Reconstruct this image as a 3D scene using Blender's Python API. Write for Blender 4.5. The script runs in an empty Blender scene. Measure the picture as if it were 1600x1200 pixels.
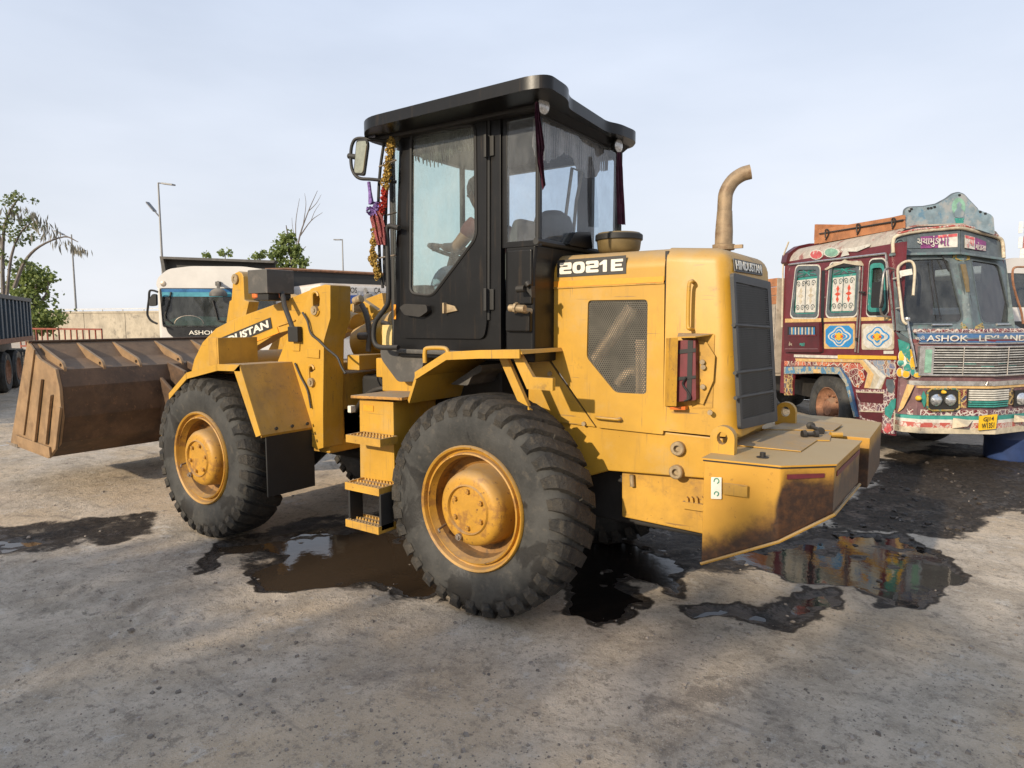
import bpy, bmesh, math, random
import numpy as np
from mathutils import Vector, Matrix
from mathutils.geometry import tessellate_polygon
random.seed(7); rng = np.random.default_rng(7)
R_ = math.radians
scene = bpy.context.scene; col = scene.collection
# ---------------------------------------------------------------- camera
CAM = Vector((2.36213674, -2.9625543, 1.77069)); YAW = R_(34.7); PITCH = -math.atan(100/1030.)
cd = bpy.data.cameras.new('camera'); cam = bpy.data.objects.new('camera', cd); col.objects.link(cam)
cd.sensor_width = 36; cd.lens = 1030/1600*36; cd.clip_end = 3000; cd.clip_start = .05
cam.location = CAM; cam.rotation_euler = (math.pi/2+PITCH, 0, YAW); scene.camera = cam
# ---------------------------------------------------------------- sky, sun, exposure
LIGHT = Vector((.14, 1.0, -.42)).normalized()
ELEV = math.asin(-LIGHT.z); AZ = math.atan2(-LIGHT.x, -LIGHT.y)
world = bpy.data.worlds.new('World'); scene.world = world; world.use_nodes = True
wn = world.node_tree.nodes; wl = world.node_tree.links
bg = wn['Background']
sky = wn.new('ShaderNodeTexSky'); sky.sky_type = 'NISHITA'; sky.sun_disc = False
sky.sun_elevation = ELEV; sky.sun_rotation = AZ; sky.air_density = 1.0; sky.dust_density = 3.0; sky.ozone_density = 2.0
wtc = wn.new('ShaderNodeTexCoord'); wmap = wn.new('ShaderNodeMapping'); wmap.inputs['Scale'].default_value = (1, 1, 3.5)
wno = wn.new('ShaderNodeTexNoise'); wno.inputs['Scale'].default_value = 1.6; wno.inputs['Detail'].default_value = 6
wmr = wn.new('ShaderNodeMapRange'); wmr.inputs[1].default_value = .35; wmr.inputs[2].default_value = .75; wmr.inputs[3].default_value = .74; wmr.inputs[4].default_value = .98
wmx = wn.new('ShaderNodeMix'); wmx.data_type = 'RGBA'; wsx = wn.new('ShaderNodeSeparateXYZ'); wgr = wn.new('ShaderNodeMapRange'); wgr.inputs[1].default_value = .0; wgr.inputs[2].default_value = .75
wcm = wn.new('ShaderNodeMix'); wcm.data_type = 'RGBA'; wcm.inputs[6].default_value = (8.7, 8.9, 9.35, 1); wcm.inputs[7].default_value = (5.6, 6.9, 9.3, 1)
wl.new(wtc.outputs['Generated'], wsx.inputs[0]); wl.new(wsx.outputs[2], wgr.inputs[0]); wl.new(wgr.outputs[0], wcm.inputs[0]); wl.new(wcm.outputs[2], wmx.inputs[7])
wl.new(wtc.outputs['Generated'], wmap.inputs[0]); wl.new(wmap.outputs[0], wno.inputs['Vector']); wl.new(wno.outputs[0], wmr.inputs[0])
wl.new(wmr.outputs[0], wmx.inputs[0]); wl.new(sky.outputs[0], wmx.inputs[6]); wl.new(wmx.outputs[2], bg.inputs[0])
bg.inputs[1].default_value = .10
sl = bpy.data.lights.new('sun', 'SUN'); sl.energy = 4.5; sl.angle = R_(1.0); sl.color = (1, .86, .66)
sun = bpy.data.objects.new('sun', sl); col.objects.link(sun); sun.rotation_euler = LIGHT.to_track_quat('-Z', 'Y').to_euler(); sun.location = (-12, -22, 12)
scene.view_settings.view_transform = 'Standard'; scene.view_settings.look = 'None'
scene.view_settings.exposure = 0.15; scene.view_settings.gamma = 1
scene.cycles.max_bounces = 8; scene.cycles.transparent_max_bounces = 16; scene.cycles.use_denoising = True
scene.cycles.caustics_reflective = False; scene.cycles.caustics_refractive = False
# ---------------------------------------------------------------- measuring: photo direction -> point on a real plane
_h = Vector((-math.sin(YAW), math.cos(YAW), 0)); RT = Vector((math.cos(YAW), math.sin(YAW), 0))
FW = _h*math.cos(PITCH)+Vector((0, 0, math.sin(PITCH))); UP = RT.cross(FW)
def ray(px, py): return FW+RT*((px-800)/1030)-UP*((py-600)/1030)
def onp(px, py, p0, n):
    r = ray(px, py); return CAM+r*((Vector(p0)-CAM).dot(n)/r.dot(n))
def Y(px, py, y): return onp(px, py, (0, y, 0), Vector((0, 1, 0)))
def X(px, py, x): return onp(px, py, (x, 0, 0), Vector((1, 0, 0)))
def Z(px, py, z): return onp(px, py, (0, 0, z), Vector((0, 0, 1)))
def D(px, py, d): return CAM+ray(px, py)*d
def cv(ox, oy, s): return lambda u, v: (ox+u/s, oy+v/s)
c2 = cv(0, 480, 3.076); c3 = cv(320, 380, 4.615); c4 = cv(520, 100, 3.2); c5 = cv(560, 400, 4.615); c6 = cv(380, 520, 3.528)
c7 = cv(580, 590, 3); c8 = cv(820, 360, 3.75); cb = cv(220, 380, 6.154); d1 = cv(920, 600, 3.333)
k2 = cv(1180, 280, 3.81); k3 = cv(1200, 420, 4); k4 = cv(1380, 360, 7.27); k5 = cv(1200, 360, 7.27); l1 = cv(0, 260, 3.478)
# ---------------------------------------------------------------- object helpers
def tag(o, label=None, cat=None, group=None, kind=None):
    if label: o['label'] = label
    if cat: o['category'] = cat
    if group: o['group'] = group
    if kind: o['kind'] = kind
    return o
def thing(name, label, cat, loc=(0, 0, 0), group=None):
    o = bpy.data.objects.new(name, None); col.objects.link(o); o.location = loc; o.empty_display_size = .2; WM[o.name] = Matrix.Translation(loc)
    return tag(o, label, cat, group)
WM = {}
def adopt(o, parent):
    """parent o (whose mesh is in scene coordinates) without moving it"""
    if parent is not None:
        o.parent = parent; o.matrix_parent_inverse = WM.get(parent.name, Matrix.Identity(4)).inverted()
    return o
def new(): return bmesh.new()
def fin(bm, name, mat, parent=None, bevel=0, seg=2, smooth=32, recalc=True, local=False):
    if recalc: bmesh.ops.recalc_face_normals(bm, faces=bm.faces)
    if bevel:
        es = [e for e in bm.edges if len(e.link_faces) == 2 and e.calc_face_angle(0) > .45]
        bmesh.ops.bevel(bm, geom=es, offset=bevel, segments=seg, affect='EDGES', clamp_overlap=True, profile=.5)
    me = bpy.data.meshes.new(name); bm.to_mesh(me); bm.free()
    if smooth:
        me.polygons.foreach_set('use_smooth', [True]*len(me.polygons)); me.set_sharp_from_angle(angle=R_(smooth))
    me.materials.append(mat)
    o = bpy.data.objects.new(name, me); col.objects.link(o)
    if bevel: w_ = o.modifiers.new('normals', 'WEIGHTED_NORMAL'); w_.keep_sharp = True; w_.weight = 100
    if local: o.parent = parent
    else: adopt(o, parent)
    return o
def box(bm, lo, hi, m=None):
    lo, hi = [min(a, b) for a, b in zip(lo, hi)], [max(a, b) for a, b in zip(lo, hi)]
    vs = [Vector((x, y, z)) for x in (lo[0], hi[0]) for y in (lo[1], hi[1]) for z in (lo[2], hi[2])]
    if m: vs = [m(v) for v in vs]
    v = [bm.verts.new(p) for p in vs]
    for f in ((0, 1, 3, 2), (4, 6, 7, 5), (0, 4, 5, 1), (2, 3, 7, 6), (0, 2, 6, 4), (1, 5, 7, 3)): bm.faces.new([v[i] for i in f])
    return v
def prism(bm, pts, off, holes=()):
    """solid plate: outline pts (3-D, coplanar), optional holes, pushed by off"""
    off = Vector(off); loops = [[Vector(p) for p in pts]]+[[Vector(p) for p in h] for h in holes]
    flat = [p for l in loops for p in l]
    a = [bm.verts.new(p) for p in flat]; b = [bm.verts.new(p+off) for p in flat]
    if len(loops) == 1 and len(pts) <= 4:
        tris = [tuple(range(len(pts)))]
    else:
        tris = tessellate_polygon([[p for p in l] for l in loops])
    for t in tris:
        try: bm.faces.new([a[i] for i in t]); bm.faces.new([b[i] for i in reversed(t)])
        except ValueError: pass
    k = 0
    for l in loops:
        n = len(l)
        for i in range(n):
            j = (i+1) % n
            bm.faces.new([a[k+i], a[k+j], b[k+j], b[k+i]])
        k += n
def rnd(pts, r, n=4):
    """round the corners of a polygon (any dimension)"""
    out = []; P = [Vector(p) for p in pts]; m = len(P)
    for i in range(m):
        p, a, b = P[i], P[i-1], P[(i+1) % m]
        rr = r[i] if isinstance(r, (list, tuple)) else r
        if rr <= 0: out.append(p); continue
        da, db = (a-p), (b-p); k = min(rr, da.length*.48, db.length*.48)
        s, e = p+da.normalized()*k, p+db.normalized()*k
        for j in range(n+1):
            t = j/n; out.append(s*(1-t)**2+p*2*t*(1-t)+e*t*t)
    return out
def tube(bm, path, r, n=8, cap=True):
    P = [Vector(p) for p in path]; rings = []; up = None
    for i, p in enumerate(P):
        d = (P[min(i+1, len(P)-1)]-P[max(i-1, 0)]).normalized()
        if up is None: up = Vector((0, 0, 1)) if abs(d.z) < .9 else Vector((1, 0, 0))
        s = d.cross(up).normalized(); up = s.cross(d).normalized()
        rr = r[i] if isinstance(r, (list, tuple)) else r
        rings.append([bm.verts.new(p+(s*math.cos(2*math.pi*k/n)+up*math.sin(2*math.pi*k/n))*rr) for k in range(n)])
    for a, b in zip(rings, rings[1:]):
        for k in range(n): bm.faces.new([a[k], a[(k+1) % n], b[(k+1) % n], b[k]])
    if cap: bm.faces.new(rings[0][::-1]); bm.faces.new(rings[-1])
def smoothpath(P, n=6):
    P = [Vector(p) for p in P]; Q = [P[0]*2-P[1]]+P+[P[-1]*2-P[-2]]; out = []
    for i in range(1, len(Q)-2):
        a, b, c, d = Q[i-1:i+3]
        for j in range(n):
            t = j/n; out.append(.5*((2*b)+(c-a)*t+(2*a-5*b+4*c-d)*t*t+(3*b-a-3*c+d)*t**3))
    out.append(P[-1]); return out
def lathe(bm, prof, o, axis, n=24, close=False):
    """prof = [(radius, along)]; axis is a direction"""
    o = Vector(o); ax = Vector(axis).normalized(); u = ax.orthogonal().normalized(); w = ax.cross(u); rings = []
    for r, h in prof:
        if r < 1e-6: rings.append([bm.verts.new(o+ax*h)]*n)
        else: rings.append([bm.verts.new(o+ax*h+(u*math.cos(2*math.pi*k/n)+w*math.sin(2*math.pi*k/n))*r) for k in range(n)])
    if close: rings.append(rings[0])
    for a, b in zip(rings, rings[1:]):
        for k in range(n):
            f = []
            for v in (a[k], a[(k+1) % n], b[(k+1) % n], b[k]):
                if v not in f: f.append(v)
            if len(f) >= 3:
                try: bm.faces.new(f)
                except ValueError: pass
def cyl(bm, a, b, r, n=16):
    a, b = Vector(a), Vector(b); lathe(bm, [(0, 0), (r, 0), (r, (b-a).length), (0, (b-a).length)], a, b-a, n)
def part(name, mat, parent, fn, bevel=0, **k):
    bm = new(); fn(bm); return fin(bm, name, mat, parent, bevel, **k)
def solid(name, mat, parent, pts, off, holes=(), bevel=0, **k):
    bm = new(); prism(bm, pts, off, holes); return fin(bm, name, mat, parent, bevel, **k)
def twins(o, parent=None):
    c = o.copy(); col.objects.link(c)
    if parent is not None: c.parent = parent
    for ch in o.children: twins(ch, c)
    return c
def screen(bm, o, u, v, inside, pitch, hole):
    """perforated sheet of hexagonal cells with round holes, real geometry"""
    us = [p[0] for p in inside]; vs = [p[1] for p in inside]
    def inp(x, y):
        c = False; j = len(inside)-1
        for i in range(len(inside)):
            a, b = inside[i], inside[j]
            if (a[1] > y) != (b[1] > y) and x < (b[0]-a[0])*(y-a[1])/(b[1]-a[1])+a[0]: c = not c
            j = i
        return c
    row = 0; y = min(vs); dy = pitch*math.sqrt(3)/2; rc = pitch/math.sqrt(3)
    while y < max(vs):
        x = min(us)+(pitch/2 if row % 2 else 0)
        while x < max(us):
            if inp(x, y):
                A = []; B = []
                for k in range(6):
                    a = R_(30+60*k); A.append(bm.verts.new(o+u*(x+rc*math.cos(a))+v*(y+rc*math.sin(a)))); B.append(bm.verts.new(o+u*(x+hole*math.cos(a))+v*(y+hole*math.sin(a))))
                for k in range(6): bm.faces.new([A[k], A[(k+1) % 6], B[(k+1) % 6], B[k]])
            x += pitch
        y += dy; row += 1
def text(body, o, xd, yd, w, h, mat, parent, name='lettering', bold=0., thick=.003, shear=0., res=3, spacing=1.):
    cu = bpy.data.curves.new('t', 'FONT'); cu.body = body; cu.extrude = .01; cu.offset = bold; cu.resolution_u = res; cu.shear = shear; cu.space_character = spacing
    t = bpy.data.objects.new('t', cu); col.objects.link(t); bpy.context.view_layer.update()
    me = bpy.data.meshes.new_from_object(t.evaluated_get(bpy.context.evaluated_depsgraph_get()))
    bpy.data.objects.remove(t); bpy.data.curves.remove(cu)
    n = len(me.vertices); co = np.zeros(n*3); me.vertices.foreach_get('co', co); co = co.reshape(-1, 3)
    if n:
        lo, hi = co.min(0), co.max(0); s = np.maximum(hi-lo, 1e-6)
        xd = Vector(xd).normalized(); yd = Vector(yd).normalized(); nd = xd.cross(yd)
        q = (co-lo)/s
        P = np.array(o)+np.outer(q[:, 0]*w, np.array(xd))+np.outer(q[:, 1]*h, np.array(yd))+np.outer(q[:, 2]*thick, np.array(nd))
        me.vertices.foreach_set('co', P.ravel()); me.update()
    me.materials.clear(); me.materials.append(mat); me.name = name
    ob = bpy.data.objects.new(name, me); col.objects.link(ob); return adopt(ob, parent)
# ---------------------------------------------------------------- materials
def N_(nt, t, **k):
    n = nt.nodes.new(t)
    for a, b in k.items(): setattr(n, a, b)
    return n
def mixrgb(nt, f, a, b, mode='MIX'):
    m = N_(nt, 'ShaderNodeMix', data_type='RGBA', blend_type=mode)
    for i, v in ((0, f), (6, a), (7, b)):
        if hasattr(v, 'links'): nt.links.new(v, m.inputs[i])
        else: m.inputs[i].default_value = v if i == 0 else (tuple(v)+(1,))[:4]
    return m.outputs[2]
def math_(nt, op, a, b=0., clamp=False):
    m = N_(nt, 'ShaderNodeMath', operation=op, use_clamp=clamp)
    for i, v in enumerate((a, b)):
        if hasattr(v, 'links'): nt.links.new(v, m.inputs[i])
        else: m.inputs[i].default_value = v
    return m.outputs[0]
def noise_(nt, scale, detail=5, rough=.6, vec=None, dist=0.):
    n = N_(nt, 'ShaderNodeTexNoise'); n.inputs['Scale'].default_value = scale; n.inputs['Detail'].default_value = detail
    n.inputs['Roughness'].default_value = rough; n.inputs['Distortion'].default_value = dist
    if vec is not None: nt.links.new(vec, n.inputs['Vector'])
    return n.outputs[0]
def ramp_(nt, x, a, b, lo=0., hi=1.):
    m = N_(nt, 'ShaderNodeMapRange', interpolation_type='SMOOTHSTEP'); nt.links.new(x, m.inputs[0])
    for i, v in enumerate((a, b, lo, hi)): m.inputs[i+1].default_value = v
    return m.outputs[0]
def start(name):
    m = bpy.data.materials.new(name); m.use_nodes = True; nt = m.node_tree; b = nt.nodes['Principled BSDF']
    tc = N_(nt, 'ShaderNodeTexCoord'); return m, nt, b, tc.outputs['Object']
def bump_(nt, b, h, dist=.004, strength=.6):
    bn = N_(nt, 'ShaderNodeBump'); bn.inputs['Strength'].default_value = strength; bn.inputs['Distance'].default_value = dist
    nt.links.new(h, bn.inputs['Height']); nt.links.new(bn.outputs[0], b.inputs['Normal'])
def pal(name, c, rough=.55, metal=0., var=.18, scale=5., dust=0., dustc=(.30, .235, .16), stain=None, bump=0., bscale=60., spec=.5, streak=0., scratch=None):
    """worn paint: mottling, settled dust on upward faces, stains/rust of their own shape"""
    m, nt, b, oc = start(name)
    n1 = noise_(nt, scale, 7, .65, oc)
    cc = mixrgb(nt, ramp_(nt, n1, .3, .7), [v*(1-var) for v in c], [min(1, v*(1+var*.6)) for v in c])
    if streak:
        mp = N_(nt, 'ShaderNodeMapping'); mp.inputs['Scale'].default_value = (14, 14, 1.2); nt.links.new(oc, mp.inputs[0])
        cc = mixrgb(nt, ramp_(nt, noise_(nt, 2.2, 5, .6, mp.outputs[0]), .55, .75, 0, streak), cc, (.16, .10, .05))
    if scratch:
        for k_, rot in enumerate(((.3, .5, .2), (1.1, .2, .9))):
            mp = N_(nt, 'ShaderNodeMapping'); mp.inputs['Rotation'].default_value = rot; mp.inputs['Scale'].default_value = (1.5, 40, 40) if k_ else (40, 40, 1.6); nt.links.new(oc, mp.inputs[0])
            f_ = math_(nt, 'MULTIPLY', ramp_(nt, noise_(nt, 1.7, 2, .5, mp.outputs[0]), .66, .70), ramp_(nt, noise_(nt, 2.2+k_, 4, .6, oc), .50, .58)); cc = mixrgb(nt, math_(nt, 'MULTIPLY', f_, .7), cc, scratch)
    if stain:
        for (sc, ss, thr, wd, amt) in stain:
            cc = mixrgb(nt, ramp_(nt, noise_(nt, ss, 8, .7, oc), thr, thr+wd, 0, amt), cc, sc)
    if dust:
        g = N_(nt, 'ShaderNodeNewGeometry'); sx = N_(nt, 'ShaderNodeSeparateXYZ'); nt.links.new(g.outputs['Normal'], sx.inputs[0])
        up = ramp_(nt, sx.outputs[2], .1, .9)
        f = math_(nt, 'ADD', math_(nt, 'MULTIPLY', up, dust), .10*dust)
        f = math_(nt, 'MULTIPLY', f, ramp_(nt, noise_(nt, 9, 7, .7, oc), .2, .62, .45, 1.1), True)
        cc = mixrgb(nt, f, cc, dustc)
        nt.links.new(math_(nt, 'ADD', math_(nt, 'MULTIPLY', f, .4), rough, True), b.inputs['Roughness'])
    else:
        nt.links.new(ramp_(nt, n1, .2, .8, max(0.02, rough-.08), min(1, rough+.1)), b.inputs['Roughness'])
    nt.links.new(cc, b.inputs['Base Color']); b.inputs['Metallic'].default_value = metal; b.inputs['Specular IOR Level'].default_value = spec
    if bump: bump_(nt, b, noise_(nt, bscale, 5, .6, oc), bump)
    return m
def glassmat(name, tint=(1, 1, 1), dust=.12, dustc=(.5, .48, .44), gloss=1.0, rough=.02):
    m, nt, b, oc = start(name); nt.nodes.remove(b); out = nt.nodes['Material Output']
    t = N_(nt, 'ShaderNodeBsdfTransparent'); t.inputs[0].default_value = tint+(1,)
    g = N_(nt, 'ShaderNodeBsdfGlossy'); g.inputs['Roughness'].default_value = rough
    fr = N_(nt, 'ShaderNodeFresnel'); fr.inputs[0].default_value = 1.5
    s = N_(nt, 'ShaderNodeMixShader'); ge = N_(nt, 'ShaderNodeNewGeometry'); fr.inputs[0].default_value = 1.45; front = math_(nt, 'SUBTRACT', 1., ge.outputs['Backfacing']); nt.links.new(math_(nt, 'MULTIPLY', math_(nt, 'MULTIPLY', fr.outputs[0], gloss, True), front), s.inputs[0]); nt.links.new(t.outputs[0], s.inputs[1]); nt.links.new(g.outputs[0], s.inputs[2])
    d = N_(nt, 'ShaderNodeBsdfDiffuse'); d.inputs[0].default_value = dustc+(1,)
    s2 = N_(nt, 'ShaderNodeMixShader'); mp = N_(nt, 'ShaderNodeMapping'); mp.inputs['Scale'].default_value = (1, 1, .5); nt.links.new(oc, mp.inputs[0])
    nt.links.new(math_(nt, 'MULTIPLY', ramp_(nt, noise_(nt, 6, 7, .72, mp.outputs[0]), .3, .75, dust*.45, dust*1.9), front), s2.inputs[0])
    nt.links.new(s.outputs[0], s2.inputs[1]); nt.links.new(d.outputs[0], s2.inputs[2]); nt.links.new(s2.outputs[0], out.inputs[0])
    return m
M = {}
RUST = (.10, .035, .012); DIRT = (.09, .06, .035)
M['yellow'] = pal('yellow_paint', (.53, .286, .024), .42, var=.14, scale=2.2, dust=.6, stain=[((.46, .31, .12), 3.5, .50, .2, .45), (DIRT, 6, .62, .12, .45), (RUST, 40, .67, .03, .8)], bump=.0008, bscale=9, streak=.30, scratch=(.20, .12, .05))
M['yellow_worn'] = pal('worn_yellow_paint', (.52, .278, .028), .55, var=.22, scale=4, dust=.75, scratch=(.13, .07, .03), stain=[((.20, .11, .04), 5, .52, .16, .55), (RUST, 38, .63, .04, .8)], bump=.001, bscale=40, streak=.25)
M['yellow_rusty'] = pal('rusty_yellow_paint', (.50, .24, .04), .6, var=.25, scale=6, dust=.8, stain=[((.17, .085, .03), 6, .50, .14, .7), (RUST, 26, .58, .05, .85)], bump=.0015, bscale=45)
M['rim'] = pal('rim_paint', (.50, .25, .022), .48, var=.2, scale=6, dust=.5, stain=[((.24, .105, .025), 7, .50, .12, .75), ((.09, .04, .015), 24, .60, .06, .8)], bump=.001, bscale=60)
M['orange'] = pal('orange_stripe', (.80, .30, .015), .5, var=.08, scale=20, stain=[((.45, .2, .04), 30, .6, .1, .5)])
M['black'] = pal('black_cab_paint', (.0075, .0075, .008), .32, var=.3, scale=4, dust=.2, dustc=(.08, .075, .07), stain=[((.035, .034, .033), 9, .60, .2, .4)], spec=.26, streak=.12, bump=.0004)
M['blacktrim'] = pal('black_rubber_trim', (.012, .012, .012), .6, dust=.3, dustc=(.14, .12, .1))
M['greyplastic'] = pal('dusty_black_plastic', (.06, .058, .055), .6, dust=.7, dustc=(.24, .21, .17), stain=[((.16, .14, .12), 7, .48, .2, .6)])
M['dark'] = pal('oily_dark_metal', (.018, .016, .014), .6, var=.4, scale=8, dust=.3, dustc=(.10, .08, .06))
M['rimdirtshade'] = pal('dirty_shaded_rim_well', (.26, .12, .018), .6, var=.3, scale=9, dust=.3, stain=[((.07, .035, .012), 7, .48, .14, .8)])  # brown dirt, plus the shadow inside the recess painted into the colour
M['enginedark'] = pal('shade_dark_machinery', (.012, .011, .010), .7)  # the darkness inside the machine is put into this near-black colour
M['steel'] = pal('bare_steel', (.32, .27, .22), .45, .7, var=.3, scale=20)
M['brass'] = pal('dusty_tan_metal', (.36, .27, .16), .55, .3, var=.3, scale=25)
M['mesh'] = pal('grey_perforated_sheet', (.10, .092, .075), .6, .2, var=.25, scale=10, dust=.2)
M['meshdark'] = pal('dark_perforated_sheet', (.036, .037, .036), .6, .2, var=.3, scale=7, dust=.2)
M['radframe'] = pal('grey_blue_frame', (.034, .037, .040), .55, .1, var=.25, dust=.3)
M['lag'] = pal('tan_exhaust_lagging', (.55, .40, .25), .9, var=.3, scale=30, bump=.004, bscale=80)
M['decalblack'] = pal('black_decal', (.03, .028, .026), .5, var=.15, scale=30)
M['decalwhite'] = pal('cream_decal', (.72, .68, .58), .5, var=.08, scale=30)
M['red'] = pal('shade_dark_red', (.13, .013, .02), .5, var=.3, scale=12, dust=.15)  # dark red: the housing's shade over the tail lamp is in the colour
M['redcloth'] = pal('dark_maroon_cloth', (.10, .025, .05), .95, var=.35, scale=18)
M['pinkcloth'] = pal('dusty_pink_cloth', (.42, .13, .13), .95, var=.35, scale=22)
M['amber'] = pal('amber_lens', (.62, .14, .02), .3, var=.15)
M['pipe'] = pal('tan_exhaust_pipe', (.30, .215, .13), .6, .25, var=.3, scale=14, stain=[(RUST, 12, .5, .2, .6)])
M['ochre'] = pal('smoky_ochre_plastic', (.16, .115, .05), .35, var=.25, scale=10, dust=.6, dustc=(.2, .16, .1))
M['bucket'] = pal('rusty_shaded_steel', (.115, .064, .034), .62, .1, var=.35, scale=4, dust=.38, dustc=(.27, .19, .12), stain=[((.045, .027, .018), 3.2, .42, .22, .8), ((.26, .13, .06), 20, .58, .1, .5)], bump=.002, bscale=40)  # rust and blackening, darkened further for the shade on the bucket's back
M['bucketside'] = pal('worn_sunlit_steel', (.29, .18, .092), .55, .1, var=.3, scale=5, dust=.4, stain=[((.16, .085, .04), 7, .55, .16, .6)], bump=.002, bscale=30)  # worn steel, coloured lighter than the back for the sun on it
M['glass'] = glassmat('cab_glass', (.86, .92, .91), .16, (.42, .43, .40), 1.2)
M['glassclear'] = glassmat('rear_glass', (.88, .92, .95), .10, (.5, .52, .54), 1.3)
M['glassgreen'] = glassmat('green_glass', (.90, .965, .935), .10, (.47, .50, .48), 1.0)
M['windscreen'] = glassmat('windscreen_glass', (.50, .56, .58), .10, (.32, .34, .34), 1.6)
M['mirror'] = pal('mirror_glass', (.62, .55, .36), .08, 1., var=.3, scale=10)
M['skin'] = pal('skin', (.30, .16, .095), .6, var=.08)
M['hair'] = pal('dark_hair', (.012, .01, .009), .7)
M['shirt'] = pal('maroon_shirt', (.16, .06, .06), .9, var=.2)
M['jeans'] = pal('blue_jeans', (.22, .32, .42), .9, var=.2, scale=30)
M['seat'] = pal('grey_seat_vinyl', (.07, .07, .07), .7, var=.25)
M['fringe'] = pal('striped_valance', (.36, .31, .28), .95, var=.45, scale=9)
M['soil'] = pal('dark_soil', (.12, .085, .055), .95, bump=.01)
# ================================================================= GROUND: yard with shallow hollows that hold water
WATER = -.012
def gz(px, py): p = Z(px, py, 0.); return (p.x, p.y)
pud = {
 'a': ([(318, 888), (345, 866), (420, 858), (440, 872), (400, 890), (412, 930), (440, 926), (490, 917), (560, 914), (640, 934), (700, 925), (700, 860), (640, 838), (540, 830), (470, 832), (400, 842), (345, 850)], 1.0),
 'b': ([(880, 905), (890, 955), (930, 972), (965, 965), (985, 945), (1005, 938), (960, 905), (985, 890), (1010, 905), (1060, 930), (1075, 915), (1045, 870), (960, 845), (880, 850), (800, 860)], 1.0),
 'c': ([(1062, 950), (1085, 962), (1140, 962), (1195, 972), (1230, 980), (1260, 968), (1310, 940), (1290, 925), (1255, 922), (1210, 938), (1185, 950), (1120, 950)], .8),
 'd': ([(1150, 868), (1215, 855), (1265, 845), (1330, 838), (1400, 835), (1440, 850), (1470, 870), (1508, 900), (1500, 912), (1455, 935), (1420, 948), (1390, 945), (1370, 930), (1300, 915), (1225, 905), (1180, 890)], 1.0),
 'e': ([(-60, 838), (30, 838), (70, 848), (60, 856), (0, 862), (-60, 865)], .7),
}
mudpoly = [([(1220, 850), (1290, 800), (1340, 770), (1400, 700), (1480, 690), (1650, 705), (1680, 760), (1620, 800), (1560, 830), (1480, 850), (1400, 840), (1300, 845)], .30, .9), ([(880, 850), (960, 760), (1100, 800), (1200, 860), (1080, 900), (980, 900)], .35, .8), ([(330, 845), (480, 805), (640, 800), (700, 850), (640, 930), (420, 900)], .25, .7),
           ([(-80, 830), (60, 815), (230, 800), (250, 835), (120, 845), (60, 862), (-80, 880)], .22, .75), ([(560, 700), (900, 700), (1000, 790), (900, 860), (640, 820)], .3, .5)]
mudpoly = [([gz(*p) for p in P], w, a) for P, w, a in mudpoly]
pudw = {k: ([gz(*p) for p in P], a) for k, (P, a) in pud.items()}
def sdf(P, poly):
    """signed distance to a polygon, negative inside"""
    x, y = P[:, 0], P[:, 1]; d = np.full(len(P), 1e9); ins = np.zeros(len(P), bool); n = len(poly)
    for i in range(n):
        ax, ay = poly[i]; bx, by = poly[(i+1) % n]; ex, ey = bx-ax, by-ay; t = np.clip(((x-ax)*ex+(y-ay)*ey)/(ex*ex+ey*ey+1e-12), 0, 1)
        d = np.minimum(d, np.hypot(x-ax-t*ex, y-ay-t*ey)); c = ((ay > y) != (by > y)); ins ^= c & (x < (bx-ax)*(y-ay)/(by-ay+1e-12)+ax)
    return np.where(ins, -d, d)
def vnoise(x, y, f, seed):
    """value noise on a lattice"""
    r = np.random.default_rng(seed).random((256, 256)); X_, Y_ = x*f+1000, y*f+1000; xi, yi = np.floor(X_).astype(int), np.floor(Y_).astype(int); fx, fy = X_-xi, Y_-yi; fx = fx*fx*(3-2*fx); fy = fy*fy*(3-2*fy)
    g = lambda a, b: r[a % 256, b % 256]
    return (g(xi, yi)*(1-fx)+g(xi+1, yi)*fx)*(1-fy)+(g(xi, yi+1)*(1-fx)+g(xi+1, yi+1)*fx)*fy-.5
def sst(a, b, x): t = np.clip((x-a)/(b-a), 0, 1); return t*t*(3-2*t)
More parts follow.
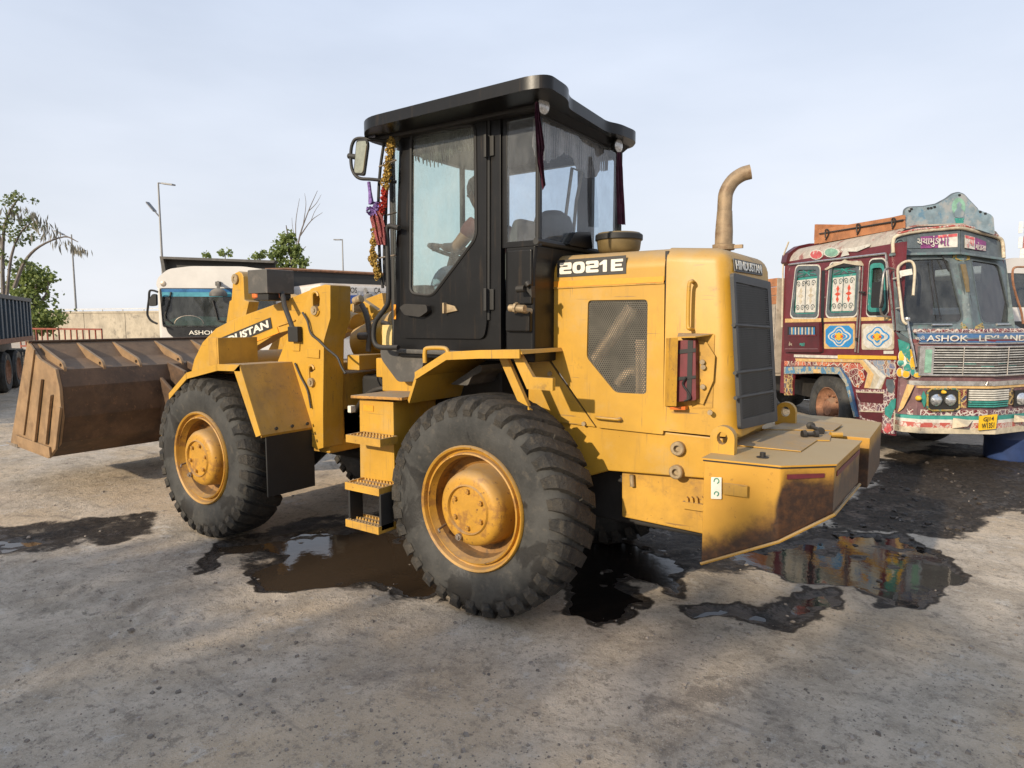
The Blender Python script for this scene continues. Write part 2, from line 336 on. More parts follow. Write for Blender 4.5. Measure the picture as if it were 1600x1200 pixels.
def height(x, y):
    P = np.stack([x+.14*vnoise(x, y, 4, 1)+.09*vnoise(x, y, 11, 2)+.04*vnoise(x, y, 27, 41), y+.14*vnoise(x, y, 4, 3)+.09*vnoise(x, y, 11, 4)+.04*vnoise(x, y, 27, 42)], 1)
    h = .010*vnoise(x, y, .7, 5)+.007*vnoise(x, y, 2.1, 6)+.005*vnoise(x, y, 6, 7)+.0035*vnoise(x, y, 17, 8)
    wet = np.zeros(len(x)); hol = np.zeros(len(x))
    for poly, a in pudw.values():
        d = sdf(P, poly); hol = np.maximum(hol, a*sst(.05, -.07, d)); wet = np.maximum(wet, sst(.10, -.0, d))
    rough = np.zeros(len(x))
    for poly, w, a in mudpoly:
        d = sdf(P, poly)+.35*vnoise(x, y, 1.6, 31)+.18*vnoise(x, y, 5, 32); m = sst(w*.7, -w*.5, d)*a; wet = np.maximum(wet, m*.95); rough = np.maximum(rough, m)
    h = h*(1-.5*hol)-.021*hol+hol*(.022*vnoise(x, y, 4.5, 61)+.014*vnoise(x, y, 12, 62))-.006*rough+rough*(.026*vnoise(x, y, 6, 9)+.018*vnoise(x, y, 15, 10)+.010*vnoise(x, y, 34, 11))
    h += .006*(1-hol)
    for c0, sl2, x0, x1 in ((-.95, .13, -7., .2), (-2.35, .16, -5., 3.5), (.9, -.2, 2.2, 6.5)):
        dy = y-(c0+sl2*x)+.08*vnoise(x, y, .8, 51); m = sst(.24, .16, np.abs(dy))*sst(x0, x0+.8, x)*sst(x1, x1-.8, x)*sst(-.15, .25, vnoise(x, y, 1.1, 52)+.1)
        wet = np.maximum(wet, .20*m); h += m*(.010*np.sign(np.sin(2*np.pi*(x*5.5+np.abs(dy)*4.)))-.003)*(1-hol)
    return h, wet
gx, gy = (-9.0, 7.5), (-3.4, 13.0)
ax_ = np.concatenate([np.arange(-9, -3.2, .055), np.arange(-3.2, 3.4, .023), np.arange(3.4, 7.5, .055), [7.5]]); ay_ = np.concatenate([np.arange(-3.4, -1.2, .045), np.arange(-1.2, 4.4, .023), np.arange(4.4, 13, .06), [13.]])
nx, ny = len(ax_)-1, len(ay_)-1
xs, ys = np.meshgrid(ax_, ay_, indexing='ij'); x, y = xs.ravel(), ys.ravel()
hh, wet = height(x, y)
edge = np.minimum(np.minimum(x-gx[0], gx[1]-x), np.minimum(y-gy[0], gy[1]-y)); fade = sst(0, .8, edge); hh = hh*fade-.03*(1-sst(0, .25, edge))
me = bpy.data.meshes.new('ground'); me.vertices.add(len(x)); me.vertices.foreach_set('co', np.stack([x, y, hh], 1).ravel())
idx = np.arange((nx+1)*(ny+1)).reshape(nx+1, ny+1); q = np.stack([idx[:-1, :-1], idx[1:, :-1], idx[1:, 1:], idx[:-1, 1:]], -1).reshape(-1, 4)
me.loops.add(q.size); me.polygons.add(len(q)); me.loops.foreach_set('vertex_index', q.ravel()); me.polygons.foreach_set('loop_start', np.arange(0, q.size, 4)); me.polygons.foreach_set('use_smooth', [True]*len(q)); me.update()
at = me.attributes.new('wet', 'FLOAT', 'POINT'); at.data.foreach_set('value', wet.astype(np.float32))
def groundmat():
    m, nt, b, oc = start('yard_ground')
    big = noise_(nt, .55, 5, .6, oc, .6); mid = noise_(nt, 2.6, 9, .72, oc, .4); fine = noise_(nt, 24, 9, .75, oc); grit = noise_(nt, 140, 3, .65, oc)
    c = mixrgb(nt, ramp_(nt, mid, .30, .70), (.36, .298, .226), (.62, .52, .405))
    c = mixrgb(nt, ramp_(nt, big, .44, .62, 0, .6), c, (.56, .42, .27))
    c = mixrgb(nt, ramp_(nt, noise_(nt, 1.1, 10, .74, oc, .8), .54, .68, 0, .75), c, (.17, .14, .112))
    c = mixrgb(nt, ramp_(nt, noise_(nt, 3.6, 10, .78, oc, .3), .56, .64, 0, .6), c, (.60, .55, .48))
    c = mixrgb(nt, ramp_(nt, noise_(nt, 9, 10, .8, oc, .2), .54, .62, 0, .65), c, (.17, .142, .112))
    c = mixrgb(nt, ramp_(nt, fine, .50, .66, 0, .6), c, (.22, .182, .142)); c = mixrgb(nt, ramp_(nt, grit, .57, .68, 0, .8), c, (.66, .58, .47)); c = mixrgb(nt, ramp_(nt, noise_(nt, 70, 4, .7, oc), .60, .67, 0, .6), c, (.11, .09, .072))  # dark specks: dirt, and shade between the grit painted in
    mp = N_(nt, 'ShaderNodeMapping'); mp.inputs['Rotation'].default_value = (0, 0, .5); mp.inputs['Scale'].default_value = (.5, 3.5, 1); nt.links.new(oc, mp.inputs[0])
    c = mixrgb(nt, ramp_(nt, noise_(nt, 1.6, 8, .7, mp.outputs[0]), .56, .68, 0, .5), c, (.20, .17, .14))
    vo = N_(nt, 'ShaderNodeTexVoronoi'); vo.inputs['Scale'].default_value = 38; nt.links.new(oc, vo.inputs['Vector'])
    st = ramp_(nt, vo.outputs['Distance'], .26, .12); st = math_(nt, 'MULTIPLY', st, ramp_(nt, noise_(nt, 6, 3, .6, oc), .5, .62))
    c = mixrgb(nt, math_(nt, 'MULTIPLY', st, .7), c, mixrgb(nt, vo.outputs['Color'], (.10, .09, .08), (.45, .41, .36)))
    a = N_(nt, 'ShaderNodeAttribute', attribute_name='wet'); w = a.outputs['Fac']
    wn_ = math_(nt, 'ADD', w, math_(nt, 'ADD', math_(nt, 'MULTIPLY', math_(nt, 'SUBTRACT', fine, .5), .5), math_(nt, 'MULTIPLY', math_(nt, 'SUBTRACT', mid, .5), 1.5)))
    wm = ramp_(nt, wn_, .34, .66); gloss = ramp_(nt, wn_, .80, 1.05)
    c = mixrgb(nt, wm, c, mixrgb(nt, ramp_(nt, fine, .35, .65), (.016, .013, .010), (.060, .045, .032)))
    nt.links.new(c, b.inputs['Base Color']); nt.links.new(math_(nt, 'SUBTRACT', ramp_(nt, wm, 0, 1, .92, .62), math_(nt, 'MULTIPLY', gloss, .34)), b.inputs['Roughness']); nt.links.new(ramp_(nt, gloss, 0, 1, .2, .5), b.inputs['Specular IOR Level'])
    hgt = math_(nt, 'ADD', math_(nt, 'MULTIPLY', grit, .45), math_(nt, 'ADD', math_(nt, 'MULTIPLY', fine, 1.3), math_(nt, 'ADD', math_(nt, 'MULTIPLY', mid, 1.6), math_(nt, 'MULTIPLY', st, .5))))
    bump_(nt, b, hgt, .016, .8); return m
M['ground'] = groundmat(); me.materials.append(M['ground'])
g = bpy.data.objects.new('ground', me); col.objects.link(g); g['kind'] = 'structure'
# the ground beyond, to the horizon, round the finely modelled yard
bm = new(); F_ = 1500.
o4 = [(-F_, -F_), (F_, -F_), (F_, F_), (-F_, F_)]; i4 = [(gx[0]+.12, gy[0]+.12), (gx[1]-.12, gy[0]+.12), (gx[1]-.12, gy[1]-.12), (gx[0]+.12, gy[1]-.12)]
ov = [bm.verts.new((a, b, -.006)) for a, b in o4]; iv = [bm.verts.new((a, b, -.006)) for a, b in i4]
for k in range(4): bm.faces.new([ov[k], ov[(k+1) % 4], iv[(k+1) % 4], iv[k]])
o = fin(bm, 'distant_ground', M['ground'], None, smooth=0); o['kind'] = 'structure'
for p in o.data.polygons:
    if p.normal.z < 0: o.data.flip_normals(); break
# water in the hollows
def water(name, c, amt, rough=.03):
    m, nt, b, oc = start(name); b.inputs['Base Color'].default_value = c+(1,); b.inputs['Roughness'].default_value = rough; b.inputs['IOR'].default_value = 1.36
    mp = N_(nt, 'ShaderNodeMapping'); mp.inputs['Scale'].default_value = (1, 1, 1); nt.links.new(oc, mp.inputs[0])
    bump_(nt, b, noise_(nt, 9, 4, .6, mp.outputs[0]), amt, .5); return m
M['muddywater'] = water('muddy_brown_water', (.052, .036, .023), .0025); M['soakedmud'] = water('oil_soaked_mud', (.010, .008, .007), .006, .22); M['oilwater'] = water('dark_oily_water', (.012, .010, .009), .0018)
for k, (poly, a) in pudw.items():
    P = np.array(poly); lo, hi = P.min(0)-.15, P.max(0)+.15
    bm = new(); lev = WATER-.0008*'abcde'.index(k); vs = [bm.verts.new((u, v, lev)) for u, v in ((lo[0], lo[1]), (hi[0], lo[1]), (hi[0], hi[1]), (lo[0], hi[1]))]; bm.faces.new(vs)
    o = fin(bm, 'puddle_water', M['muddywater' if k in 'ae' else 'soakedmud' if k == 'b' else 'oilwater'], None, smooth=0); o['kind'] = 'structure'
# loose grit and pebbles
def pebbles():
    n = 1900; px = rng.uniform(-60, 1660, n); py = 1240-(rng.uniform(0, 1, n)**1.6)*520; V_ = []; F2 = []; k = 0
    pts = [Z(a, b, 0.) for a, b in zip(px, py)]; X_ = np.array([p.x for p in pts]); Y_ = np.array([p.y for p in pts]); H_, _ = height(X_, Y_)
    for i in range(n):
        s = .003+.010*rng.random()**6; r = rng.uniform(.7, 1.3, (8, 3)); c = np.array([X_[i], Y_[i], H_[i]+s*.25]); th = rng.uniform(0, 6.28)
        base = np.array([(-1, -1, -.6), (1, -1, -.6), (1, 1, -.6), (-1, 1, -.6), (-.7, -.7, .6), (.7, -.7, .6), (.7, .7, .6), (-.7, .7, .6)])*r*s
        co, si = math.cos(th), math.sin(th); base = np.stack([base[:, 0]*co-base[:, 1]*si, base[:, 0]*si+base[:, 1]*co, base[:, 2]], 1)+c
        V_ += base.tolist(); F2 += [(k, k+1, k+5, k+4), (k+1, k+2, k+6, k+5), (k+2, k+3, k+7, k+6), (k+3, k, k+4, k+7), (k+4, k+5, k+6, k+7)]; k += 8
    me = bpy.data.meshes.new('pebbles'); me.from_pydata(V_, [], F2); me.materials.append(pal('pebble', (.27, .23, .19), .9, var=.6, scale=9))
    o = bpy.data.objects.new('pebbles', me); col.objects.link(o); o['kind'] = 'stuff'; o['label'] = 'loose grit and pebbles scattered over the yard'
pebbles()
def clods():
    bm = new(); r = random.Random(8)
    for _ in range(420):
        px, py = r.gauss(1410, 110), r.gauss(790, 42)
        if py < 705 or py > 905: continue
        p = Z(px, py, 0.); s = .006+.026*r.random()**3; h_, w_ = height(np.array([p.x]), np.array([p.y]))
        if w_[0] < .3: continue
        n0 = len(bm.verts); bmesh.ops.create_icosphere(bm, subdivisions=1, radius=s, matrix=Matrix.Translation((p.x, p.y, h_[0]+s*.2)))
        bm.verts.ensure_lookup_table()
        for v in bm.verts[n0:]: v.co = Vector((p.x, p.y, h_[0]+s*.2))+(v.co-Vector((p.x, p.y, h_[0]+s*.2)))*r.uniform(.6, 1.35); v.co.z = h_[0]+(v.co.z-h_[0])*.7
    o = fin(bm, 'mud_clods', M['mudclod'], None, smooth=0); o['kind'] = 'stuff'; o['label'] = 'dark wet clods of mud churned up in front of the painted lorry'
M['mudclod'] = pal('wet_mud_clod', (.045, .034, .025), .6, var=.4, scale=30, bump=.004)
clods()
# ================================================================= WHEEL LOADER (x = backwards, y = to its right, z = up)
YC = 1.0
loader = thing('wheel_loader', 'yellow wheel loader with black cab and brown bucket parked on the wet yard', 'wheel loader', (-.6, YC, 0))
V = Vector
def P_(name, mat, fn, bevel=0, parent=None, **k): return part(name, M[mat], parent or loader, fn, bevel, **k)
def S_(name, mat, pts, off, holes=(), bevel=0, parent=None, **k): return solid(name, M[mat], parent or loader, pts, off, holes, bevel, **k)
# ---- wheels: built round their own outer-face centre, axle along +y
def rubber():
    m, nt, b, oc = start('tyre_rubber')
    n1 = noise_(nt, 3, 7, .7, oc); n2 = noise_(nt, 14, 6, .7, oc); n3 = noise_(nt, 1.7, 4, .6, oc, 1.5)
    c = mixrgb(nt, ramp_(nt, n1, .3, .7), (.020, .020, .019), (.062, .060, .055))
    c = mixrgb(nt, ramp_(nt, n2, .52, .72, 0, .45), c, (.13, .11, .085))
    c = mixrgb(nt, ramp_(nt, n3, .56, .60, 0, .75), c, (.016, .015, .014))
    nt.links.new(c, b.inputs['Base Color']); nt.links.new(ramp_(nt, n3, .56, .6, .8, .45), b.inputs['Roughness'])
    bump_(nt, b, noise_(nt, 55, 4, .6, oc), .003); return m
def mudrubber():
    m, nt, b, oc = start('muddy_tread_rubber')
    n1 = noise_(nt, 4, 7, .7, oc); n2 = noise_(nt, 30, 6, .7, oc)
    c = mixrgb(nt, ramp_(nt, n1, .35, .65), (.016, .0155, .015), (.05, .043, .034))
    c = mixrgb(nt, ramp_(nt, n2, .5, .66, 0, .4), c, (.11, .088, .06))
    nt.links.new(c, b.inputs['Base Color']); b.inputs['Roughness'].default_value = .8
    bump_(nt, b, math_(nt, 'ADD', n1, n2), .02, .8); return m
M['rubber'] = rubber(); M['mudrubber'] = mudrubber()
def make_wheel():
    n = 64
    w = part('wheel', M['rim'], None, lambda bm: lathe(bm, [(.345, .12), (.372, .05), (.374, .012), (.366, .0), (.354, .008), (.346, .036), (.332, .042), (.328, .018), (.320, .014), (.314, .035), (.302, .06)], (0, 0, 0), (0, 1, 0), n), local=True, recalc=False, smooth=40)
    part('tyre', M['rubber'], w, lambda bm: lathe(bm, [(.36, .03), (.40, .006), (.47, -.006), (.53, .0), (.575, .012), (.61, .04), (.628, .09), (.632, .195), (.628, .30), (.61, .35), (.53, .39), (.47, .396), (.40, .384), (.36, .36)], (0, 0, 0), (0, 1, 0), 96), local=True, recalc=False, smooth=60)
    part('rim_well', M['rimdirtshade'], w, lambda bm: lathe(bm, [(.302, .06), (.294, .14), (.25, .165), (.20, .17), (0, .17)], (0, 0, 0), (0, 1, 0), n), local=True, recalc=False, smooth=40)
    part('inner_drum', M['dark'], w, lambda bm: lathe(bm, [(.345, .12), (.345, .37), (.0, .37)], (0, 0, 0), (0, 1, 0), 32), local=True, recalc=False)
    def lugs(bm):
        nl = 32; pitch = 2*math.pi/nl
        pa = [(.20, .632, .656, .15), (.13, .630, .658, .095), (.055, .61, .653, .03), (.028, .58, .632, .0), (.004, .56, .585, -.01), (.0, .545, .55, -.012)]
        for side in (0, 1):
            for i in range(nl):
                th0 = pitch*(i+.5*side)+random.uniform(-.01, .01); rings = []
                for k, (yy, rb, rt, sk) in enumerate(pa):
                    y2 = yy if not side else .39-yy
                    yt = y2+(-.014 if not side else .014)*(1 if k in (3, 4) else 0)
                    hw = pitch*(.40 if k < 3 else .37 if k < 4 else .28); a = th0+sk*(1 if not side else -1)
                    rings.append([bm.verts.new((r*math.sin(t), yv, r*math.cos(t))) for t, r, yv in ((a-hw, rb, y2), (a-hw*.8, rt, yt), (a+hw*.8, rt, yt), (a+hw, rb, y2))])
                for a_, b_ in zip(rings, rings[1:]):
                    for k in range(3): bm.faces.new([a_[k], a_[k+1], b_[k+1], b_[k]])
                bm.faces.new(rings[0]); bm.faces.new(rings[-1])
    tag(part('tread_lugs', M['mudrubber'], w, lugs, local=True, smooth=25), kind='stuff')
    hub = part('hub', M['rim'], w, lambda bm: lathe(bm, [(.245, .165), (.230, .12), (.226, .055), (.218, .022), (.202, .002), (.18, -.006), (.15, -.008), (.142, -.020), (.138, -.012), (.135, -.002), (0, -.006)], (0, 0, 0), (0, 1, 0), 48), local=True, recalc=False, smooth=35)
    bo = None
    for k in range(6):
        a = R_(60*k+30)
        if bo is None: bo = part('bolt', M['rim'], w, lambda bm: cyl(bm, (0, 0, 0), (0, -.016, 0), .015, 6), local=True)
        else: q = bo.copy(); col.objects.link(q); bo = q; q.parent = w
        bo.location = (.108*math.cos(a), -.004, .108*math.sin(a))
    pl = part('drain_plug', M['steel'], w, lambda bm: (cyl(bm, (0, 0, 0), (0, -.025, 0), .021, 12), cyl(bm, (0, -.025, 0), (0, -.037, 0), .012, 6)), local=True); pl.location = (-.06, 0, -.168)
    lk = part('valve_stem', M['steel'], w, lambda bm: tube(bm, [(0, .08, 0), (.01, .0, -.01), (.03, -.012, -.02)], .007), local=True); lk.location = (-.24, 0, -.15)
    return w
w0 = make_wheel()
w0.parent = loader; w0.location = (.6, -YC, .662); w0.scale = (1.015, 1, 1.015)
for (lx, ly, rz, ry) in ((-2.09, -YC-.10, 0, .3), (.6, YC, math.pi, .7), (-2.09, YC+.08, math.pi, 1.1)):
    w = twins(w0, loader); w.location = (lx, ly, .66); w.rotation_euler = (0, ry if rz == 0 else 0, rz)
# ---- chassis
P_('rear_frame', 'yellow', lambda bm: prism(bm, [V((x, .575, z)) for x, z in ((-.15, 1.15), (1.30, 1.135), (1.30, .905), (.62, .865), (.45, .80), (.0, .80), (-.15, .9))], (0, .83, 0)), .012)
P_('articulated_frame', 'yellow_worn', lambda bm: (box(bm, (-1.5, .72, .62), (.45, 1.28, .92)), box(bm, (-1.75, .80, .48), (-1.35, 1.2, 1.05))), .02)
P_('axle', 'dark', lambda bm: (tube(bm, [(0, .3, .64), (0, .8, .64), (0, 1.0, .64), (0, 1.2, .64), (0, 1.7, .64)], [.12, .12, .24, .12, .12], 12), cyl(bm, (-.9, 1, .62), (.1, 1, .64), .07)))
P_('axle', 'dark', lambda bm: (tube(bm, [(-2.69, .2, .64), (-2.69, .75, .64), (-2.69, .95, .64), (-2.69, 1.2, .64), (-2.69, 1.7, .64)], [.12, .12, .24, .12, .12], 12), cyl(bm, (-2.5, 1, .62), (-1.3, 1, .6), .07)))
P_('belly_plate', 'dark', lambda bm: box(bm, (.35, .7, .52), (1.28, 1.35, .85)), .02)
P_('gearbox', 'dark', lambda bm: box(bm, (-1.2, .62, .95), (-.2, 1.4, 1.5)), .03)
P_('pump_housing', 'enginedark', lambda bm: (box(bm, (-1.62, .66, .90), (-1.2, 1.36, 1.34)), box(bm, (-1.5, .9, 1.3), (-1.15, 1.3, 1.62))), .04)
# ---- engine hood
Ht, Hl, Hr = 2.17, .55, 1.42
def hoodshell(bm):
    prof = [(Hl, 1.985), (Hl, Ht-.11)]+[(Hl+.11-.11*math.cos(R_(a)), Ht-.11+.11*math.sin(R_(a))) for a in (18, 36, 54, 72, 90)]
    prof += [(Hr-.11+.11*math.sin(R_(a)), Ht-.11+.11*math.cos(R_(a))) for a in (0, 18, 36, 54, 72, 90)]+[(Hr, 1.2)]
    inn = [(y*.96+YC*.04*.985, z-.02 if z > 2 else z) for y, z in prof]
    prism(bm, [V((.215, y, z)) for y, z in prof+inn[::-1]], (.742, 0, 0))
P_('hood_top', 'yellow', hoodshell, .006)
holeW = rnd([Y(*p, Hl) for p in (c8(370, 410), c8(720, 405), c8(712, 960), c8(530, 950), c8(362, 745))], .025)
sideo = [V((.215, Hl, 1.98)), V((.957, Hl, 1.98)), Y(1036, 679, Hl), Y(933, 668, Hl), Y(858, 559, Hl)]
S_('hood_side_panel', 'yellow', rnd(sideo, [.01, .01, .01, .02, .02]), (0, .02, 0), [holeW], .005)
S_('hood_side_panel', 'yellow', [V((.215, Hr, 1.98)), V((.957, Hr, 1.98)), V((.957, Hr, 1.15)), V((.215, Hr, 1.15))], (0, -.02, 0))
S_('lower_panel', 'yellow', rnd([Y(831, 561, Hl+.006), Y(855, 561, Hl+.006), Y(930, 667, Hl+.006), Y(838, 655, Hl+.006)], .004), (0, .02, 0), (), .003)
lp = S_('corner_panel', 'yellow', rnd([Y(826, 520, Hl+.05), Y(860, 520, Hl+.05), Y(860, 690, Hl+.05), Y(826, 690, Hl+.05)], .004), (0, .02, 0))
for px, py in (c8(150, 840), c8(350, 1132)):
    q = Y(px, py, Hl+.006); P_('bolt', 'brass', lambda bm: cyl(bm, q, q+V((0, -.016, 0)), .014, 8))
def hb(bm):
    z0 = 1.148; x1, xt = 1.385, 1.305
    v = [bm.verts.new(p) for p in ((.967, Hl, z0), (x1, Hl, z0), (x1, Hr, z0), (.967, Hr, z0), (.967, Hl, Ht+.004), (xt, Hl, Ht-.02), (xt, Hr, Ht-.02), (.967, Hr, Ht+.004))]
    for f in ((0, 1, 2, 3), (4, 7, 6, 5), (0, 4, 5, 1), (1, 5, 6, 2), (2, 6, 7, 3), (3, 7, 4, 0)): bm.faces.new([v[i] for i in f])
    bm.edges.ensure_lookup_table()
    es = [e for e in bm.edges if {e.verts[0], e.verts[1]} in ({v[4], v[5]}, {v[5], v[6]}, {v[6], v[7]}, {v[1], v[5]}, {v[2], v[6]})]
    bmesh.ops.bevel(bm, geom=es, offset=.085, segments=5, affect='EDGES', profile=.5)
P_('hood_rear', 'yellow', hb, smooth=50)
P_('seam_gasket', 'blacktrim', lambda bm: box(bm, (.953, Hl+.012, 1.15), (.972, Hr-.012, Ht-.02)))
S_('stripe', 'orange', [Y(860, 440, Hl-.003), Y(1037, 431.5, Hl-.003), Y(1037, 440.5, Hl-.003), Y(860, 449.5, Hl-.003)], (0, .002, 0))
P_('hood_lip', 'yellow_worn', lambda bm: prism(bm, [Y(862, 449.5, Hl-.008), Y(1037, 441, Hl-.008), Y(1037, 443, Hl-.008), Y(862, 451.5, Hl-.008)], (0, .01, 0)))
# model plate
b0 = [Y(870.5, 433.5, Hl-.004), Y(978, 427.5, Hl-.004), Y(978, 398.7, Hl-.004), Y(870.5, 406.7, Hl-.004)]
plate = S_('name_plate', 'decalblack', b0, (0, .003, 0))
pw = (b0[1]-b0[0]).length; ph = (b0[3]-b0[0]).length
GL = {'2': ([(0, 0), (1, 0), (1, .25), (.34, .25), (.34, .38), (1, .38), (1, 1), (0, 1), (0, .70), (.3, .70), (.3, .76), (.68, .76), (.68, .62), (0, .62)], []), '0': ([(0, 0), (1, 0), (1, 1), (0, 1)], [[(.33, .25), (.67, .25), (.67, .75), (.33, .75)]]),
      '1': ([(.42, 0), (.80, 0), (.80, 1), (.50, 1), (.08, .74), (.08, .56), (.42, .66)], []), 'E': ([(0, 0), (1, 0), (1, .24), (.34, .24), (.34, .40), (.9, .40), (.9, .60), (.34, .60), (.34, .76), (1, .76), (1, 1), (0, 1)], [])}
def glyphs(bm):
    o_, ex_, ez_ = b0[0]+V((pw*.04, -.001, ph*.17)), (b0[1]-b0[0]).normalized()*pw*.92, V((0, 0, ph*.66)); xs_ = [(0, .2), (.215, .415), (.43, .63), (.63, .79), (.82, 1.)]
    for ch_, (a_, b_) in zip('2021E', xs_):
        m_ = lambda p: o_+ex_*(a_+(b_-a_)*p[0])+ez_*p[1]
        P, Hs = GL[ch_]; prism(bm, rnd([m_(p) for p in P], .030 if ch_ == '0' else .012 if ch_ == '2' else .003, 4), (0, -.002, 0), [rnd([m_(p) for p in h], .014, 4) for h in Hs])
P_('lettering', 'decalwhite', glyphs, parent=plate, smooth=0)
# perforated window and what sits behind it
def scr(bm): screen(bm, V((0, Hl+.012, 0)), V((1, 0, 0)), V((0, 0, 1)), [(p.x+dx, p.z+dz) for p, dx, dz in zip([Y(*q, Hl) for q in (c8(370, 410), c8(720, 405), c8(712, 960), c8(530, 950), c8(362, 745))], (-.02, .02, .02, -.01, -.02), (.02, .02, -.02, -.02, -.01))], .0135, .0044)
tag(P_('perforated_screen', 'mesh', scr, smooth=0, recalc=False), kind='stuff')
P_('engine_block', 'enginedark', lambda bm: box(bm, (.24, .80, 1.2), (.94, 1.35, 2.1)), .03)
P_('exhaust_manifold', 'lag', lambda bm: (tube(bm, [Y(920, 575, .64), Y(990, 480, .64)], .045, 12), tube(bm, [Y(1004, 640, .63), Y(1004, 530, .63)], .042, 12), tube(bm, smoothpath([Y(965, 600, .66), Y(985, 580, .66), Y(1010, 585, .68)]), .03, 10)))
# hood handles
P_('grab_handle', 'yellow', lambda bm: tube(bm, smoothpath([Y(*c8(985, 300), Hl), Y(*c8(978, 298), Hl-.05), Y(*c8(962, 330), Hl-.055), Y(*c8(956, 545), Hl-.055), Y(*c8(965, 575), Hl-.05), Y(*c8(985, 578), Hl)], 5), .0105, 8), smooth=60)
P_('grab_handle', 'yellow', lambda bm: tube(bm, smoothpath([Y(*c8(425, 1098), Hl), Y(*c8(425, 1097), Hl-.035), Y(*c8(545, 1108), Hl-.035), Y(*c8(552, 1108), Hl)], 4), .009, 8), smooth=60)
q = Y(*c8(560, 1107), Hl); P_('latch', 'brass', lambda bm: cyl(bm, q, q+V((0, -.02, 0)), .014, 10))
# rear lamp housing with its wings
wing = [Y(*c8(u, v), Hl-.02) for u, v in ((985, 635), (1060, 655), (1110, 735), (1100, 880), (1040, 1020), (1005, 1005))]
lh = P_('lamp_housing', 'yellow_worn', lambda bm: (prism(bm, [Y(*c8(828, 632), Hl-.005), Y(*c8(893, 628), Hl-.10), Y(*c8(883, 1030), Hl-.10), Y(*c8(820, 1028), Hl-.005)], (.006, -.004, 0)),
    prism(bm, [Y(*c8(893, 630), Hl-.10), Y(*c8(1000, 628), Hl-.12), Y(*c8(1105, 612), Hl), Y(*c8(900, 606), Hl)], (0, 0, .006)),
    prism(bm, wing, (.006, -.006, 0)), prism(bm, [Y(*c8(980, 610), Hl-.006), Y(*c8(1112, 610), Hl-.006), Y(*c8(1100, 1040), Hl-.006), Y(*c8(980, 1040), Hl-.006)], (0, .004, 0))))
tl = P_('tail_lamp', 'red', lambda bm: prism(bm, rnd([Y(*c8(u, v), Hl-.075) for u, v in ((893, 645), (1000, 640), (1003, 995), (885, 1005))], .01), (0, .06, 0)), .01)
P_('strap', 'blacktrim', lambda bm: (prism(bm, [Y(*c8(u, v), Hl-.079) for u, v in ((955, 645), (985, 645), (975, 995), (948, 990))], (0, .003, 0)), prism(bm, [Y(*c8(u, v), Hl-.081) for u, v in ((890, 700), (1002, 690), (1002, 712), (890, 725))], (0, .003, 0)),
    prism(bm, [Y(*c8(u, v), Hl-.083) for u, v in ((890, 860), (1002, 850), (1002, 866), (890, 880))], (0, .003, 0)), tube(bm, smoothpath([Y(*c8(u, v), Hl-.09) for u, v in ((945, 860), (925, 900), (950, 940), (970, 980), (935, 1000))]), .005, 6)), parent=tl)
S_('reflector', 'amber', [Y(*c8(850, 1036), Hl-.05), Y(*c8(940, 1032), Hl-.05), Y(*c8(940, 1052), Hl-.05), Y(*c8(850, 1050), Hl-.05)], (0, .045, 0))
for px, py in (c8(1040, 770), c8(1045, 800), c8(1043, 915), c8(1085, 1065), c8(932, 620)):
    qq = Y(px, py, Hl-.03); P_('bolt', 'brass', lambda bm: cyl(bm, qq, qq+V((.006, -.02, 0)), .014, 8))
# radiator grille on the sloping rear face
gn = V((1.022, 0, .08)).normalized(); g0 = V((1.385+.006, 0, 1.148)); sl_ = V((1.305-1.385, 0, 1.002)).normalized()
def G(px, py, o=0): return onp(px, py, g0+gn*o, gn)
go = [G(1140, 427), G(1199, 441), G(1210, 658), G(1152, 671)]
gi = [G(1144, 441), G(1194, 452), G(1205, 643), G(1155, 655)]
gf = S_('grille_frame', 'radframe', rnd(go, .02), gn*.020, [rnd(gi, .01)], .004)
S_('radiator_core', 'dark', gi, gn*.004)
uu = V((0, 1, 0)); vv = sl_
tag(P_('grille_mesh', 'meshdark', lambda bm: screen(bm, g0+gn*.018, uu, vv, [((p-g0).dot(uu), (p-g0).dot(vv)) for p in gi], .0150, .0056), smooth=0, recalc=False), kind='stuff')
P_('grille_bar', 'meshdark', lambda bm: [tube(bm, [G(1146+dx, y1, .012), G(1203+dx, y2, .012)], .011, 6) for dx, y1, y2 in ((0, 508, 512), (2, 583, 576), (3, 622, 612))])
def GT(px, py, o=.0): return onp(px, py, V((1.312+o, 0, 2.06)), V((.985, 0, .17)).normalized())
t0 = [GT(1147, 424), GT(1190, 431), GT(1189, 414), GT(1145, 404)]
npl = S_('name_plate', 'decalblack', t0, V((.006, 0, .001)))
text('HINDUSTAN', t0[0]+V((.008, .012, .012)), t0[1]-t0[0], t0[3]-t0[0], (t0[1]-t0[0]).length*.93, (t0[3]-t0[0]).length*.72, M['decalwhite'], npl, bold=.03, thick=.002)
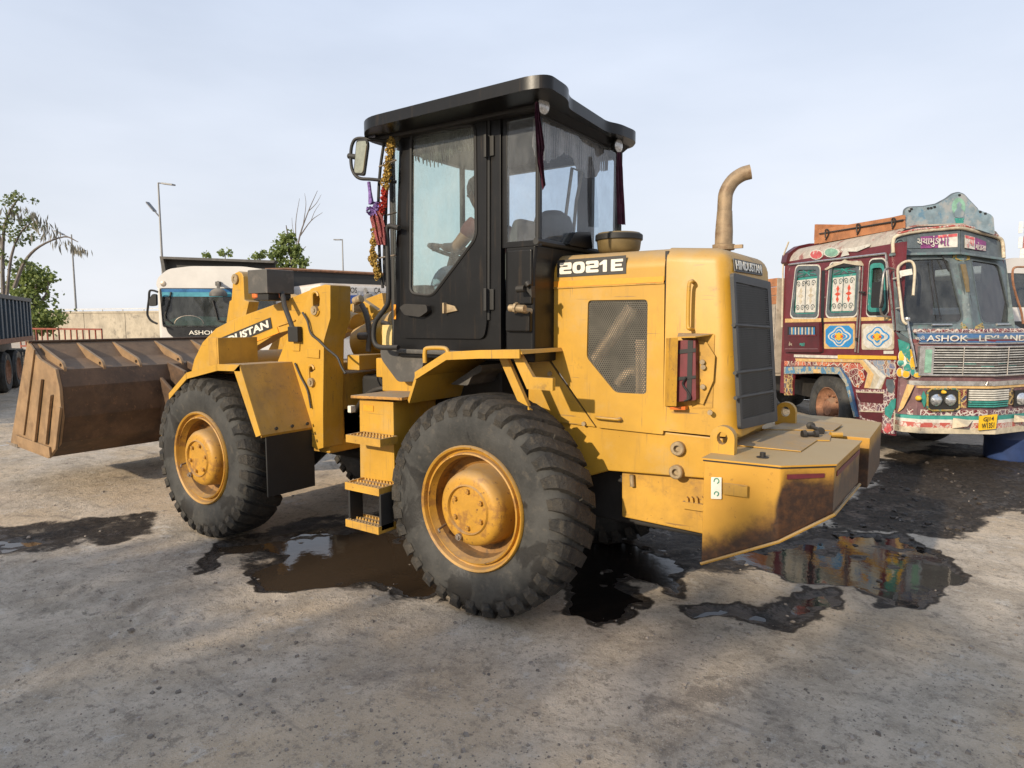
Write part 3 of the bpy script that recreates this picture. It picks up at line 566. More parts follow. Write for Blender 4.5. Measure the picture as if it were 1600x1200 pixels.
# ---- air pre-cleaner and exhaust
pc = V((.47, .98, 2.16))
P_('air_precleaner', 'ochre', lambda bm: lathe(bm, [(.105, 0), (.108, .035), (.118, .04), (.135, .06), (.142, .115), (.148, .12), (.146, .15), (.135, .165), (0, .172)], pc, (0, 0, 1), 32), recalc=False, smooth=40)
P_('collar', 'blacktrim', lambda bm: (lathe(bm, [(.112, 0), (.112, .04), (.09, .04)], pc-V((0, 0, .01)), (0, 0, 1), 32), lathe(bm, [(.149, .118), (.152, .122), (.152, .15), (.148, .156)], pc, (0, 0, 1), 32)), recalc=False)
ex = [V((1.16, .93, 2.10)), V((1.16, .93, 2.30)), V((1.16, .93, 2.44)), V((1.165, .935, 2.505)), V((1.195, .95, 2.565)), V((1.24, .97, 2.60)), V((1.285, .985, 2.612))]
P_('exhaust_stack', 'pipe', lambda bm: (tube(bm, smoothpath(ex, 4), .041, 20, cap=False), tube(bm, [p+(V((0, 0, 0))) for p in smoothpath(ex, 4)], .037, 20, cap=False)), recalc=False, smooth=60)
P_('exhaust_clamp', 'pipe', lambda bm: (lathe(bm, [(.045, .0), (.062, .0), (.064, .03), (.045, .035)], ex[0]+V((0, 0, .075)), (0, 0, 1), 20), box(bm, (1.22, .92, 2.18), (1.27, .94, 2.20)), lathe(bm, [(.050, .03), (.050, .10), (.043, .22)], ex[0]+V((0, 0, .075)), (0, 0, 1), 20)))
# ---- counterweight
TZ = 1.08
def soot():
    m, nt, b, oc = start('sooty_yellow_paint')
    sx = N_(nt, 'ShaderNodeSeparateXYZ'); nt.links.new(oc, sx.inputs[0]); x, y, z = sx.outputs
    n1 = noise_(nt, 5, 8, .7, oc); n2 = noise_(nt, 22, 6, .7, oc); n3 = noise_(nt, 2.5, 5, .6, oc)
    g = N_(nt, 'ShaderNodeNewGeometry'); sn = N_(nt, 'ShaderNodeSeparateXYZ'); nt.links.new(g.outputs['Normal'], sn.inputs[0])
    c = mixrgb(nt, ramp_(nt, n3, .3, .7), (.46, .23, .025), (.56, .29, .03))
    top = ramp_(nt, sn.outputs[2], .5, .95)
    # scorched oil stain: low on the near side plate, up to below the edge on the chamfer
    lim = math_(nt, 'ADD', ramp_(nt, x, 1.28, 1.68, .68, .88), ramp_(nt, x, 1.64, 1.685, 0, .17))
    d = math_(nt, 'SUBTRACT', math_(nt, 'ADD', lim, math_(nt, 'MULTIPLY', math_(nt, 'SUBTRACT', n1, .5), .22)), z)
    f = ramp_(nt, d, -.05, .09)
    f = math_(nt, 'MULTIPLY', f, math_(nt, 'SUBTRACT', 1., top), True)
    c = mixrgb(nt, f, c, mixrgb(nt, ramp_(nt, n2, .4, .65), (.035, .017, .010), (.085, .036, .014)))
    c = mixrgb(nt, ramp_(nt, n2, .60, .68, 0, .45), c, (.13, .06, .02))
    c = mixrgb(nt, math_(nt, 'MULTIPLY', top, ramp_(nt, n1, .2, .6, .75, .97)), c, mixrgb(nt, n3, (.34, .25, .13), (.42, .31, .16)))
    nt.links.new(c, b.inputs['Base Color']); nt.links.new(ramp_(nt, f, 0, 1, .6, .42), b.inputs['Roughness']); bump_(nt, b, math_(nt, 'ADD', n1, n2), .002); return m
M['soot'] = soot()
def cw(bm):
    a = [(1.31, .235, .55), (1.665, .27, .725), (1.869, .455, .845), (1.885, 1.20, .84), (1.62, 1.20, .80), (1.31, 1.20, .62)]
    lo = [bm.verts.new((x, y, z)) for x, y, z in a]; hi = [bm.verts.new((x, y, TZ)) for x, y, z in a]
    bm.faces.new(hi); bm.faces.new(lo[::-1])
    for i in range(6): bm.faces.new([lo[i], lo[(i+1) % 6], hi[(i+1) % 6], hi[i]])
cwt = P_('counterweight', 'soot', cw, .006)
P_('lid', 'soot', lambda bm: prism(bm, [V((x, y, TZ+.001)) for x, y in ((1.30, .225), (1.668, .261), (1.878, .450), (1.894, 1.205), (1.30, 1.205))], (0, 0, .008)), parent=cwt)
P_('lid_gap', 'dark', lambda bm: prism(bm, [V((x, y, TZ-.008)) for x, y in ((1.306, .232), (1.666, .267), (1.872, .453), (1.888, 1.2), (1.306, 1.2))], (0, 0, .0085)), parent=cwt)
P_('counterweight_lip', 'yellow_worn', lambda bm: tube(bm, [V((1.31, .228, .547)), V((1.67, .262, .722)), V((1.876, .45, .842)), V((1.893, 1.2, .838))], .008, 6), parent=cwt)
P_('red_stripe', 'red', lambda bm: (prism(bm, [V((1.69, .2895, 1.045)), V((1.83, .4162, 1.045)), V((1.83, .4162, 1.025)), V((1.69, .2895, 1.022))], (.003, -.003, 0)),
    prism(bm, [V((1.8715, .5, 1.045)), V((1.886, 1.16, 1.045)), V((1.886, 1.16, 1.02)), V((1.8715, .5, 1.02))], (.004, 0, 0))), parent=cwt)
dc = P_('instruction_sticker', 'decalwhite', lambda bm: prism(bm, rnd([Y(*d1(u, v), .2335) for u, v in ((638, 484), (692, 486), (692, 599), (637, 597))], .004), (0, -.003, 0)), parent=cwt)
M['green'] = pal('green_print', (.05, .25, .16), .6)
def stick(bm):
    for (u, v, r) in ((665, 505, 13), (665, 572, 11)):
        tube(bm, [Y(*d1(u+r*math.cos(R_(a)), v+r*math.sin(R_(a))), .2305) for a in range(-200, 100, 25)], .0035, 5)
P_('printed_symbol', 'green', stick, parent=dc.parent)
P_('side_plate', 'yellow_worn', lambda bm: prism(bm, [Y(*d1(u, v), .233) for u, v in ((700, 513), (828, 528), (826, 590), (700, 574))], (0, -.006, 0)), .002, parent=cwt)
P_('counterweight', 'soot', lambda bm: prism(bm, [V((1.25, 2.02, TZ)), V((1.262, 1.36, TZ)), V((1.915, 1.38, TZ)), V((1.905, 2.1, TZ)), V((1.7, 2.2, TZ)), V((1.30, 2.2, TZ))], (0, 0, -.30)), .006)
P_('hitch_block', 'yellow_worn', lambda bm: (box(bm, (1.30, 1.2, .70), (1.66, 1.37, TZ-.012)), box(bm, (1.66, 1.24, .86), (1.80, 1.33, .96))), .01)
topz = TZ+.011
def hz(*pts): return [Z(px, py, topz) for px, py in pts]
S_('top_hatch', 'yellow_worn', hz(d1(745, 320), d1(1105, 354), d1(1190, 296), d1(1255, 298), d1(1270, 250), d1(905, 245)), (0, 0, .006), (), .002)
S_('top_hatch', 'yellow_worn', hz(d1(915, 240), d1(1275, 245), d1(1320, 214), d1(1090, 165), d1(1060, 188)), (0, 0, .006), (), .002)
pz = Z(*d1(905, 392), TZ); P_('filler_cap', 'dark', lambda bm: (cyl(bm, pz, pz+V((0, 0, .012)), .03), cyl(bm, pz+V((0, 0, .01)), pz+V((0, 0, .035)), .014, 10)))
P_('hinge', 'yellow', lambda bm: tube(bm, [Z(*d1(1258, 262), TZ+.02), Z(*d1(1318, 262), TZ+.02)], .016, 8))
def eye(bm, o, sgn=1):
    pts = [o+V((.0, 0, 0)), o+V((.125, 0, 0)), o+V((.125, 0, .09))]+[o+V((.0625+.0625*math.cos(R_(a)), 0, .09+.0625*math.sin(R_(a)))) for a in range(0, 181, 20)]+[o+V((0, 0, .09))]
    hole = [o+V((.0625+.028*math.cos(R_(a)), 0, .09+.034*math.sin(R_(a)))) for a in range(0, 360, 30)]
    prism(bm, pts, (0, .05, 0), [hole])
for (ox, oy) in ((1.29, .38), (1.33, 1.60)): P_('lifting_eye', 'yellow', lambda bm: eye(bm, V((ox, oy, TZ))), .004)
# side box under the rail, bosses
bx = P_('battery_box', 'yellow_worn', lambda bm: prism(bm, [Y(971, 725, .63), Y(1150, 745, .63), Y(1150, 846, .63), Y(971, 808, .63)], (0, .25, 0)), .012)
P_('box_step', 'yellow_worn', lambda bm: [prism(bm, [Y(*d1(u, v), .60) for u, v in ((486, 612), (620, 632), (620, 668), (486, 648))], (0, .025, 0))]+[prism(bm, [Y(*d1(u+dx, v), .606) for dx, v in ((-9, 622), (9, 624), (6, 596), (-2, 588))], (0, .018, 0)) for u in (510, 535, 560, 590)], parent=bx)
P_('drain_cock', 'brass', lambda bm: cyl(bm, Y(987, 742, .61), Y(988, 760, .61), .014), parent=bx)
for px, py in ((1061, 700), (1058.5, 736.5)):
    q = Y(px, py, .575)
    P_('pin_boss', 'brass', lambda bm: lathe(bm, [(.040, 0), (.040, -.03), (.034, -.036), (.020, -.036), (.018, -.01), (0, -.01)], q, (0, 1, 0), 20), recalc=True)
# ---- rear fenders
fp = [(-.57, 1.262), (-.495, 1.44), (-.235, 1.575), (.02, 1.592), (.30, 1.602)]
def fend(bm, y0, y1):
    up = [V((x, y0, z)) for x, z in fp]; lo = [V((x+.012, y0, z-.022)) for x, z in fp]
    for a, b, c, d in zip(up, up[1:], lo[1:], lo): prism(bm, [a, b, c, d], (0, y1-y0, 0))
def lip(bm, y0, s):
    for (a, b) in zip(fp[1:], fp[2:]):
        prism(bm, [V((a[0], y0, a[1]+.004)), V((b[0], y0, b[1]+.004)), V((b[0], y0, b[1]-.045)), V((a[0], y0, a[1]-.045))], (0, s*.012, 0))
for y0, y1 in ((.10, .62), (1.90, 1.38)):
    fr = P_('fender', 'yellow', lambda bm: fend(bm, y0, y1))
    P_('fender_lip', 'yellow', lambda bm: lip(bm, y0, -1 if y0 < 1 else 1), parent=fr)
    P_('bracket', 'yellow', lambda bm: (prism(bm, [V((.05, y0+.12, 1.57)), V((.11, y0+.12, 1.57)), V((.30, y0+.12, 1.22)), V((.24, y0+.12, 1.22))], (0, .03 if y0 < 1 else -.03, 0)), prism(bm, [V((.20, y0+.05, 1.58)), V((.26, y0+.05, 1.58)), V((.35, y0+.05, 1.45)), V((.48, y0+.05, 1.45)), V((.48, y0+.05, 1.38)), V((.31, y0+.05, 1.38))], (0, .03 if y0 < 1 else -.03, 0))), parent=fr)
P_('fender_handle', 'yellow', lambda bm: tube(bm, smoothpath([Y(*c5(480, 770), .13), Y(*c5(480, 690), .13), Y(*c5(500, 665), .13), Y(*c5(620, 665), .13), Y(*c5(645, 690), .13), Y(*c5(650, 705), .13)], 4), .014, 8), smooth=60)
# ---- ladder box and steps
lb = P_('ladder_box', 'yellow', lambda bm: prism(bm, [V((-1.02, .1, 1.24)), V((-.70, .1, 1.24)), V((-.70, .1, .705)), V((-1.03, .1, .69))], (0, .42, 0)), .008)
P_('warning_sticker', 'orange', lambda bm: (prism(bm, [Y(*c6(u, v), .098) for u, v in ((664, 396), (717, 402), (717, 433), (664, 428))], (0, -.002, 0))), parent=lb)
def tread(bm, x0, x1, y0, y1, z, t=.05, teeth=True):
    box(bm, (x0, y0, z-t), (x1, y0+.012, z)); box(bm, (x0, y1-.012, z-t), (x1, y1, z)); box(bm, (x0, y0+.012, z-t), (x0+.012, y1-.012, z)); box(bm, (x1-.012, y0+.012, z-t), (x1, y1-.012, z))
    box(bm, (x0+.012, y0+.012, z-t), (x1-.012, y1-.012, z-.012))
    if teeth:
        nx = int((x1-x0)/.03)
        for i in range(nx):
            for j in range(3):
                x = x0+.012+(x1-x0-.024)*(i+.5)/nx; y = y0+.02+(y1-y0-.04)*j/2
                lathe(bm, [(.010, 0), (.007, .014), (0, .012)], (x, y, z-.012), (0, 0, 1), 5)
P_('step', 'yellow_worn', lambda bm: tread(bm, -.98, -.66, -.06, .098, 1.02))
P_('step', 'yellow_worn', lambda bm: tread(bm, -1.0, -.68, -.06, .12, .70))
st = P_('step', 'yellow_worn', lambda bm: tread(bm, -.98, -.67, -.08, .08, .455))
for x0 in (-.98, -.69): P_('step_strap', 'blacktrim', lambda bm: box(bm, (x0, -.055, .42), (x0+.02, .06, .66)), .004)
def tp(bm): prism(bm, [V((-1.05, .05, 1.245)), V((-.575, .05, 1.262)), V((-.575, .45, 1.262)), V((-1.05, .45, 1.245))], (0, 0, .02))
P_('tread_plate', 'yellow_rusty', tp, .004)
P_('hydraulic_tank', 'yellow', lambda bm: prism(bm, [V((-1.13, .42, 1.255)), V((-.58, .42, 1.27)), V((-.66, .42, 1.50)), V((-1.13, .42, 1.53))], (0, .3, 0)), .01)
# ---- cab
CL, CR_, XR = .30, 1.40, .27
cabw = [V((-.80, CL, 2.965)), V((.02, CL, 2.965)), V((.02, CL, 1.565)), Y(614, 546, CL)]
doorwin = rnd([Y(*c4(u, v), CL) for u, v in ((382, 335), (725, 293), (730, 875), (505, 1175), (378, 1160))], .045)
cab = S_('cab_wall', 'black', cabw, (0, .05, 0), [doorwin], .004)
dw2 = rnd([Y(*c4(u, v), CL-.02) for u, v in ((392, 345), (712, 302), (718, 868), (498, 1160), (388, 1148))], .05)
dout = rnd([Y(*c4(u, v), CL-.02) for u, v in ((340, 325), (372, 318), (768, 228), (768, 1300), (755, 1375), (340, 1370))], [.03, .01, .06, .02, .09, .05], 5)
door = S_('door', 'black', dout, (0, .018, 0), [dw2], .006)
P_('window_gasket', 'blacktrim', lambda bm: tube(bm, dw2+[dw2[0]], .011, 6, cap=False), parent=door)
S_('door_glass', 'glass', rnd([Y(*c4(u, v), CL-.014) for u, v in ((390, 343), (714, 300), (720, 868), (498, 1162), (386, 1150))], .05), (0, .005, 0), parent=door)
P_('door_gap_seal', 'blacktrim', lambda bm: tube(bm, smoothpath([Y(*c4(u, v), CL-.004) for u, v in ((745, 232), (775, 245), (780, 300), (780, 700), (779, 1280))], 3), .012, 6), parent=cab)
hd = P_('door_handle', 'dark', lambda bm: prism(bm, rnd([Y(*c5(u, v), CL-.06) for u, v in ((293, 372), (330, 345), (490, 352), (498, 400), (440, 440), (330, 425))], .015), (0, .045, 0)), .01, parent=door)
P_('door_latch', 'brass', lambda bm: (box(bm, Y(*c5(615, 415), CL-.06), Y(*c5(632, 338), CL-.02)), prism(bm, [Y(*c5(u, v), CL-.035) for u, v in ((632, 345), (690, 360), (712, 395), (632, 412))], (0, .015, 0))), .004, parent=door)
for vv_ in (412, 1180):
    hg = P_('hinge', 'blacktrim', lambda bm: (box(bm, Y(*c4(752, vv_+55), CL-.045), Y(*c4(778, vv_-58), CL-.02)), box(bm, Y(*c4(778, vv_+50), CL-.012), Y(*c4(808, vv_-55), CL-.002))), .004, parent=door)
# rear quarter
S_('quarter_frame', 'black', [V((.02, CL+.015, 2.96)), V((.285, CL+.015, 2.96)), V((.285, CL+.015, 2.2)), V((.02, CL+.015, 2.2))], (0, .03, 0), [[V((.055, CL+.015, 2.93)), V((.262, CL+.015, 2.93)), V((.262, CL+.015, 2.235)), V((.055, CL+.015, 2.235))]], .003)
S_('quarter_glass', 'glassclear', [V((.05, CL+.02, 2.94)), V((.27, CL+.02, 2.94)), V((.27, CL+.02, 2.23)), V((.05, CL+.02, 2.23))], (0, .005, 0))
def lowq(bm):
    prism(bm, [V((.035, CL+.02, 1.56)), V((.035, CL+.02, 2.215)), V((.265, CL+.02, 2.215)), V((.245, CL+.02, 2.05)), V((.245, CL+.02, 1.56))], (0, 1.08, 0))
P_('cab_rear_body', 'black', lowq, .02, seg=3)
P_('raised_panel', 'black', lambda bm: (box(bm, (.06, CL-.012, 1.70), (.235, CL+.06, 1.83)), box(bm, (.06, CL+.004, 1.86), (.238, CL+.06, 2.185))), .012)
P_('valve_fitting', 'brass', lambda bm: (cyl(bm, Y(*c5(1092, 375), CL-.06), Y(*c5(1200, 380), CL-.06), .022), cyl(bm, Y(*c5(1130, 372), CL-.06), Y(*c5(1145, 375), CL-.06), .032, 8), cyl(bm, Y(*c5(1150, 385), CL-.06), Y(*c5(1245, 400), CL+.02), .018)))
P_('valve_fitting', 'dark', lambda bm: (cyl(bm, Y(*c5(1145, 240), CL-.05), Y(*c5(1200, 235), CL-.05), .02), prism(bm, [Y(*c5(u, v), CL-.035) for u, v in ((1180, 215), (1245, 215), (1250, 300), (1230, 270))], (0, .04, 0)), cyl(bm, Y(*c5(1215, 190), CL-.05), Y(*c5(1230, 215), CL-.05), .018)))
rg = [V((XR, CL+.03, 2.95)), V((XR, 1.36, 2.95)), V((XR, 1.36, 2.235)), V((XR, CL+.03, 2.225))]
S_('rear_glass', 'glassclear', rg, (.006, 0, 0))
P_('rear_frame_post', 'blacktrim', lambda bm: (tube(bm, [V((XR, CL+.02, 2.2)), V((XR, CL+.02, 2.96))], .014, 8), tube(bm, [V((XR, 1.37, 2.2)), V((XR, 1.37, 2.96))], .03, 8), tube(bm, [V((XR, CL, 2.225)), V((XR, 1.38, 2.225))], .02, 8), box(bm, (XR-.02, CL+.03, 2.93), (XR+.012, 1.37, 2.965))))
P_('vent_hump', 'black', lambda bm: prism(bm, rnd([X(*c4(u, v), XR+.05) for u, v in ((1185, 890), (1215, 840), (1290, 838), (1300, 925), (1185, 905))], .02), (-.06, 0, 0)), .008)
# front: chamfer glasses, windscreen, posts; right side wall with its window
A_, B_, Cc, D_ = (-.82, CL), (-1.03, .46), (-1.03, 1.24), (-.82, 1.40)
def quad(a, b, z0, z1): return [V((a[0], a[1], z0)), V((b[0], b[1], z0)), V((b[0], b[1], z1)), V((a[0], a[1], z1))]
for nm, a, b in (('corner_glass', A_, B_), ('windscreen', B_, Cc), ('corner_glass', Cc, D_)):
    n_ = V((b[1]-a[1], a[0]-b[0], 0)).normalized(); S_(nm, 'glassgreen', quad(a, b, 1.60, 2.96), n_*.006)
for p in (B_, Cc, D_): P_('front_post', 'blacktrim', lambda bm: tube(bm, [V((p[0], p[1], 1.55)), V((p[0], p[1], 2.97))], .022, 8))
rw = [V((-.83, CR_, 1.565)), V((.27, CR_, 1.565)), V((.27, CR_, 2.95)), V((-.83, CR_, 2.95))]
S_('cab_wall', 'black', rw, (0, -.04, 0), [rnd([V((-.79, CR_, 1.95)), V((-.05, CR_, 1.95)), V((-.05, CR_, 2.90)), V((-.79, CR_, 2.90))], .05), rnd([V((.07, CR_, 2.15)), V((.24, CR_, 2.15)), V((.24, CR_, 2.90)), V((.07, CR_, 2.90))], .03)])
S_('side_glass', 'glassclear', [V((-.80, CR_-.02, 1.93)), V((.24, CR_-.02, 1.93)), V((.24, CR_-.02, 2.92)), V((-.80, CR_-.02, 2.92))], (0, .005, 0))
P_('cab_floor', 'black', lambda bm: prism(bm, [V((-1.05, .45, 1.52)), V((-.84, CL+.01, 1.52)), V((.26, CL+.01, 1.52)), V((.26, 1.39, 1.52)), V((-.84, 1.39, 1.52)), V((-1.05, 1.25, 1.52))], (0, 0, .06)), .01)
P_('cab_front_skirt', 'black', lambda bm: prism(bm, [V((-1.035, .45, 1.56)), V((-.83, CL+.005, 1.56)), V((-.83, CL+.06, 1.56)), V((-1.0, .49, 1.56)), V((-1.0, 1.22, 1.56)), V((-1.035, 1.25, 1.56))], (0, 0, .10)))
P_('under_cab_cover', 'greyplastic', lambda bm: prism(bm, rnd([Y(*c5(u, v), .335) for u, v in ((155, 668), (475, 690), (470, 775), (415, 905), (285, 908), (205, 800), (165, 745))], .03), (0, .45, 0)), .02, seg=3)
P_('under_cab_cover', 'greyplastic', lambda bm: prism(bm, rnd([Y(*c5(u, v), .335) for u, v in ((660, 925), (880, 780), (895, 830), (815, 870), (790, 935))], .02), (0, .3, 0)), .02, seg=3)
P_('sill', 'greyplastic', lambda bm: box(bm, (-.85, CL-.015, 1.545), (.05, CL+.05, 1.575)), .008)
# roof with two rear ears
rz = 2.972
ro = [(-.86, .04), (.40, .03), (.50, .07), (.485, .30), (.41, .42), (.375, .98), (.42, 1.08), (.44, 1.30), (.34, 1.44), (-.86, 1.50), (-1.06, 1.30), (-1.06, .24)]
ro = rnd([V((x, y, rz)) for x, y in ro], [.12, .06, .07, .1, .1, .1, .1, .07, .06, .12, .1, .1], 5)
P_('cab_roof', 'black', lambda bm: prism(bm, ro, (0, 0, .068)), .016, seg=3)
P_('roof_liner', 'dark', lambda bm: prism(bm, [V((x, y, 2.95)) for x, y in ((-.95, .22), (.30, .25), (.30, 1.40), (-.95, 1.40))], (0, 0, .034)), .01)
P_('roof_bracket', 'blacktrim', lambda bm: prism(bm, [Y(*c4(u, v), .25) for u, v in ((188, 320), (275, 335), (278, 370), (215, 372))], (0, .05, 0)), .005)
P_('roof_visor', 'black', lambda bm: prism(bm, [V((.27, .30, 2.984)), V((.36, .30, 2.984)), V((.29, .30, 2.94)), V((.27, .30, 2.94))], (0, 1.1, 0)))
M['lampface'] = pal('lamp_glass', (.55, .55, .55), .2, .3, var=.4, scale=90)
for px, py, rad, xx in ((849.5, 165, .048, .36), (967, 228, .045, .36)):
    q = X(px, py, xx); ax = V((1, -.25, -.1)).normalized()
    wl_ = P_('work_lamp', 'blacktrim', lambda bm: (lathe(bm, [(0, -.05), (rad*.7, -.045), (rad*1.08, -.01), (rad*1.08, .0), (rad*.98, .004)], q, ax, 24), tube(bm, [q-ax*.03, q+V((-.05, 0, .06)), q+V((-.05, 0, .12))], .01, 6)))
    P_('lamp_lens', 'lampface', lambda bm: lathe(bm, [(rad*.98, .0), (rad*.7, .006), (0, .009)], q, ax, 24), parent=wl_)
# handrails, mirror
P_('handrail', 'blacktrim', lambda bm: tube(bm, smoothpath([Y(*c3(u, v), .22) for u, v in ((1400, -110), (1320, -118), (1317, 0), (1322, 180), (1325, 400), (1300, 470), (1235, 560), (1218, 640), (1225, 715), (1265, 750), (1395, 752))], 5), .017, 8), smooth=60)
P_('handrail', 'blacktrim', lambda bm: tube(bm, smoothpath([Y(*c4(u, v), .28) for u, v in ((285, 430), (270, 600), (262, 830), (258, 1010), (268, 1110))], 4), .012, 8), smooth=60)
P_('handrail', 'blacktrim', lambda bm: tube(bm, smoothpath([Y(*c4(u, v), .26) for u, v in ((262, 360), (238, 520), (228, 700), (236, 1000), (250, 1120))], 4), .010, 8), smooth=60)
P_('wiper_rail', 'steel', lambda bm: (tube(bm, [Y(*c4(230, 515), .24), Y(*c4(318, 480), .30)], .006, 6), tube(bm, [Y(*c4(200, 975), .22), Y(*c4(318, 955), .30)], .006, 6), tube(bm, [Y(*c4(272, 755), .24), Y(*c4(318, 742), .3)], .006, 6)))
mr = P_('wing_mirror', 'blacktrim', lambda bm: prism(bm, rnd([Y(*c4(u, v), .15) for u, v in ((118, 378), (172, 375), (176, 400), (155, 555), (106, 550), (104, 530))], .02), (-.02, .035, 0)), .01)
P_('mirror_glass', 'mirror', lambda bm: prism(bm, rnd([Y(*c4(u, v), .147) for u, v in ((122, 388), (168, 384), (170, 402), (151, 546), (111, 543), (110, 525))], .02), (-.002, -.003, 0)), parent=mr)
P_('mirror_bracket', 'blacktrim', lambda bm: (tube(bm, smoothpath([Y(*c4(u, v), y) for u, v, y in ((270, 385, .25), (200, 378, .2), (125, 372, .16), (98, 400, .15), (90, 460, .15), (98, 530, .15), (130, 570, .16), (200, 577, .2), (318, 590, .28))], 5), .011, 8), cyl(bm, Y(*c4(80, 460), .15), Y(*c4(120, 465), .16), .018)), smooth=60, parent=mr)
S_('yellow_tag', 'orange', [Y(*c5(255, 350), CL-.003), Y(*c5(270, 350), CL-.003), Y(*c5(270, 455), CL-.003), Y(*c5(255, 455), CL-.003)], (0, .002, 0))
M['sticker'] = pal('yellowed_sticker', (.62, .46, .18), .6, var=.12, scale=60)
S_('warning_sticker', 'sticker', [Y(*c5(172, 498), .335), Y(*c5(243, 496), .335), Y(*c5(240, 645), .335), Y(*c5(172, 640), .335)], (0, .004, 0))
# interior
P_('seat', 'seat', lambda bm: (box(bm, (-.72, .66, 1.86), (-.28, 1.12, 1.98)), prism(bm, [V((-.30, .66, 1.95)), V((-.18, .66, 1.95)), V((-.04, .66, 2.42)), V((-.15, .66, 2.44))], (0, .46, 0)), box(bm, (-.6, .75, 1.58), (-.35, 1.05, 1.86))), .04, seg=3)
P_('headrest', 'seat', lambda bm: lathe(bm, [(0, -.13), (.09, -.11), (.135, -.05), (.14, 0), (.12, .06), (.06, .10), (0, .11)], V((.0, .93, 2.40)), (0, 0, 1), 20), recalc=False)
P_('steering_column', 'dark', lambda bm: (tube(bm, [V((-.95, .90, 1.6)), V((-.90, .90, 2.0)), V((-.84, .90, 2.26))], [.09, .06, .03], 10), box(bm, (-1.0, .6, 1.58), (-.86, 1.2, 2.02))), .0)
sw = V((-.83, .90, 2.27)); sax = V((.35, 0, .94)).normalized(); su = V((0, 1, 0)); sv = sax.cross(su)
P_('steering_wheel', 'blacktrim', lambda bm: (tube(bm, [sw+(su*math.cos(R_(a))+sv*math.sin(R_(a)))*.20 for a in range(0, 361, 15)], .014, 8, cap=False), [tube(bm, [sw, sw+(su*math.cos(R_(a))+sv*math.sin(R_(a)))*.2], .009, 6) for a in (90, 210, 330)], cyl(bm, sw-sax*.03, sw+sax*.02, .03)))
P_('control_lever', 'dark', lambda bm: [(tube(bm, [V((-.62, 1.18+.06*i, 1.8)), V((-.66, 1.18+.06*i, 2.2))], .008, 6), lathe(bm, [(0, -.02), (.02, 0), (0, .025)], V((-.66, 1.18+.06*i, 2.2)), (0, 0, 1), 8)) for i in range(3)])
P_('drain_rod', 'steel', lambda bm: tube(bm, [V((.02, 1.15, 2.2)), V((.06, 1.15, 2.6)), V((.12, 1.12, 2.78)), V((.12, .98, 2.78)), V((.06, .96, 2.3))], .012, 8))
# ---- front frame, tower, fenders
tw = [Y(*p, .35) for p in ((485, 451), (508, 444), (516, 445.5), (516, 497), (506, 532), (504.5, 640), (505, 700), (494, 703), (440, 660), (433, 566), (454, 514), (473, 484))]
slot1 = [Y(*c3(800+a, 430+b), .35) for a, b in ((-18, -60), (0, -72), (20, -62), (28, -30), (24, 20), (0, 35), (-20, 10), (-24, -30))]
slot2 = [Y(*c3(768+a, 908+b), .35) for a, b in ((-14, -16), (0, -24), (14, -16), (16, 10), (0, 24), (-15, 12))]
for y0 in (.35, 1.43):
    dy = V((0, y0-.35, 0))
    tt = S_('tower_leg', 'yellow', [p+dy for p in tw], (0, .20, 0), [[p+dy for p in slot1], [p+dy for p in slot2]], .006)
def ring(bm, c, rx, hz_, r): tube(bm, [c+V((rx*math.cos(R_(a)), 0, rx*math.sin(R_(a))+(hz_ if 0 <= a < 180 else -hz_))) for a in list(range(0, 180, 20))+[179]+list(range(180, 360, 20))+[359, 360]], r, 6, cap=False)
P_('pin_guard', 'yellow', lambda bm: ring(bm, Y(*c3(798, 435), .345), .033, .055, .010)); P_('pin_guard', 'yellow', lambda bm: ring(bm, Y(*c3(770, 955), .345), .030, .050, .010))
for px, py in (c3(793, 485), c3(768, 1003)): q = Y(px, py, .34); P_('pivot_pin', 'brass', lambda bm: (cyl(bm, q+V((0, .03, 0)), q+V((0, -.012, 0)), .035), cyl(bm, q, q+V((0, -.02, 0)), .016, 6)))
P_('tower_plate', 'yellow', lambda bm: (prism(bm, [Y(*c3(u, v), .347) for u, v in ((635, 725), (688, 722), (685, 778), (633, 776))], (0, -.006, 0)), prism(bm, [Y(*c3(u, v), .347) for u, v in ((738, 765), (830, 768), (828, 830), (736, 822))], (0, -.008, 0))), .002)
P_('front_frame', 'yellow_worn', lambda bm: (box(bm, (-3.1, .42, .72), (-1.72, 1.56, 1.08)), box(bm, (-1.95, .55, .8), (-1.72, 1.43, 1.35)), box(bm, (-2.6, .6, 1.0), (-2.2, 1.38, 1.4))), .02)
P_('cross_beam', 'yellow', lambda bm: (box(bm, (-1.66, .56, 1.38), (-1.52, 1.42, 1.50)), box(bm, (-1.40, .62, 1.33), (-1.22, 1.40, 1.48))), .01)
P_('hydraulic_cylinder', 'yellow', lambda bm: (cyl(bm, V((-1.9, .98, 1.55)), V((-1.45, .98, 1.70)), .17, 24), cyl(bm, V((-2.9, .98, 1.95)), V((-2.0, .98, 1.75)), .075, 20)), smooth=40)
P_('hydraulic_cylinder', 'yellow', lambda bm: (cyl(bm, V((-3.3, .70, .95)), V((-1.75, .62, 1.05)), .07, 16), cyl(bm, V((-3.3, 1.28, .95)), V((-1.75, 1.36, 1.05)), .07, 16)), smooth=40)
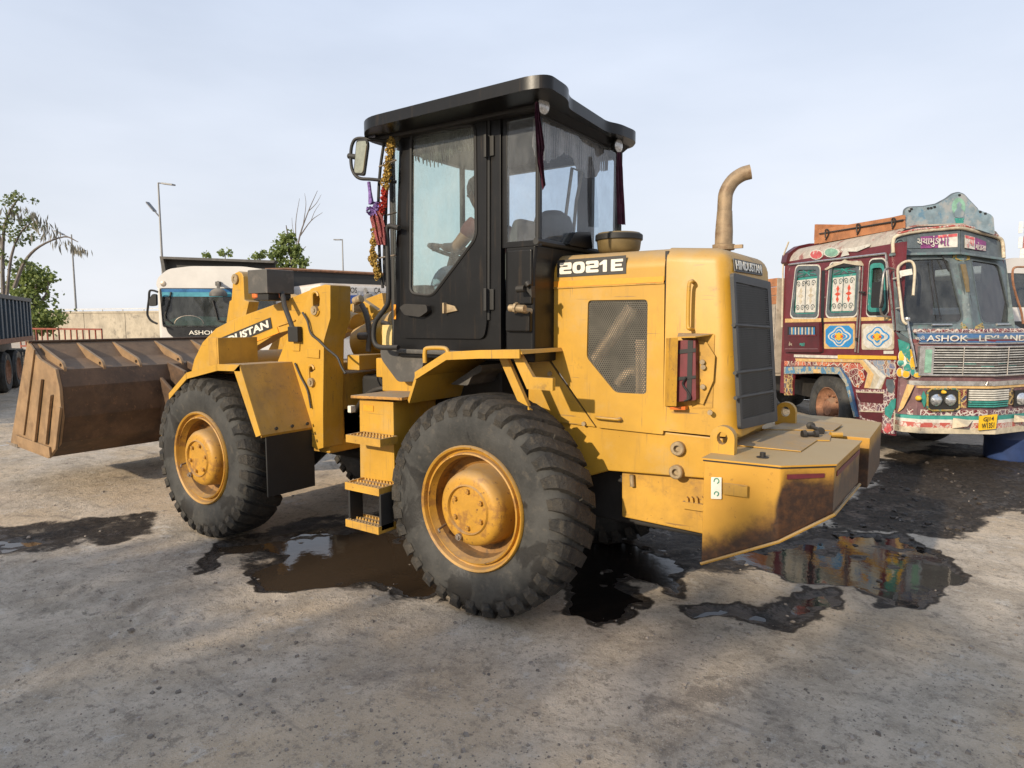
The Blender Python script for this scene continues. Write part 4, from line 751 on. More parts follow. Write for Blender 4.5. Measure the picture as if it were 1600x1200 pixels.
P_('hydraulic_hose', 'dark', lambda bm: [tube(bm, smoothpath(p, 6), .02, 8) for p in (
    [V((-1.45, .75, 1.75)), V((-1.35, .72, 1.72)), V((-1.28, .70, 1.55)), V((-1.26, .72, 1.30)), V((-1.3, .8, 1.0))], [V((-1.62, .6, 1.05)), V((-1.45, .58, 1.2)), V((-1.25, .6, 1.25)), V((-1.1, .7, 1.15))],
    [V((-1.62, .66, 1.0)), V((-1.4, .62, 1.08)), V((-1.15, .66, 1.05))], [V((-1.6, 1.2, 1.1)), V((-1.4, 1.2, 1.25)), V((-1.1, 1.15, 1.15))], [V((-1.55, .5, .85)), V((-1.4, .48, .9)), V((-1.2, .55, .8))])], smooth=60)
P_('hydraulic_hose', 'greyplastic', lambda bm: (tube(bm, smoothpath([Y(*c3(u, v), .75) for u, v in ((1130, 440), (1165, 520), (1185, 640), (1180, 780))], 5), .022, 8), tube(bm, [Y(*c3(1115, 670), .75), Y(*c3(1190, 668), .75)], .03, 8)), smooth=60)
P_('valve_block', 'brass', lambda bm: (box(bm, Y(*c3(1060, 500), .8), Y(*c3(1140, 440), .9)), cyl(bm, Y(*c3(1080, 420), .8), Y(*c3(1130, 400), .8), .035)), .01)
P_('link_arm', 'yellow', lambda bm: prism(bm, [Y(*c3(u, v), .95) for u, v in ((1085, 405), (1110, 390), (1250, 485), (1300, 430), (1300, 560), (1225, 560), (1140, 460))], (0, .06, 0)), .008)
P_('connector', 'decalwhite', lambda bm: box(bm, Y(*c6(575, 440), .4), Y(*c6(620, 400), .45)), .006)
ff = [(-3.08, 1.16), (-2.80, 1.345), (-2.36, 1.432), (-2.06, 1.44), (-1.835, .935)]
def ffend(bm, y0, y1):
    for a, b in zip(ff, ff[1:]): prism(bm, [V((a[0], y0, a[1])), V((b[0], y0, b[1])), V((b[0]-.012, y0, b[1]-.022)), V((a[0]-.006, y0, a[1]-.022))], (0, y1-y0, 0))
for y0, y1, s in ((-.10, .37, -1), (2.08, 1.6, 1)):
    fr = P_('fender', 'yellow_worn', lambda bm: ffend(bm, y0, y1))
    def fl(bm):
        for a, b in zip(ff, ff[1:]):
            o = V((-.06, 0, -.02)) if b[0] > -2 else V((0, 0, -.05)); o1 = V((-.075, 0, -.05)) if a[0] > -2.1 else V((.0, 0, -.05))
            prism(bm, [V((a[0], y0, a[1]+.003)), V((b[0]+.004, y0, b[1]+.003)), V((b[0]+.004, y0, b[1]+.003))+o, V((a[0], y0, a[1]+.003))+o1], (0, s*.012, 0))
    P_('fender_lip', 'yellow', fl, parent=fr)
    P_('mud_flap', 'blacktrim', lambda bm: box(bm, (-1.86, y0+.04*-s, .46), (-1.845, y1, .95)), .004, parent=fr)
    for k in range(3): q = V((-1.838, y0-s*(.12+.14*k), .965)); P_('bolt', 'dark', lambda bm: cyl(bm, q, q+V((.015, 0, .008)), .012, 6), parent=fr)
    P_('fender_box', 'yellow_worn', lambda bm: (box(bm, (-2.50, y0-s*.08, 1.41), (-2.48, y0-s*.43, 1.632)), box(bm, (-2.62, y0-s*.08, 1.41), (-2.502, y0-s*.10, 1.632))), .004, parent=fr)
# boom arms
armo = [Y(*p, .52) for p in ((296, 592), (303, 562), (316, 535), (337, 513), (358, 502), (382, 492), (423, 477.5), (455, 465), (486, 452), (490, 480), (456, 515), (431, 522), (402, 540), (372, 556))]+[V((-3.45, .52, 1.05)), V((-4.25, .52, .50)), V((-4.5, .52, .52)), V((-4.45, .52, .72))]
for dy in (0, .78):
    ar = S_('boom_arm', 'yellow', [p+V((0, dy, 0)) for p in armo], (0, .12, 0), (), .008)
    P_('arm_seam', 'yellow_worn', lambda bm: prism(bm, [Y(*cb(u, v), .519)+V((0, dy, 0)) for u, v in ((1305, 785), (1490, 735), (1490, 748), (1330, 800))], (0, -.012, 0)), parent=ar)
    if dy == 0:
        L = [Y(*p, .517) for p in ((330, 551.5), (425.5, 512.5), (422.5, 496), (327.5, 535))]
        dp = S_('name_plate', 'decalblack', L, (0, -.003, 0), parent=ar)
        text('HINDUSTAN', L[0]+(L[3]-L[0])*.14+(L[1]-L[0])*.03+V((0, -.003, 0)), L[1]-L[0], V((1, 0, 0)).cross(V((0, 1, 0))).cross(L[1]-L[0]) if False else V((-(L[1]-L[0]).z, 0, (L[1]-L[0]).x)), (L[1]-L[0]).length*.93, (L[3]-L[0]).length*.66, M['decalwhite'], ar, bold=.035, thick=.002)
        S_('stripe', 'orange', [Y(*cb(u, v), .517) for u, v in ((1088, 935), (1310, 805), (1330, 862), (1090, 955))], (0, -.003, 0), parent=ar)
        S_('letter_patch', 'decalwhite', [Y(*cb(u, v), .517) for u, v in ((672, 942), (700, 940), (705, 1035), (690, 1050))], (0, -.003, 0), parent=ar)
P_('cross_tube', 'yellow', lambda bm: cyl(bm, V((-3.3, .6, 1.35)), V((-3.3, 1.35, 1.35)), .13, 20), smooth=40)
# bell crank
bcx = [Y(*cb(u, v), .93) for u, v in ((820, 760), (850, 555), (870, 545), (885, 330), (905, 285), (940, 268), (970, 285), (985, 320), (995, 545), (1040, 560), (1010, 690), (960, 1000))]
bc = S_('bell_crank', 'yellow', bcx, (0, .12, 0), (), .01)
qb = Y(*cb(915, 345), .93); P_('pivot_pin', 'brass', lambda bm: lathe(bm, [(.05, .01), (.05, -.02), (.025, -.022), (.02, -.012), (0, -.012)], qb, (0, 1, 0), 20))
# work lamp on its post
hlamp = P_('headlamp', 'greyplastic', lambda bm: box(bm, (-2.54, .30, 1.985), (-2.28, .56, 2.178)), .008)
P_('indicator', 'amber', lambda bm: (lathe(bm, [(.055, 0), (.055, .03), (.03, .05), (0, .055)], V((-2.48, .36, 1.985)), (0, 0, -1), 16), lathe(bm, [(.05, 0), (.05, .03), (.03, .05), (0, .055)], V((-2.34, .45, 1.985)), (0, 0, -1), 16)), parent=hlamp)
P_('lamp_bracket', 'blacktrim', lambda bm: (box(bm, (-2.50, .32, 1.93), (-2.30, .54, 1.985)), tube(bm, [V((-2.30, .45, 2.0)), V((-2.20, .40, 1.88)), V((-2.0, .33, 1.68))], .022, 6), box(bm, V((-2.04, .30, 1.60)), V((-1.92, .345, 1.72)))), .006)
P_('cable', 'blacktrim', lambda bm: tube(bm, smoothpath([Y(*c3(u, v), .33) for u, v in ((705, 500), (740, 560), (765, 650), (820, 700), (880, 760), (930, 800), (960, 830), (985, 890), (1015, 940))], 4), .009, 6))
P_('cable', 'blacktrim', lambda bm: tube(bm, smoothpath([Y(*c3(u, v), .335) for u, v in ((650, 865), (690, 960), (740, 1060), (765, 1190))], 4), .008, 6))
# ---- bucket
bp = [(-5.545, 1.545), (-5.30, 1.375), (-4.935, 1.285), (-4.875, 1.12), (-4.87, .82), (-4.98, .56), (-5.24, .385), (-6.2, .43)]
def buck(bm):
    th = [(-.015, -.022)]*2+[(-.02, -.025), (-.028, -.01), (-.028, .005), (-.02, .02), (-.006, .026), (0, .026)]
    for i in range(len(bp)-1):
        a, b = bp[i], bp[i+1]; ta, tb_ = th[i], th[i+1]
        prism(bm, [V((a[0], -.2, a[1])), V((b[0], -.2, b[1])), V((b[0]+tb_[0], -.2, b[1]+tb_[1])), V((a[0]+ta[0], -.2, a[1]+ta[1]))], (0, 2.45, 0))
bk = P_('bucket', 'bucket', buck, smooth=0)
sp = [(-5.56, 1.55), (-5.30, 1.385), (-4.93, 1.295), (-4.865, 1.12), (-4.86, .82), (-4.97, .55), (-5.24, .375), (-6.21, .42), (-6.02, .75)]
for y0 in (-.205, 2.255):
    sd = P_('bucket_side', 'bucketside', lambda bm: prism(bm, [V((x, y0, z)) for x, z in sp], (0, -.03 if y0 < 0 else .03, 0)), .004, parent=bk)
def wear(bm):
    for a, b in (((200, 345), (168, 642)), ((245, 420), (221, 655)), ((291, 478), (268, 680))):
        pa, pb = Y(*c2(*a), -.237), Y(*c2(*b), -.237); prism(bm, [pa, pa+V((.06, 0, 0)), pb+V((.06, 0, 0)), pb], (0, -.028, 0))
    prism(bm, [Y(*c2(u, v), -.237) for u, v in ((75, 640), (80, 612), (245, 672), (250, 722))], (0, -.02, 0))
    prism(bm, [Y(*c2(u, v), -.237) for u, v in ((150, 175), (172, 205), (120, 615), (88, 605))], (0, -.016, 0))
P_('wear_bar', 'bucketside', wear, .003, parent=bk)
P_('bar_shadow', 'dark', lambda bm: [prism(bm, [Y(*c2(u, v), -.2375) for u, v in q], (0, -.004, 0)) for q in (((205, 345), (212, 350), (180, 640), (168, 642)), ((248, 420), (257, 420), (236, 655), (222, 655)), ((293, 478), (303, 485), (283, 680), (270, 680)))], parent=bk)  # thin dark strips painted in as shadows of the raised bars
for yy in (-.16, .20, .56, 1.02, 1.46, 1.9):
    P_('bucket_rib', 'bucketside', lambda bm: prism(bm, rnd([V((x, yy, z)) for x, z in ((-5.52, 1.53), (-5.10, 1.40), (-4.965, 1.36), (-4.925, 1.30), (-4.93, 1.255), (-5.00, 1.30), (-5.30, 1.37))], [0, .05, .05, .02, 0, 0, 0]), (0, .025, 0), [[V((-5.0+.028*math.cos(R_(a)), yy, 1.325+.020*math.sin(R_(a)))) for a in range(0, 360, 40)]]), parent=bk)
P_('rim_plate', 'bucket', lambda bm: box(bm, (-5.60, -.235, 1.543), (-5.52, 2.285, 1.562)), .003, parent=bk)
P_('cutting_edge', 'steel', lambda bm: prism(bm, [V((-6.0, -.24, .40)), V((-6.32, -.24, .415)), V((-6.30, -.24, .435)), V((-6.0, -.24, .435))], (0, 2.53, 0)), parent=bk)
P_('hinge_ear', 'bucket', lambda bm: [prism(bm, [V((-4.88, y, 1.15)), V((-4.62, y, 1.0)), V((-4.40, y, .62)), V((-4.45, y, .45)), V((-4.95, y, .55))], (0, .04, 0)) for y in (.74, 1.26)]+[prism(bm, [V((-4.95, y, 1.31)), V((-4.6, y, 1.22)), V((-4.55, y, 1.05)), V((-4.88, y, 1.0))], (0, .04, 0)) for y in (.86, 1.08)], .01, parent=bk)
# ---- loose things on the loader
def pin(bm, a, b):
    cyl(bm, a, b, .012, 10); d = (b-a).normalized(); lathe(bm, [(0, -.01), (.024, -.008), (.026, .012), (.012, .02)], a, d, 12); lathe(bm, [(0, .01), (.022, .008), (.022, -.012), (.01, -.018)], b, d, 12)
tag(part('tow_pin', M['dark'], None, lambda bm: pin(bm, Z(*d1(1155, 218), TZ+.035), Z(*d1(1208, 245), TZ+.035)), smooth=40), 'black steel pin lying slantwise on the counterweight hatch, the upper of two', 'pin', 'loose pins on the counterweight')
tag(part('tow_pin', M['dark'], None, lambda bm: pin(bm, Z(*d1(1118, 262), TZ+.032), Z(*d1(1185, 262), TZ+.032)), smooth=40), 'grey black steel pin lying level on the counterweight hatch, the lower of two', 'pin', 'loose pins on the counterweight')
def cloth(name, label, cat, pts, mat, seed=0, amp=.012):
    """hanging rag: pts = list of (left point, right point) down its length"""
    r = random.Random(seed); bm = new(); rows = []
    for k, (a, b) in enumerate(pts):
        row = []
        for j in range(9):
            t = j/8; p = a.lerp(b, t); n = V((.7, -.7, 0)); w = amp*math.sin(j*2.3+k*.5+seed)*(1 if 0 < k else .3)+r.uniform(-.002, .002); row.append(bm.verts.new(p+n*w))
        rows.append(row)
    for r0, r1 in zip(rows, rows[1:]):
        for j in range(8): bm.faces.new([r0[j], r0[j+1], r1[j+1], r1[j]])
    bmesh.ops.solidify(bm, geom=bm.faces[:], thickness=.004)
    o = fin(bm, name, mat, None, 0, smooth=50); return tag(o, label, cat)
def XX(u, v, x=.385): return X(*c4(u, v), x)
cloth('hanging_rag', 'dark maroon rag hanging from the nearer rear lamp of the cab', 'rag', [(XX(1012, 190), XX(1030, 190)), (XX(1008, 260), XX(1035, 270)), (XX(1012, 350), XX(1050, 360)), (XX(1018, 430), XX(1058, 420)), (XX(1022, 500), XX(1050, 460)), (XX(1040, 570), XX(1056, 540)), (XX(1050, 630), XX(1064, 605))], M['redcloth'], 1)
cloth('hanging_rag', 'dark maroon rag hanging from the farther rear lamp beside the air intake', 'rag', [(XX(1422, 440), XX(1440, 440)), (XX(1420, 520), XX(1450, 520)), (XX(1420, 600), XX(1455, 600)), (XX(1422, 700), XX(1462, 700)), (XX(1424, 800), XX(1466, 805))], M['redcloth'], 4)
# valance inside the rear window
def val(bm):
    r = random.Random(3); pts = []; n = 60
    for i in range(n+1):
        t = i/n; y = .36+t*.97; d = .17+.05*math.sin(t*math.pi*3.5)+r.uniform(0, .02); pts.append((y, d))
    for (a, da), (b, db) in zip(pts, pts[1:]):
        w = .012*math.sin(a*40); v = [bm.verts.new(p) for p in ((XR-.07+w, a, 2.95), (XR-.07+w, b, 2.95), (XR-.075+w, b, 2.95-db), (XR-.075+w, a, 2.95-da))]; bm.faces.new(v)
    bmesh.ops.remove_doubles(bm, verts=bm.verts, dist=.0005); bmesh.ops.solidify(bm, geom=bm.faces[:], thickness=.004)
tag(part('curtain_valance', M['fringe'], None, val, smooth=0), 'short fringed valance hanging inside the cab rear window', 'curtain')
def tassels(bm):
    r = random.Random(5)
    for i in range(46):
        y = .40+i*.013; x = -.35+r.uniform(-.02, .02); l = r.uniform(.10, .24)
        tube(bm, [V((x, y, 2.97)), V((x+.01, y, 2.97-l*.6)), V((x, y+.01, 2.97-l))], .006, 5)
M['grass_fringe'] = pal('pale_fringe', (.11, .105, .09), .95, var=.5, scale=25)
tag(part('door_fringe', M['grass_fringe'], None, lambda bm: [tube(bm, [V((-.75+i*.016, .345, 2.95)), V((-.75+i*.016+.006*math.sin(i), .345, 2.90-.05*math.sin(i*.21)**2-.02*(i % 3))), V((-.75+i*.016, .35, 2.85-.07*math.sin(i*.11)**2-.03*(i % 2))) ], [.010, .008, .003], 5) for i in range(38)]), 'pale tasselled fringe hanging inside the cab door window', 'fringe')
# garland of flowers down the front corner post, and a tied cloth
gar = thing('flower_garland', 'garland of dried marigolds and red blooms hanging down the cab front corner post', 'garland', Y(612, 215, .25))
M['mari'] = pal('dried_marigold', (.42, .27, .06), .9, var=.5, scale=60); M['redfl'] = pal('red_blooms', (.42, .035, .02), .9, var=.4, scale=60)
gp = smoothpath([Y(*c4(u, v), .22) for u, v in ((295, 385), (285, 440), (278, 500), (270, 560), (262, 620), (255, 680), (250, 720), (225, 800), (208, 880), (202, 960), (210, 1010), (225, 1060))], 4)
def bloom(bm, c, r_, rr):
    for _ in range(16):
        d = V((rr.gauss(0, 1), rr.gauss(0, 1), rr.gauss(0, 1))).normalized(); u_ = d.orthogonal().normalized(); w_ = d.cross(u_); k = r_*rr.uniform(.5, .9)
        c0 = c+d*r_*.5; v = [bm.verts.new(p) for p in (c0-u_*k*.5, c0+w_*k*.5+d*k*.3, c0+u_*k*.5, c0-w_*k*.5+d*k*.3)]; bm.faces.new(v)
rr = random.Random(11)
for k, p in enumerate(gp):
    isred = 17 <= k <= 25
    part('flower', M['redfl' if isred else 'mari'], gar, lambda bm: [bloom(bm, p+V((rr.uniform(-.02, .02), rr.uniform(-.01, .01), rr.uniform(-.015, .015))), rr.uniform(.018, .032), rr) for _ in range(3)], recalc=False, smooth=0)
cloth('tied_cloth', 'dusty pink cloth knotted under the wing mirror arm', 'cloth', [(Y(*c4(190, 740), .2), Y(*c4(230, 735), .2)), (Y(*c4(185, 770), .2), Y(*c4(250, 765), .2)), (Y(*c4(195, 810), .2), Y(*c4(262, 815), .2)), (Y(*c4(205, 860), .2), Y(*c4(268, 870), .2)), (Y(*c4(222, 905), .2), Y(*c4(268, 905), .2))], M['pinkcloth'], 9, .02)
M['violet'] = pal('violet_tassel', (.20, .12, .34), .9, var=.6, scale=70)
tl_ = tag(part('tassel', M['violet'], None, lambda bm: (bloom(bm, Y(*c4(205, 715), .2), .05, rr), bloom(bm, Y(*c4(190, 735), .2), .045, rr), bloom(bm, Y(*c4(222, 712), .2), .04, rr), tube(bm, [Y(*c4(180, 590), .2), Y(*c4(186, 640), .2), Y(*c4(192, 700), .2)], [.012, .012, .02], 6), [tube(bm, [Y(*c4(205, 720), .2), Y(*c4(175+i*9, 750+8*(i % 2)), .19)], .004, 4) for i in range(6)]), recalc=False, smooth=0), 'violet and yellow tassel tied under the wing mirror arm', 'tassel')
# ---- driver
def lean(p):
    k = min(max((p.z-2.03)/.62, 0), 1.1); return V((p.x-.05-(.15*k if p.x > -.5 else .06*k if p.x > -.65 else -.03), p.y, p.z)) if p.z > 2.02 else V((p.x-.05, p.y, p.z))
def skin(name, verts, edges, mat, parent, sub=2, root=0):
    verts = [(lean(v[0]), v[1]) for v in verts] if parent is man else verts
    me = bpy.data.meshes.new(name); me.from_pydata([v[0] for v in verts], edges, []); o = bpy.data.objects.new(name, me); col.objects.link(o)
    mod = o.modifiers.new('s', 'SKIN'); mod.use_smooth_shade = True
    for i, v in enumerate(verts):
        me.skin_vertices[0].data[i].radius = v[1] if isinstance(v[1], tuple) else (v[1], v[1]); me.skin_vertices[0].data[i].use_root = (i == root)
    ss = o.modifiers.new('u', 'SUBSURF'); ss.levels = ss.render_levels = sub
    bpy.context.view_layer.update(); m2 = bpy.data.meshes.new_from_object(o.evaluated_get(bpy.context.evaluated_depsgraph_get()))
    bpy.data.objects.remove(o); m2.name = name; m2.materials.clear(); m2.materials.append(mat); m2.polygons.foreach_set('use_smooth', [True]*len(m2.polygons))
    ob = bpy.data.objects.new(name, m2); col.objects.link(ob); return adopt(ob, parent)
man = thing('person', 'driver seated in the cab in blue jeans with one hand on the steering wheel', 'person', (-.45, .88, 1.98))
hip = V((-.36, .89, 2.03)); ch = V((-.33, .89, 2.36)); nk = V((-.36, .89, 2.52)); hdv = V((-.40, .89, 2.66))
body = skin('body', [(hip, .13), (V((-.33, .89, 2.2)), .125), (ch, (.15, .12)), (V((-.35, .89, 2.46)), .08), (nk, .052), (V((-.385, .89, 2.60)), .07), (V((-.40, .89, 2.68)), .082), (V((-.40, .89, 2.75)), .06),
    (V((-.36, .71, 2.42)), .062), (V((-.55, .66, 2.27)), .045), (V((-.74, .72, 2.29)), .032), (V((-.79, .74, 2.30)), .03),
    (V((-.36, 1.07, 2.42)), .062), (V((-.52, 1.14, 2.22)), .045), (V((-.72, 1.06, 2.28)), .032), (V((-.77, 1.03, 2.30)), .03)],
    [(0, 1), (1, 2), (2, 3), (3, 4), (4, 5), (5, 6), (6, 7), (2, 8), (8, 9), (9, 10), (10, 11), (2, 12), (12, 13), (13, 14), (14, 15)], M['skin'], man)
skin('shirt', [(V((-.36, .89, 2.0)), .142), (V((-.33, .89, 2.2)), .138), (ch, (.162, .132)), (V((-.35, .89, 2.46)), .085), (V((-.36, .70, 2.42)), .072), (V((-.46, .67, 2.34)), .062), (V((-.36, 1.08, 2.42)), .072), (V((-.44, 1.12, 2.32)), .062)], [(0, 1), (1, 2), (2, 3), (2, 4), (4, 5), (2, 6), (6, 7)], M['shirt'], man)
for s in (-1, 1): skin('jeans_leg', [(V((-.36, .89+.09*s, 2.04)), .105), (V((-.58, .89+.12*s, 2.08)), .092), (V((-.80, .89+.14*s, 2.10)), .075), (V((-.83, .89+.14*s, 2.0)), .066), (V((-.84, .89+.13*s, 1.68)), .05)], [(0, 1), (1, 2), (2, 3), (3, 4)], M['jeans'], man)
for s in (-1, 1): part('shoe', M['dark'], man, lambda bm: lathe(bm, [(0, -.06), (.045, -.04), (.05, .05), (.04, .14), (0, .18)], V((-.82, .89+.13*s, 1.625)), (-1, 0, -.1), 12))
part('hair', M['hair'], man, lambda bm: lathe(bm, [(.086, -.02), (.094, .03), (.085, .08), (.05, .115), (0, .125)], lean(V((-.385, .89, 2.68))), (.15, 0, 1), 20), recalc=False)
part('face_feature', M['skin'], man, lambda bm: (lathe(bm, [(.0, -.03), (.012, -.012), (.016, 0), (0, .01)], lean(V((-.485, .89, 2.665)))-V((0, 0, 0)), (-.3, 0, -1), 8), [lathe(bm, [(0, -.012), (.02, 0), (0, .012)], lean(V((-.395, .89+.082*s, 2.665))), (0, s, 0), 10) for s in (-1, 1)]))
def hand(bm, w, d, up, side):
    for i in range(4):
        b_ = w+d*.05+side*(.018*(i-1.5)); L_ = (.055, .065, .062, .048)[i]
        tube(bm, [w+side*(.012*(i-1.5)), b_, b_+d*L_*.5-up*.012, b_+d*L_*.55-up*.045], [.014, .010, .009, .007], 7)
    tube(bm, [w, w+side*.035+d*.02, w+side*.05+d*.055-up*.015], [.014, .011, .008], 7)
for y_, sd in ((.74, V((0, 1, 0))), (1.03, V((0, -1, 0)))): part('hand', M['skin'], man, lambda bm: hand(bm, V((-.81, y_, 2.305)), V((-.97, .1, .12)).normalized(), V((0, 0, 1)), sd))
# ================================================================= DECORATED TRUCK
_a = R_(40.1); TS_ = Vector((-math.sin(_a), math.cos(_a), 0)); TT = Vector((math.cos(_a), math.sin(_a), 0)); TO = Vector((1.70538, 6.19933, 0)); ZU = Vector((0, 0, 1))
def TW(t, s, z): return TO+TT*t+TS_*s+ZU*z
def SD(px, py, t=0.): return onp(px, py, TO+TT*t, TT)
def FP(px, py, s=0.): return onp(px, py, TO+TS_*s, TS_)
def sfront(t, z):
    lo = np.interp(t, [0, .1, .95, 1.75, 2.0], [.0, -.13, -.29, -.02, .2]); up = np.interp(t, [-.05, .05, .9, 1.7, 1.95], [.06, .02, .0, .30, .50])
    w = min(max((z-1.55)/.16, 0), 1); return lo*(1-w)+(up+.29*max(0, z-1.7))*w
def FR(px, py, off=0.):
    s = 0.
    for _ in range(12):
        p = FP(px, py, s); q = p-TO; s = sfront(q.dot(TT), q.z)-off
    return p
def tl(p): q = p-TO; return q.dot(TT), q.dot(TS_), q.z
def FT(t, z, off=0.): return TW(t, sfront(t, z)-off, z)
truck = thing('decorated_truck', 'maroon lorry covered in painted flowers with a blue grey crest above its split windscreen', 'truck', TW(1, 1.5, 0))
def pal2(k, *a, **kw): M[k] = pal(k+'_paint', *a, **kw)
PEEL = (.40, .36, .31)
pal2('maroon', (.135, .014, .022), .45, var=.25, dust=.15, stain=[(PEEL, 6, .66, .04, .8), ((.05, .012, .012), 9, .55, .2, .5)])
pal2('maroondark', (.085, .010, .014), .45, var=.3, stain=[(PEEL, 16, .70, .03, .7)])
pal2('peeled', (.42, .37, .31), .75, var=.25, scale=9, dust=.2, stain=[((.24, .06, .055), 4, .52, .10, .9), ((.55, .50, .43), 12, .6, .05, .7)])
pal2('creamy', (.52, .45, .33), .65, var=.25, scale=12, stain=[((.30, .20, .13), 10, .56, .08, .6)])
pal2('whitish', (.60, .57, .50), .6, var=.2, scale=15, stain=[((.32, .25, .19), 14, .60, .06, .7)])
pal2('beltyellow', (.62, .40, .16), .6, var=.2, scale=16, stain=[((.5, .44, .35), 12, .58, .06, .8)])
pal2('vivid', (.72, .42, .03), .5, var=.1, scale=14)
pal2('skyblue', (.03, .24, .52), .5, var=.15, scale=14, stain=[(PEEL, 14, .68, .03, .7)])
pal2('bandblue', (.05, .12, .24), .5, var=.3, scale=14, stain=[((.3, .3, .3), 16, .60, .05, .8)])
pal2('teal', (.04, .26, .22), .55, var=.25, scale=14, stain=[((.32, .34, .32), 12, .58, .08, .8)])
pal2('greyteal', (.13, .16, .165), .6, var=.35, scale=8, stain=[((.07, .18, .17), 8, .54, .1, .6), ((.28, .29, .28), 22, .6, .06, .6), ((.05, .045, .045), 18, .64, .05, .7)])
pal2('crest', (.20, .27, .31), .65, var=.3, scale=7, stain=[((.33, .33, .32), 5, .48, .14, .85), ((.09, .20, .30), 9, .58, .08, .8), ((.06, .055, .05), 20, .66, .04, .8)])
pal2('slate', (.09, .11, .12), .55, var=.3, scale=9, stain=[((.22, .23, .23), 11, .58, .12, .6)])
pal2('signred', (.55, .10, .10), .6, var=.3, scale=12, stain=[((.6, .57, .52), 9, .5, .1, .9)])
pal2('signpurple', (.22, .05, .17), .6, var=.3, scale=12)
pal2('chrome', (.55, .53, .50), .28, .8, var=.25, scale=16, stain=[((.25, .18, .13), 20, .62, .05, .7)])
pal2('dullsteel', (.36, .34, .32), .4, .6, var=.3, scale=16, stain=[((.20, .12, .07), 16, .58, .06, .7)])
pal2('mauve', (.17, .085, .09), .6, var=.35, scale=9, stain=[(PEEL, 18, .62, .05, .6)])
pal2('orangewood', (.40, .165, .07), .8, var=.3, scale=5, stain=[((.30, .22, .17), 9, .60, .08, .6)], streak=.15)
pal2('creamwood', (.40, .34, .27), .8, var=.25, scale=6, stain=[((.22, .16, .12), 9, .56, .1, .6)])
pal2('rustwheel', (.28, .13, .07), .8, var=.4, scale=14, dust=.3)
pal2('redflower', (.60, .07, .03), .5, var=.2, scale=20)
pal2('numplate', (.68, .42, .01), .5, var=.12, scale=20, dust=.2)
pal2('lightgreen', (.22, .40, .30), .6, var=.3, scale=14)
def folk(key, cells, line, scale, lw=.06, dist=1.2):
    """painted folk ornament: outlined petals and tendrils in flat colours"""
    m, nt, b, oc = start(key); nz = noise_(nt, scale*.35, 2, .5, oc)
    vm = N_(nt, 'ShaderNodeVectorMath', operation='ADD'); sc = N_(nt, 'ShaderNodeVectorMath', operation='SCALE'); n2 = N_(nt, 'ShaderNodeTexNoise'); n2.inputs['Scale'].default_value = scale*.5; nt.links.new(oc, n2.inputs['Vector'])
    nt.links.new(n2.outputs['Color'], sc.inputs[0]); sc.inputs['Scale'].default_value = dist/scale; nt.links.new(oc, vm.inputs[0]); nt.links.new(sc.outputs[0], vm.inputs[1])
    v = N_(nt, 'ShaderNodeTexVoronoi', feature='DISTANCE_TO_EDGE'); v.inputs['Scale'].default_value = scale; nt.links.new(vm.outputs[0], v.inputs['Vector'])
    c = N_(nt, 'ShaderNodeTexVoronoi'); c.inputs['Scale'].default_value = scale; nt.links.new(vm.outputs[0], c.inputs['Vector'])
    sp = N_(nt, 'ShaderNodeSeparateColor'); nt.links.new(c.outputs['Color'], sp.inputs[0])
    cr = N_(nt, 'ShaderNodeValToRGB'); cr.color_ramp.interpolation = 'CONSTANT'; nt.links.new(sp.outputs[0], cr.inputs[0]); e = cr.color_ramp.elements
    while len(e) < len(cells): e.new(.5)
    for i, q in enumerate(cells): e[i].position = i/len(cells); e[i].color = tuple(q)+(1,)
    rings = math_(nt, 'SINE', math_(nt, 'MULTIPLY', c.outputs['Distance'], 26.))
    cc = mixrgb(nt, ramp_(nt, rings, .72, .80, 0, .75), cr.outputs[0], line)
    cc = mixrgb(nt, ramp_(nt, v.outputs['Distance'], lw, lw*.6), cc, line)
    cc = mixrgb(nt, ramp_(nt, noise_(nt, 9, 7, .7, oc), .56, .64, 0, .6), cc, (.33, .27, .22))
    nt.links.new(cc, b.inputs['Base Color']); b.inputs['Roughness'].default_value = .55; M[key] = m
MR = (.135, .014, .022)
folk('red_scrolls', [(.50, .09, .03), (.42, .06, .03), MR, (.55, .14, .04)], (.55, .48, .38), 9)
folk('leaf_band', [(.42, .38, .26), (.08, .22, .36), (.45, .40, .28), (.40, .34, .20)], (.10, .20, .28), 17, .04)
folk('blue_scrolls', [MR, (.10, .12, .26), MR, (.20, .26, .34), (.30, .15, .05)], (.50, .42, .34), 13)
folk('gold_scrolls', [(.04, .03, .03), MR, (.05, .05, .10)], (.46, .32, .12), 12, .08)
folk('white_scrolls', [MR, (.16, .03, .04), (.10, .03, .06)], (.55, .47, .42), 15, .10)
folk('teal_gold', [(.02, .02, .02), (.03, .15, .13), (.30, .20, .03)], (.36, .25, .07), 24, .12)
folk('bumper_red', [(.50, .45, .38), (.42, .08, .06), (.55, .48, .42)], (.42, .10, .08), 22, .08)
def T(name, mat, fn, parent=None, bevel=0, **k): return part(name, M[mat], parent or truck, fn, bevel, **k)
def side_plate(name, mat, px, lift=.004, th=.012, parent=None, holes=(), r=0, bevel=0):
    P = [SD(*p, -lift) for p in px]; P = rnd(P, r) if r else P
    return solid(name, M[mat], parent or truck, P, TT*th, holes, bevel)
def front_plate(name, mat, px, lift=.004, th=.012, parent=None, holes=(), r=0, bevel=0):
    P = [FR(*p, lift) for p in px]; P = rnd(P, r) if r else P
    return solid(name, M[mat], parent or truck, P, TS_*th, holes, bevel)
K = lambda f, *p: [f(*q) for q in p]
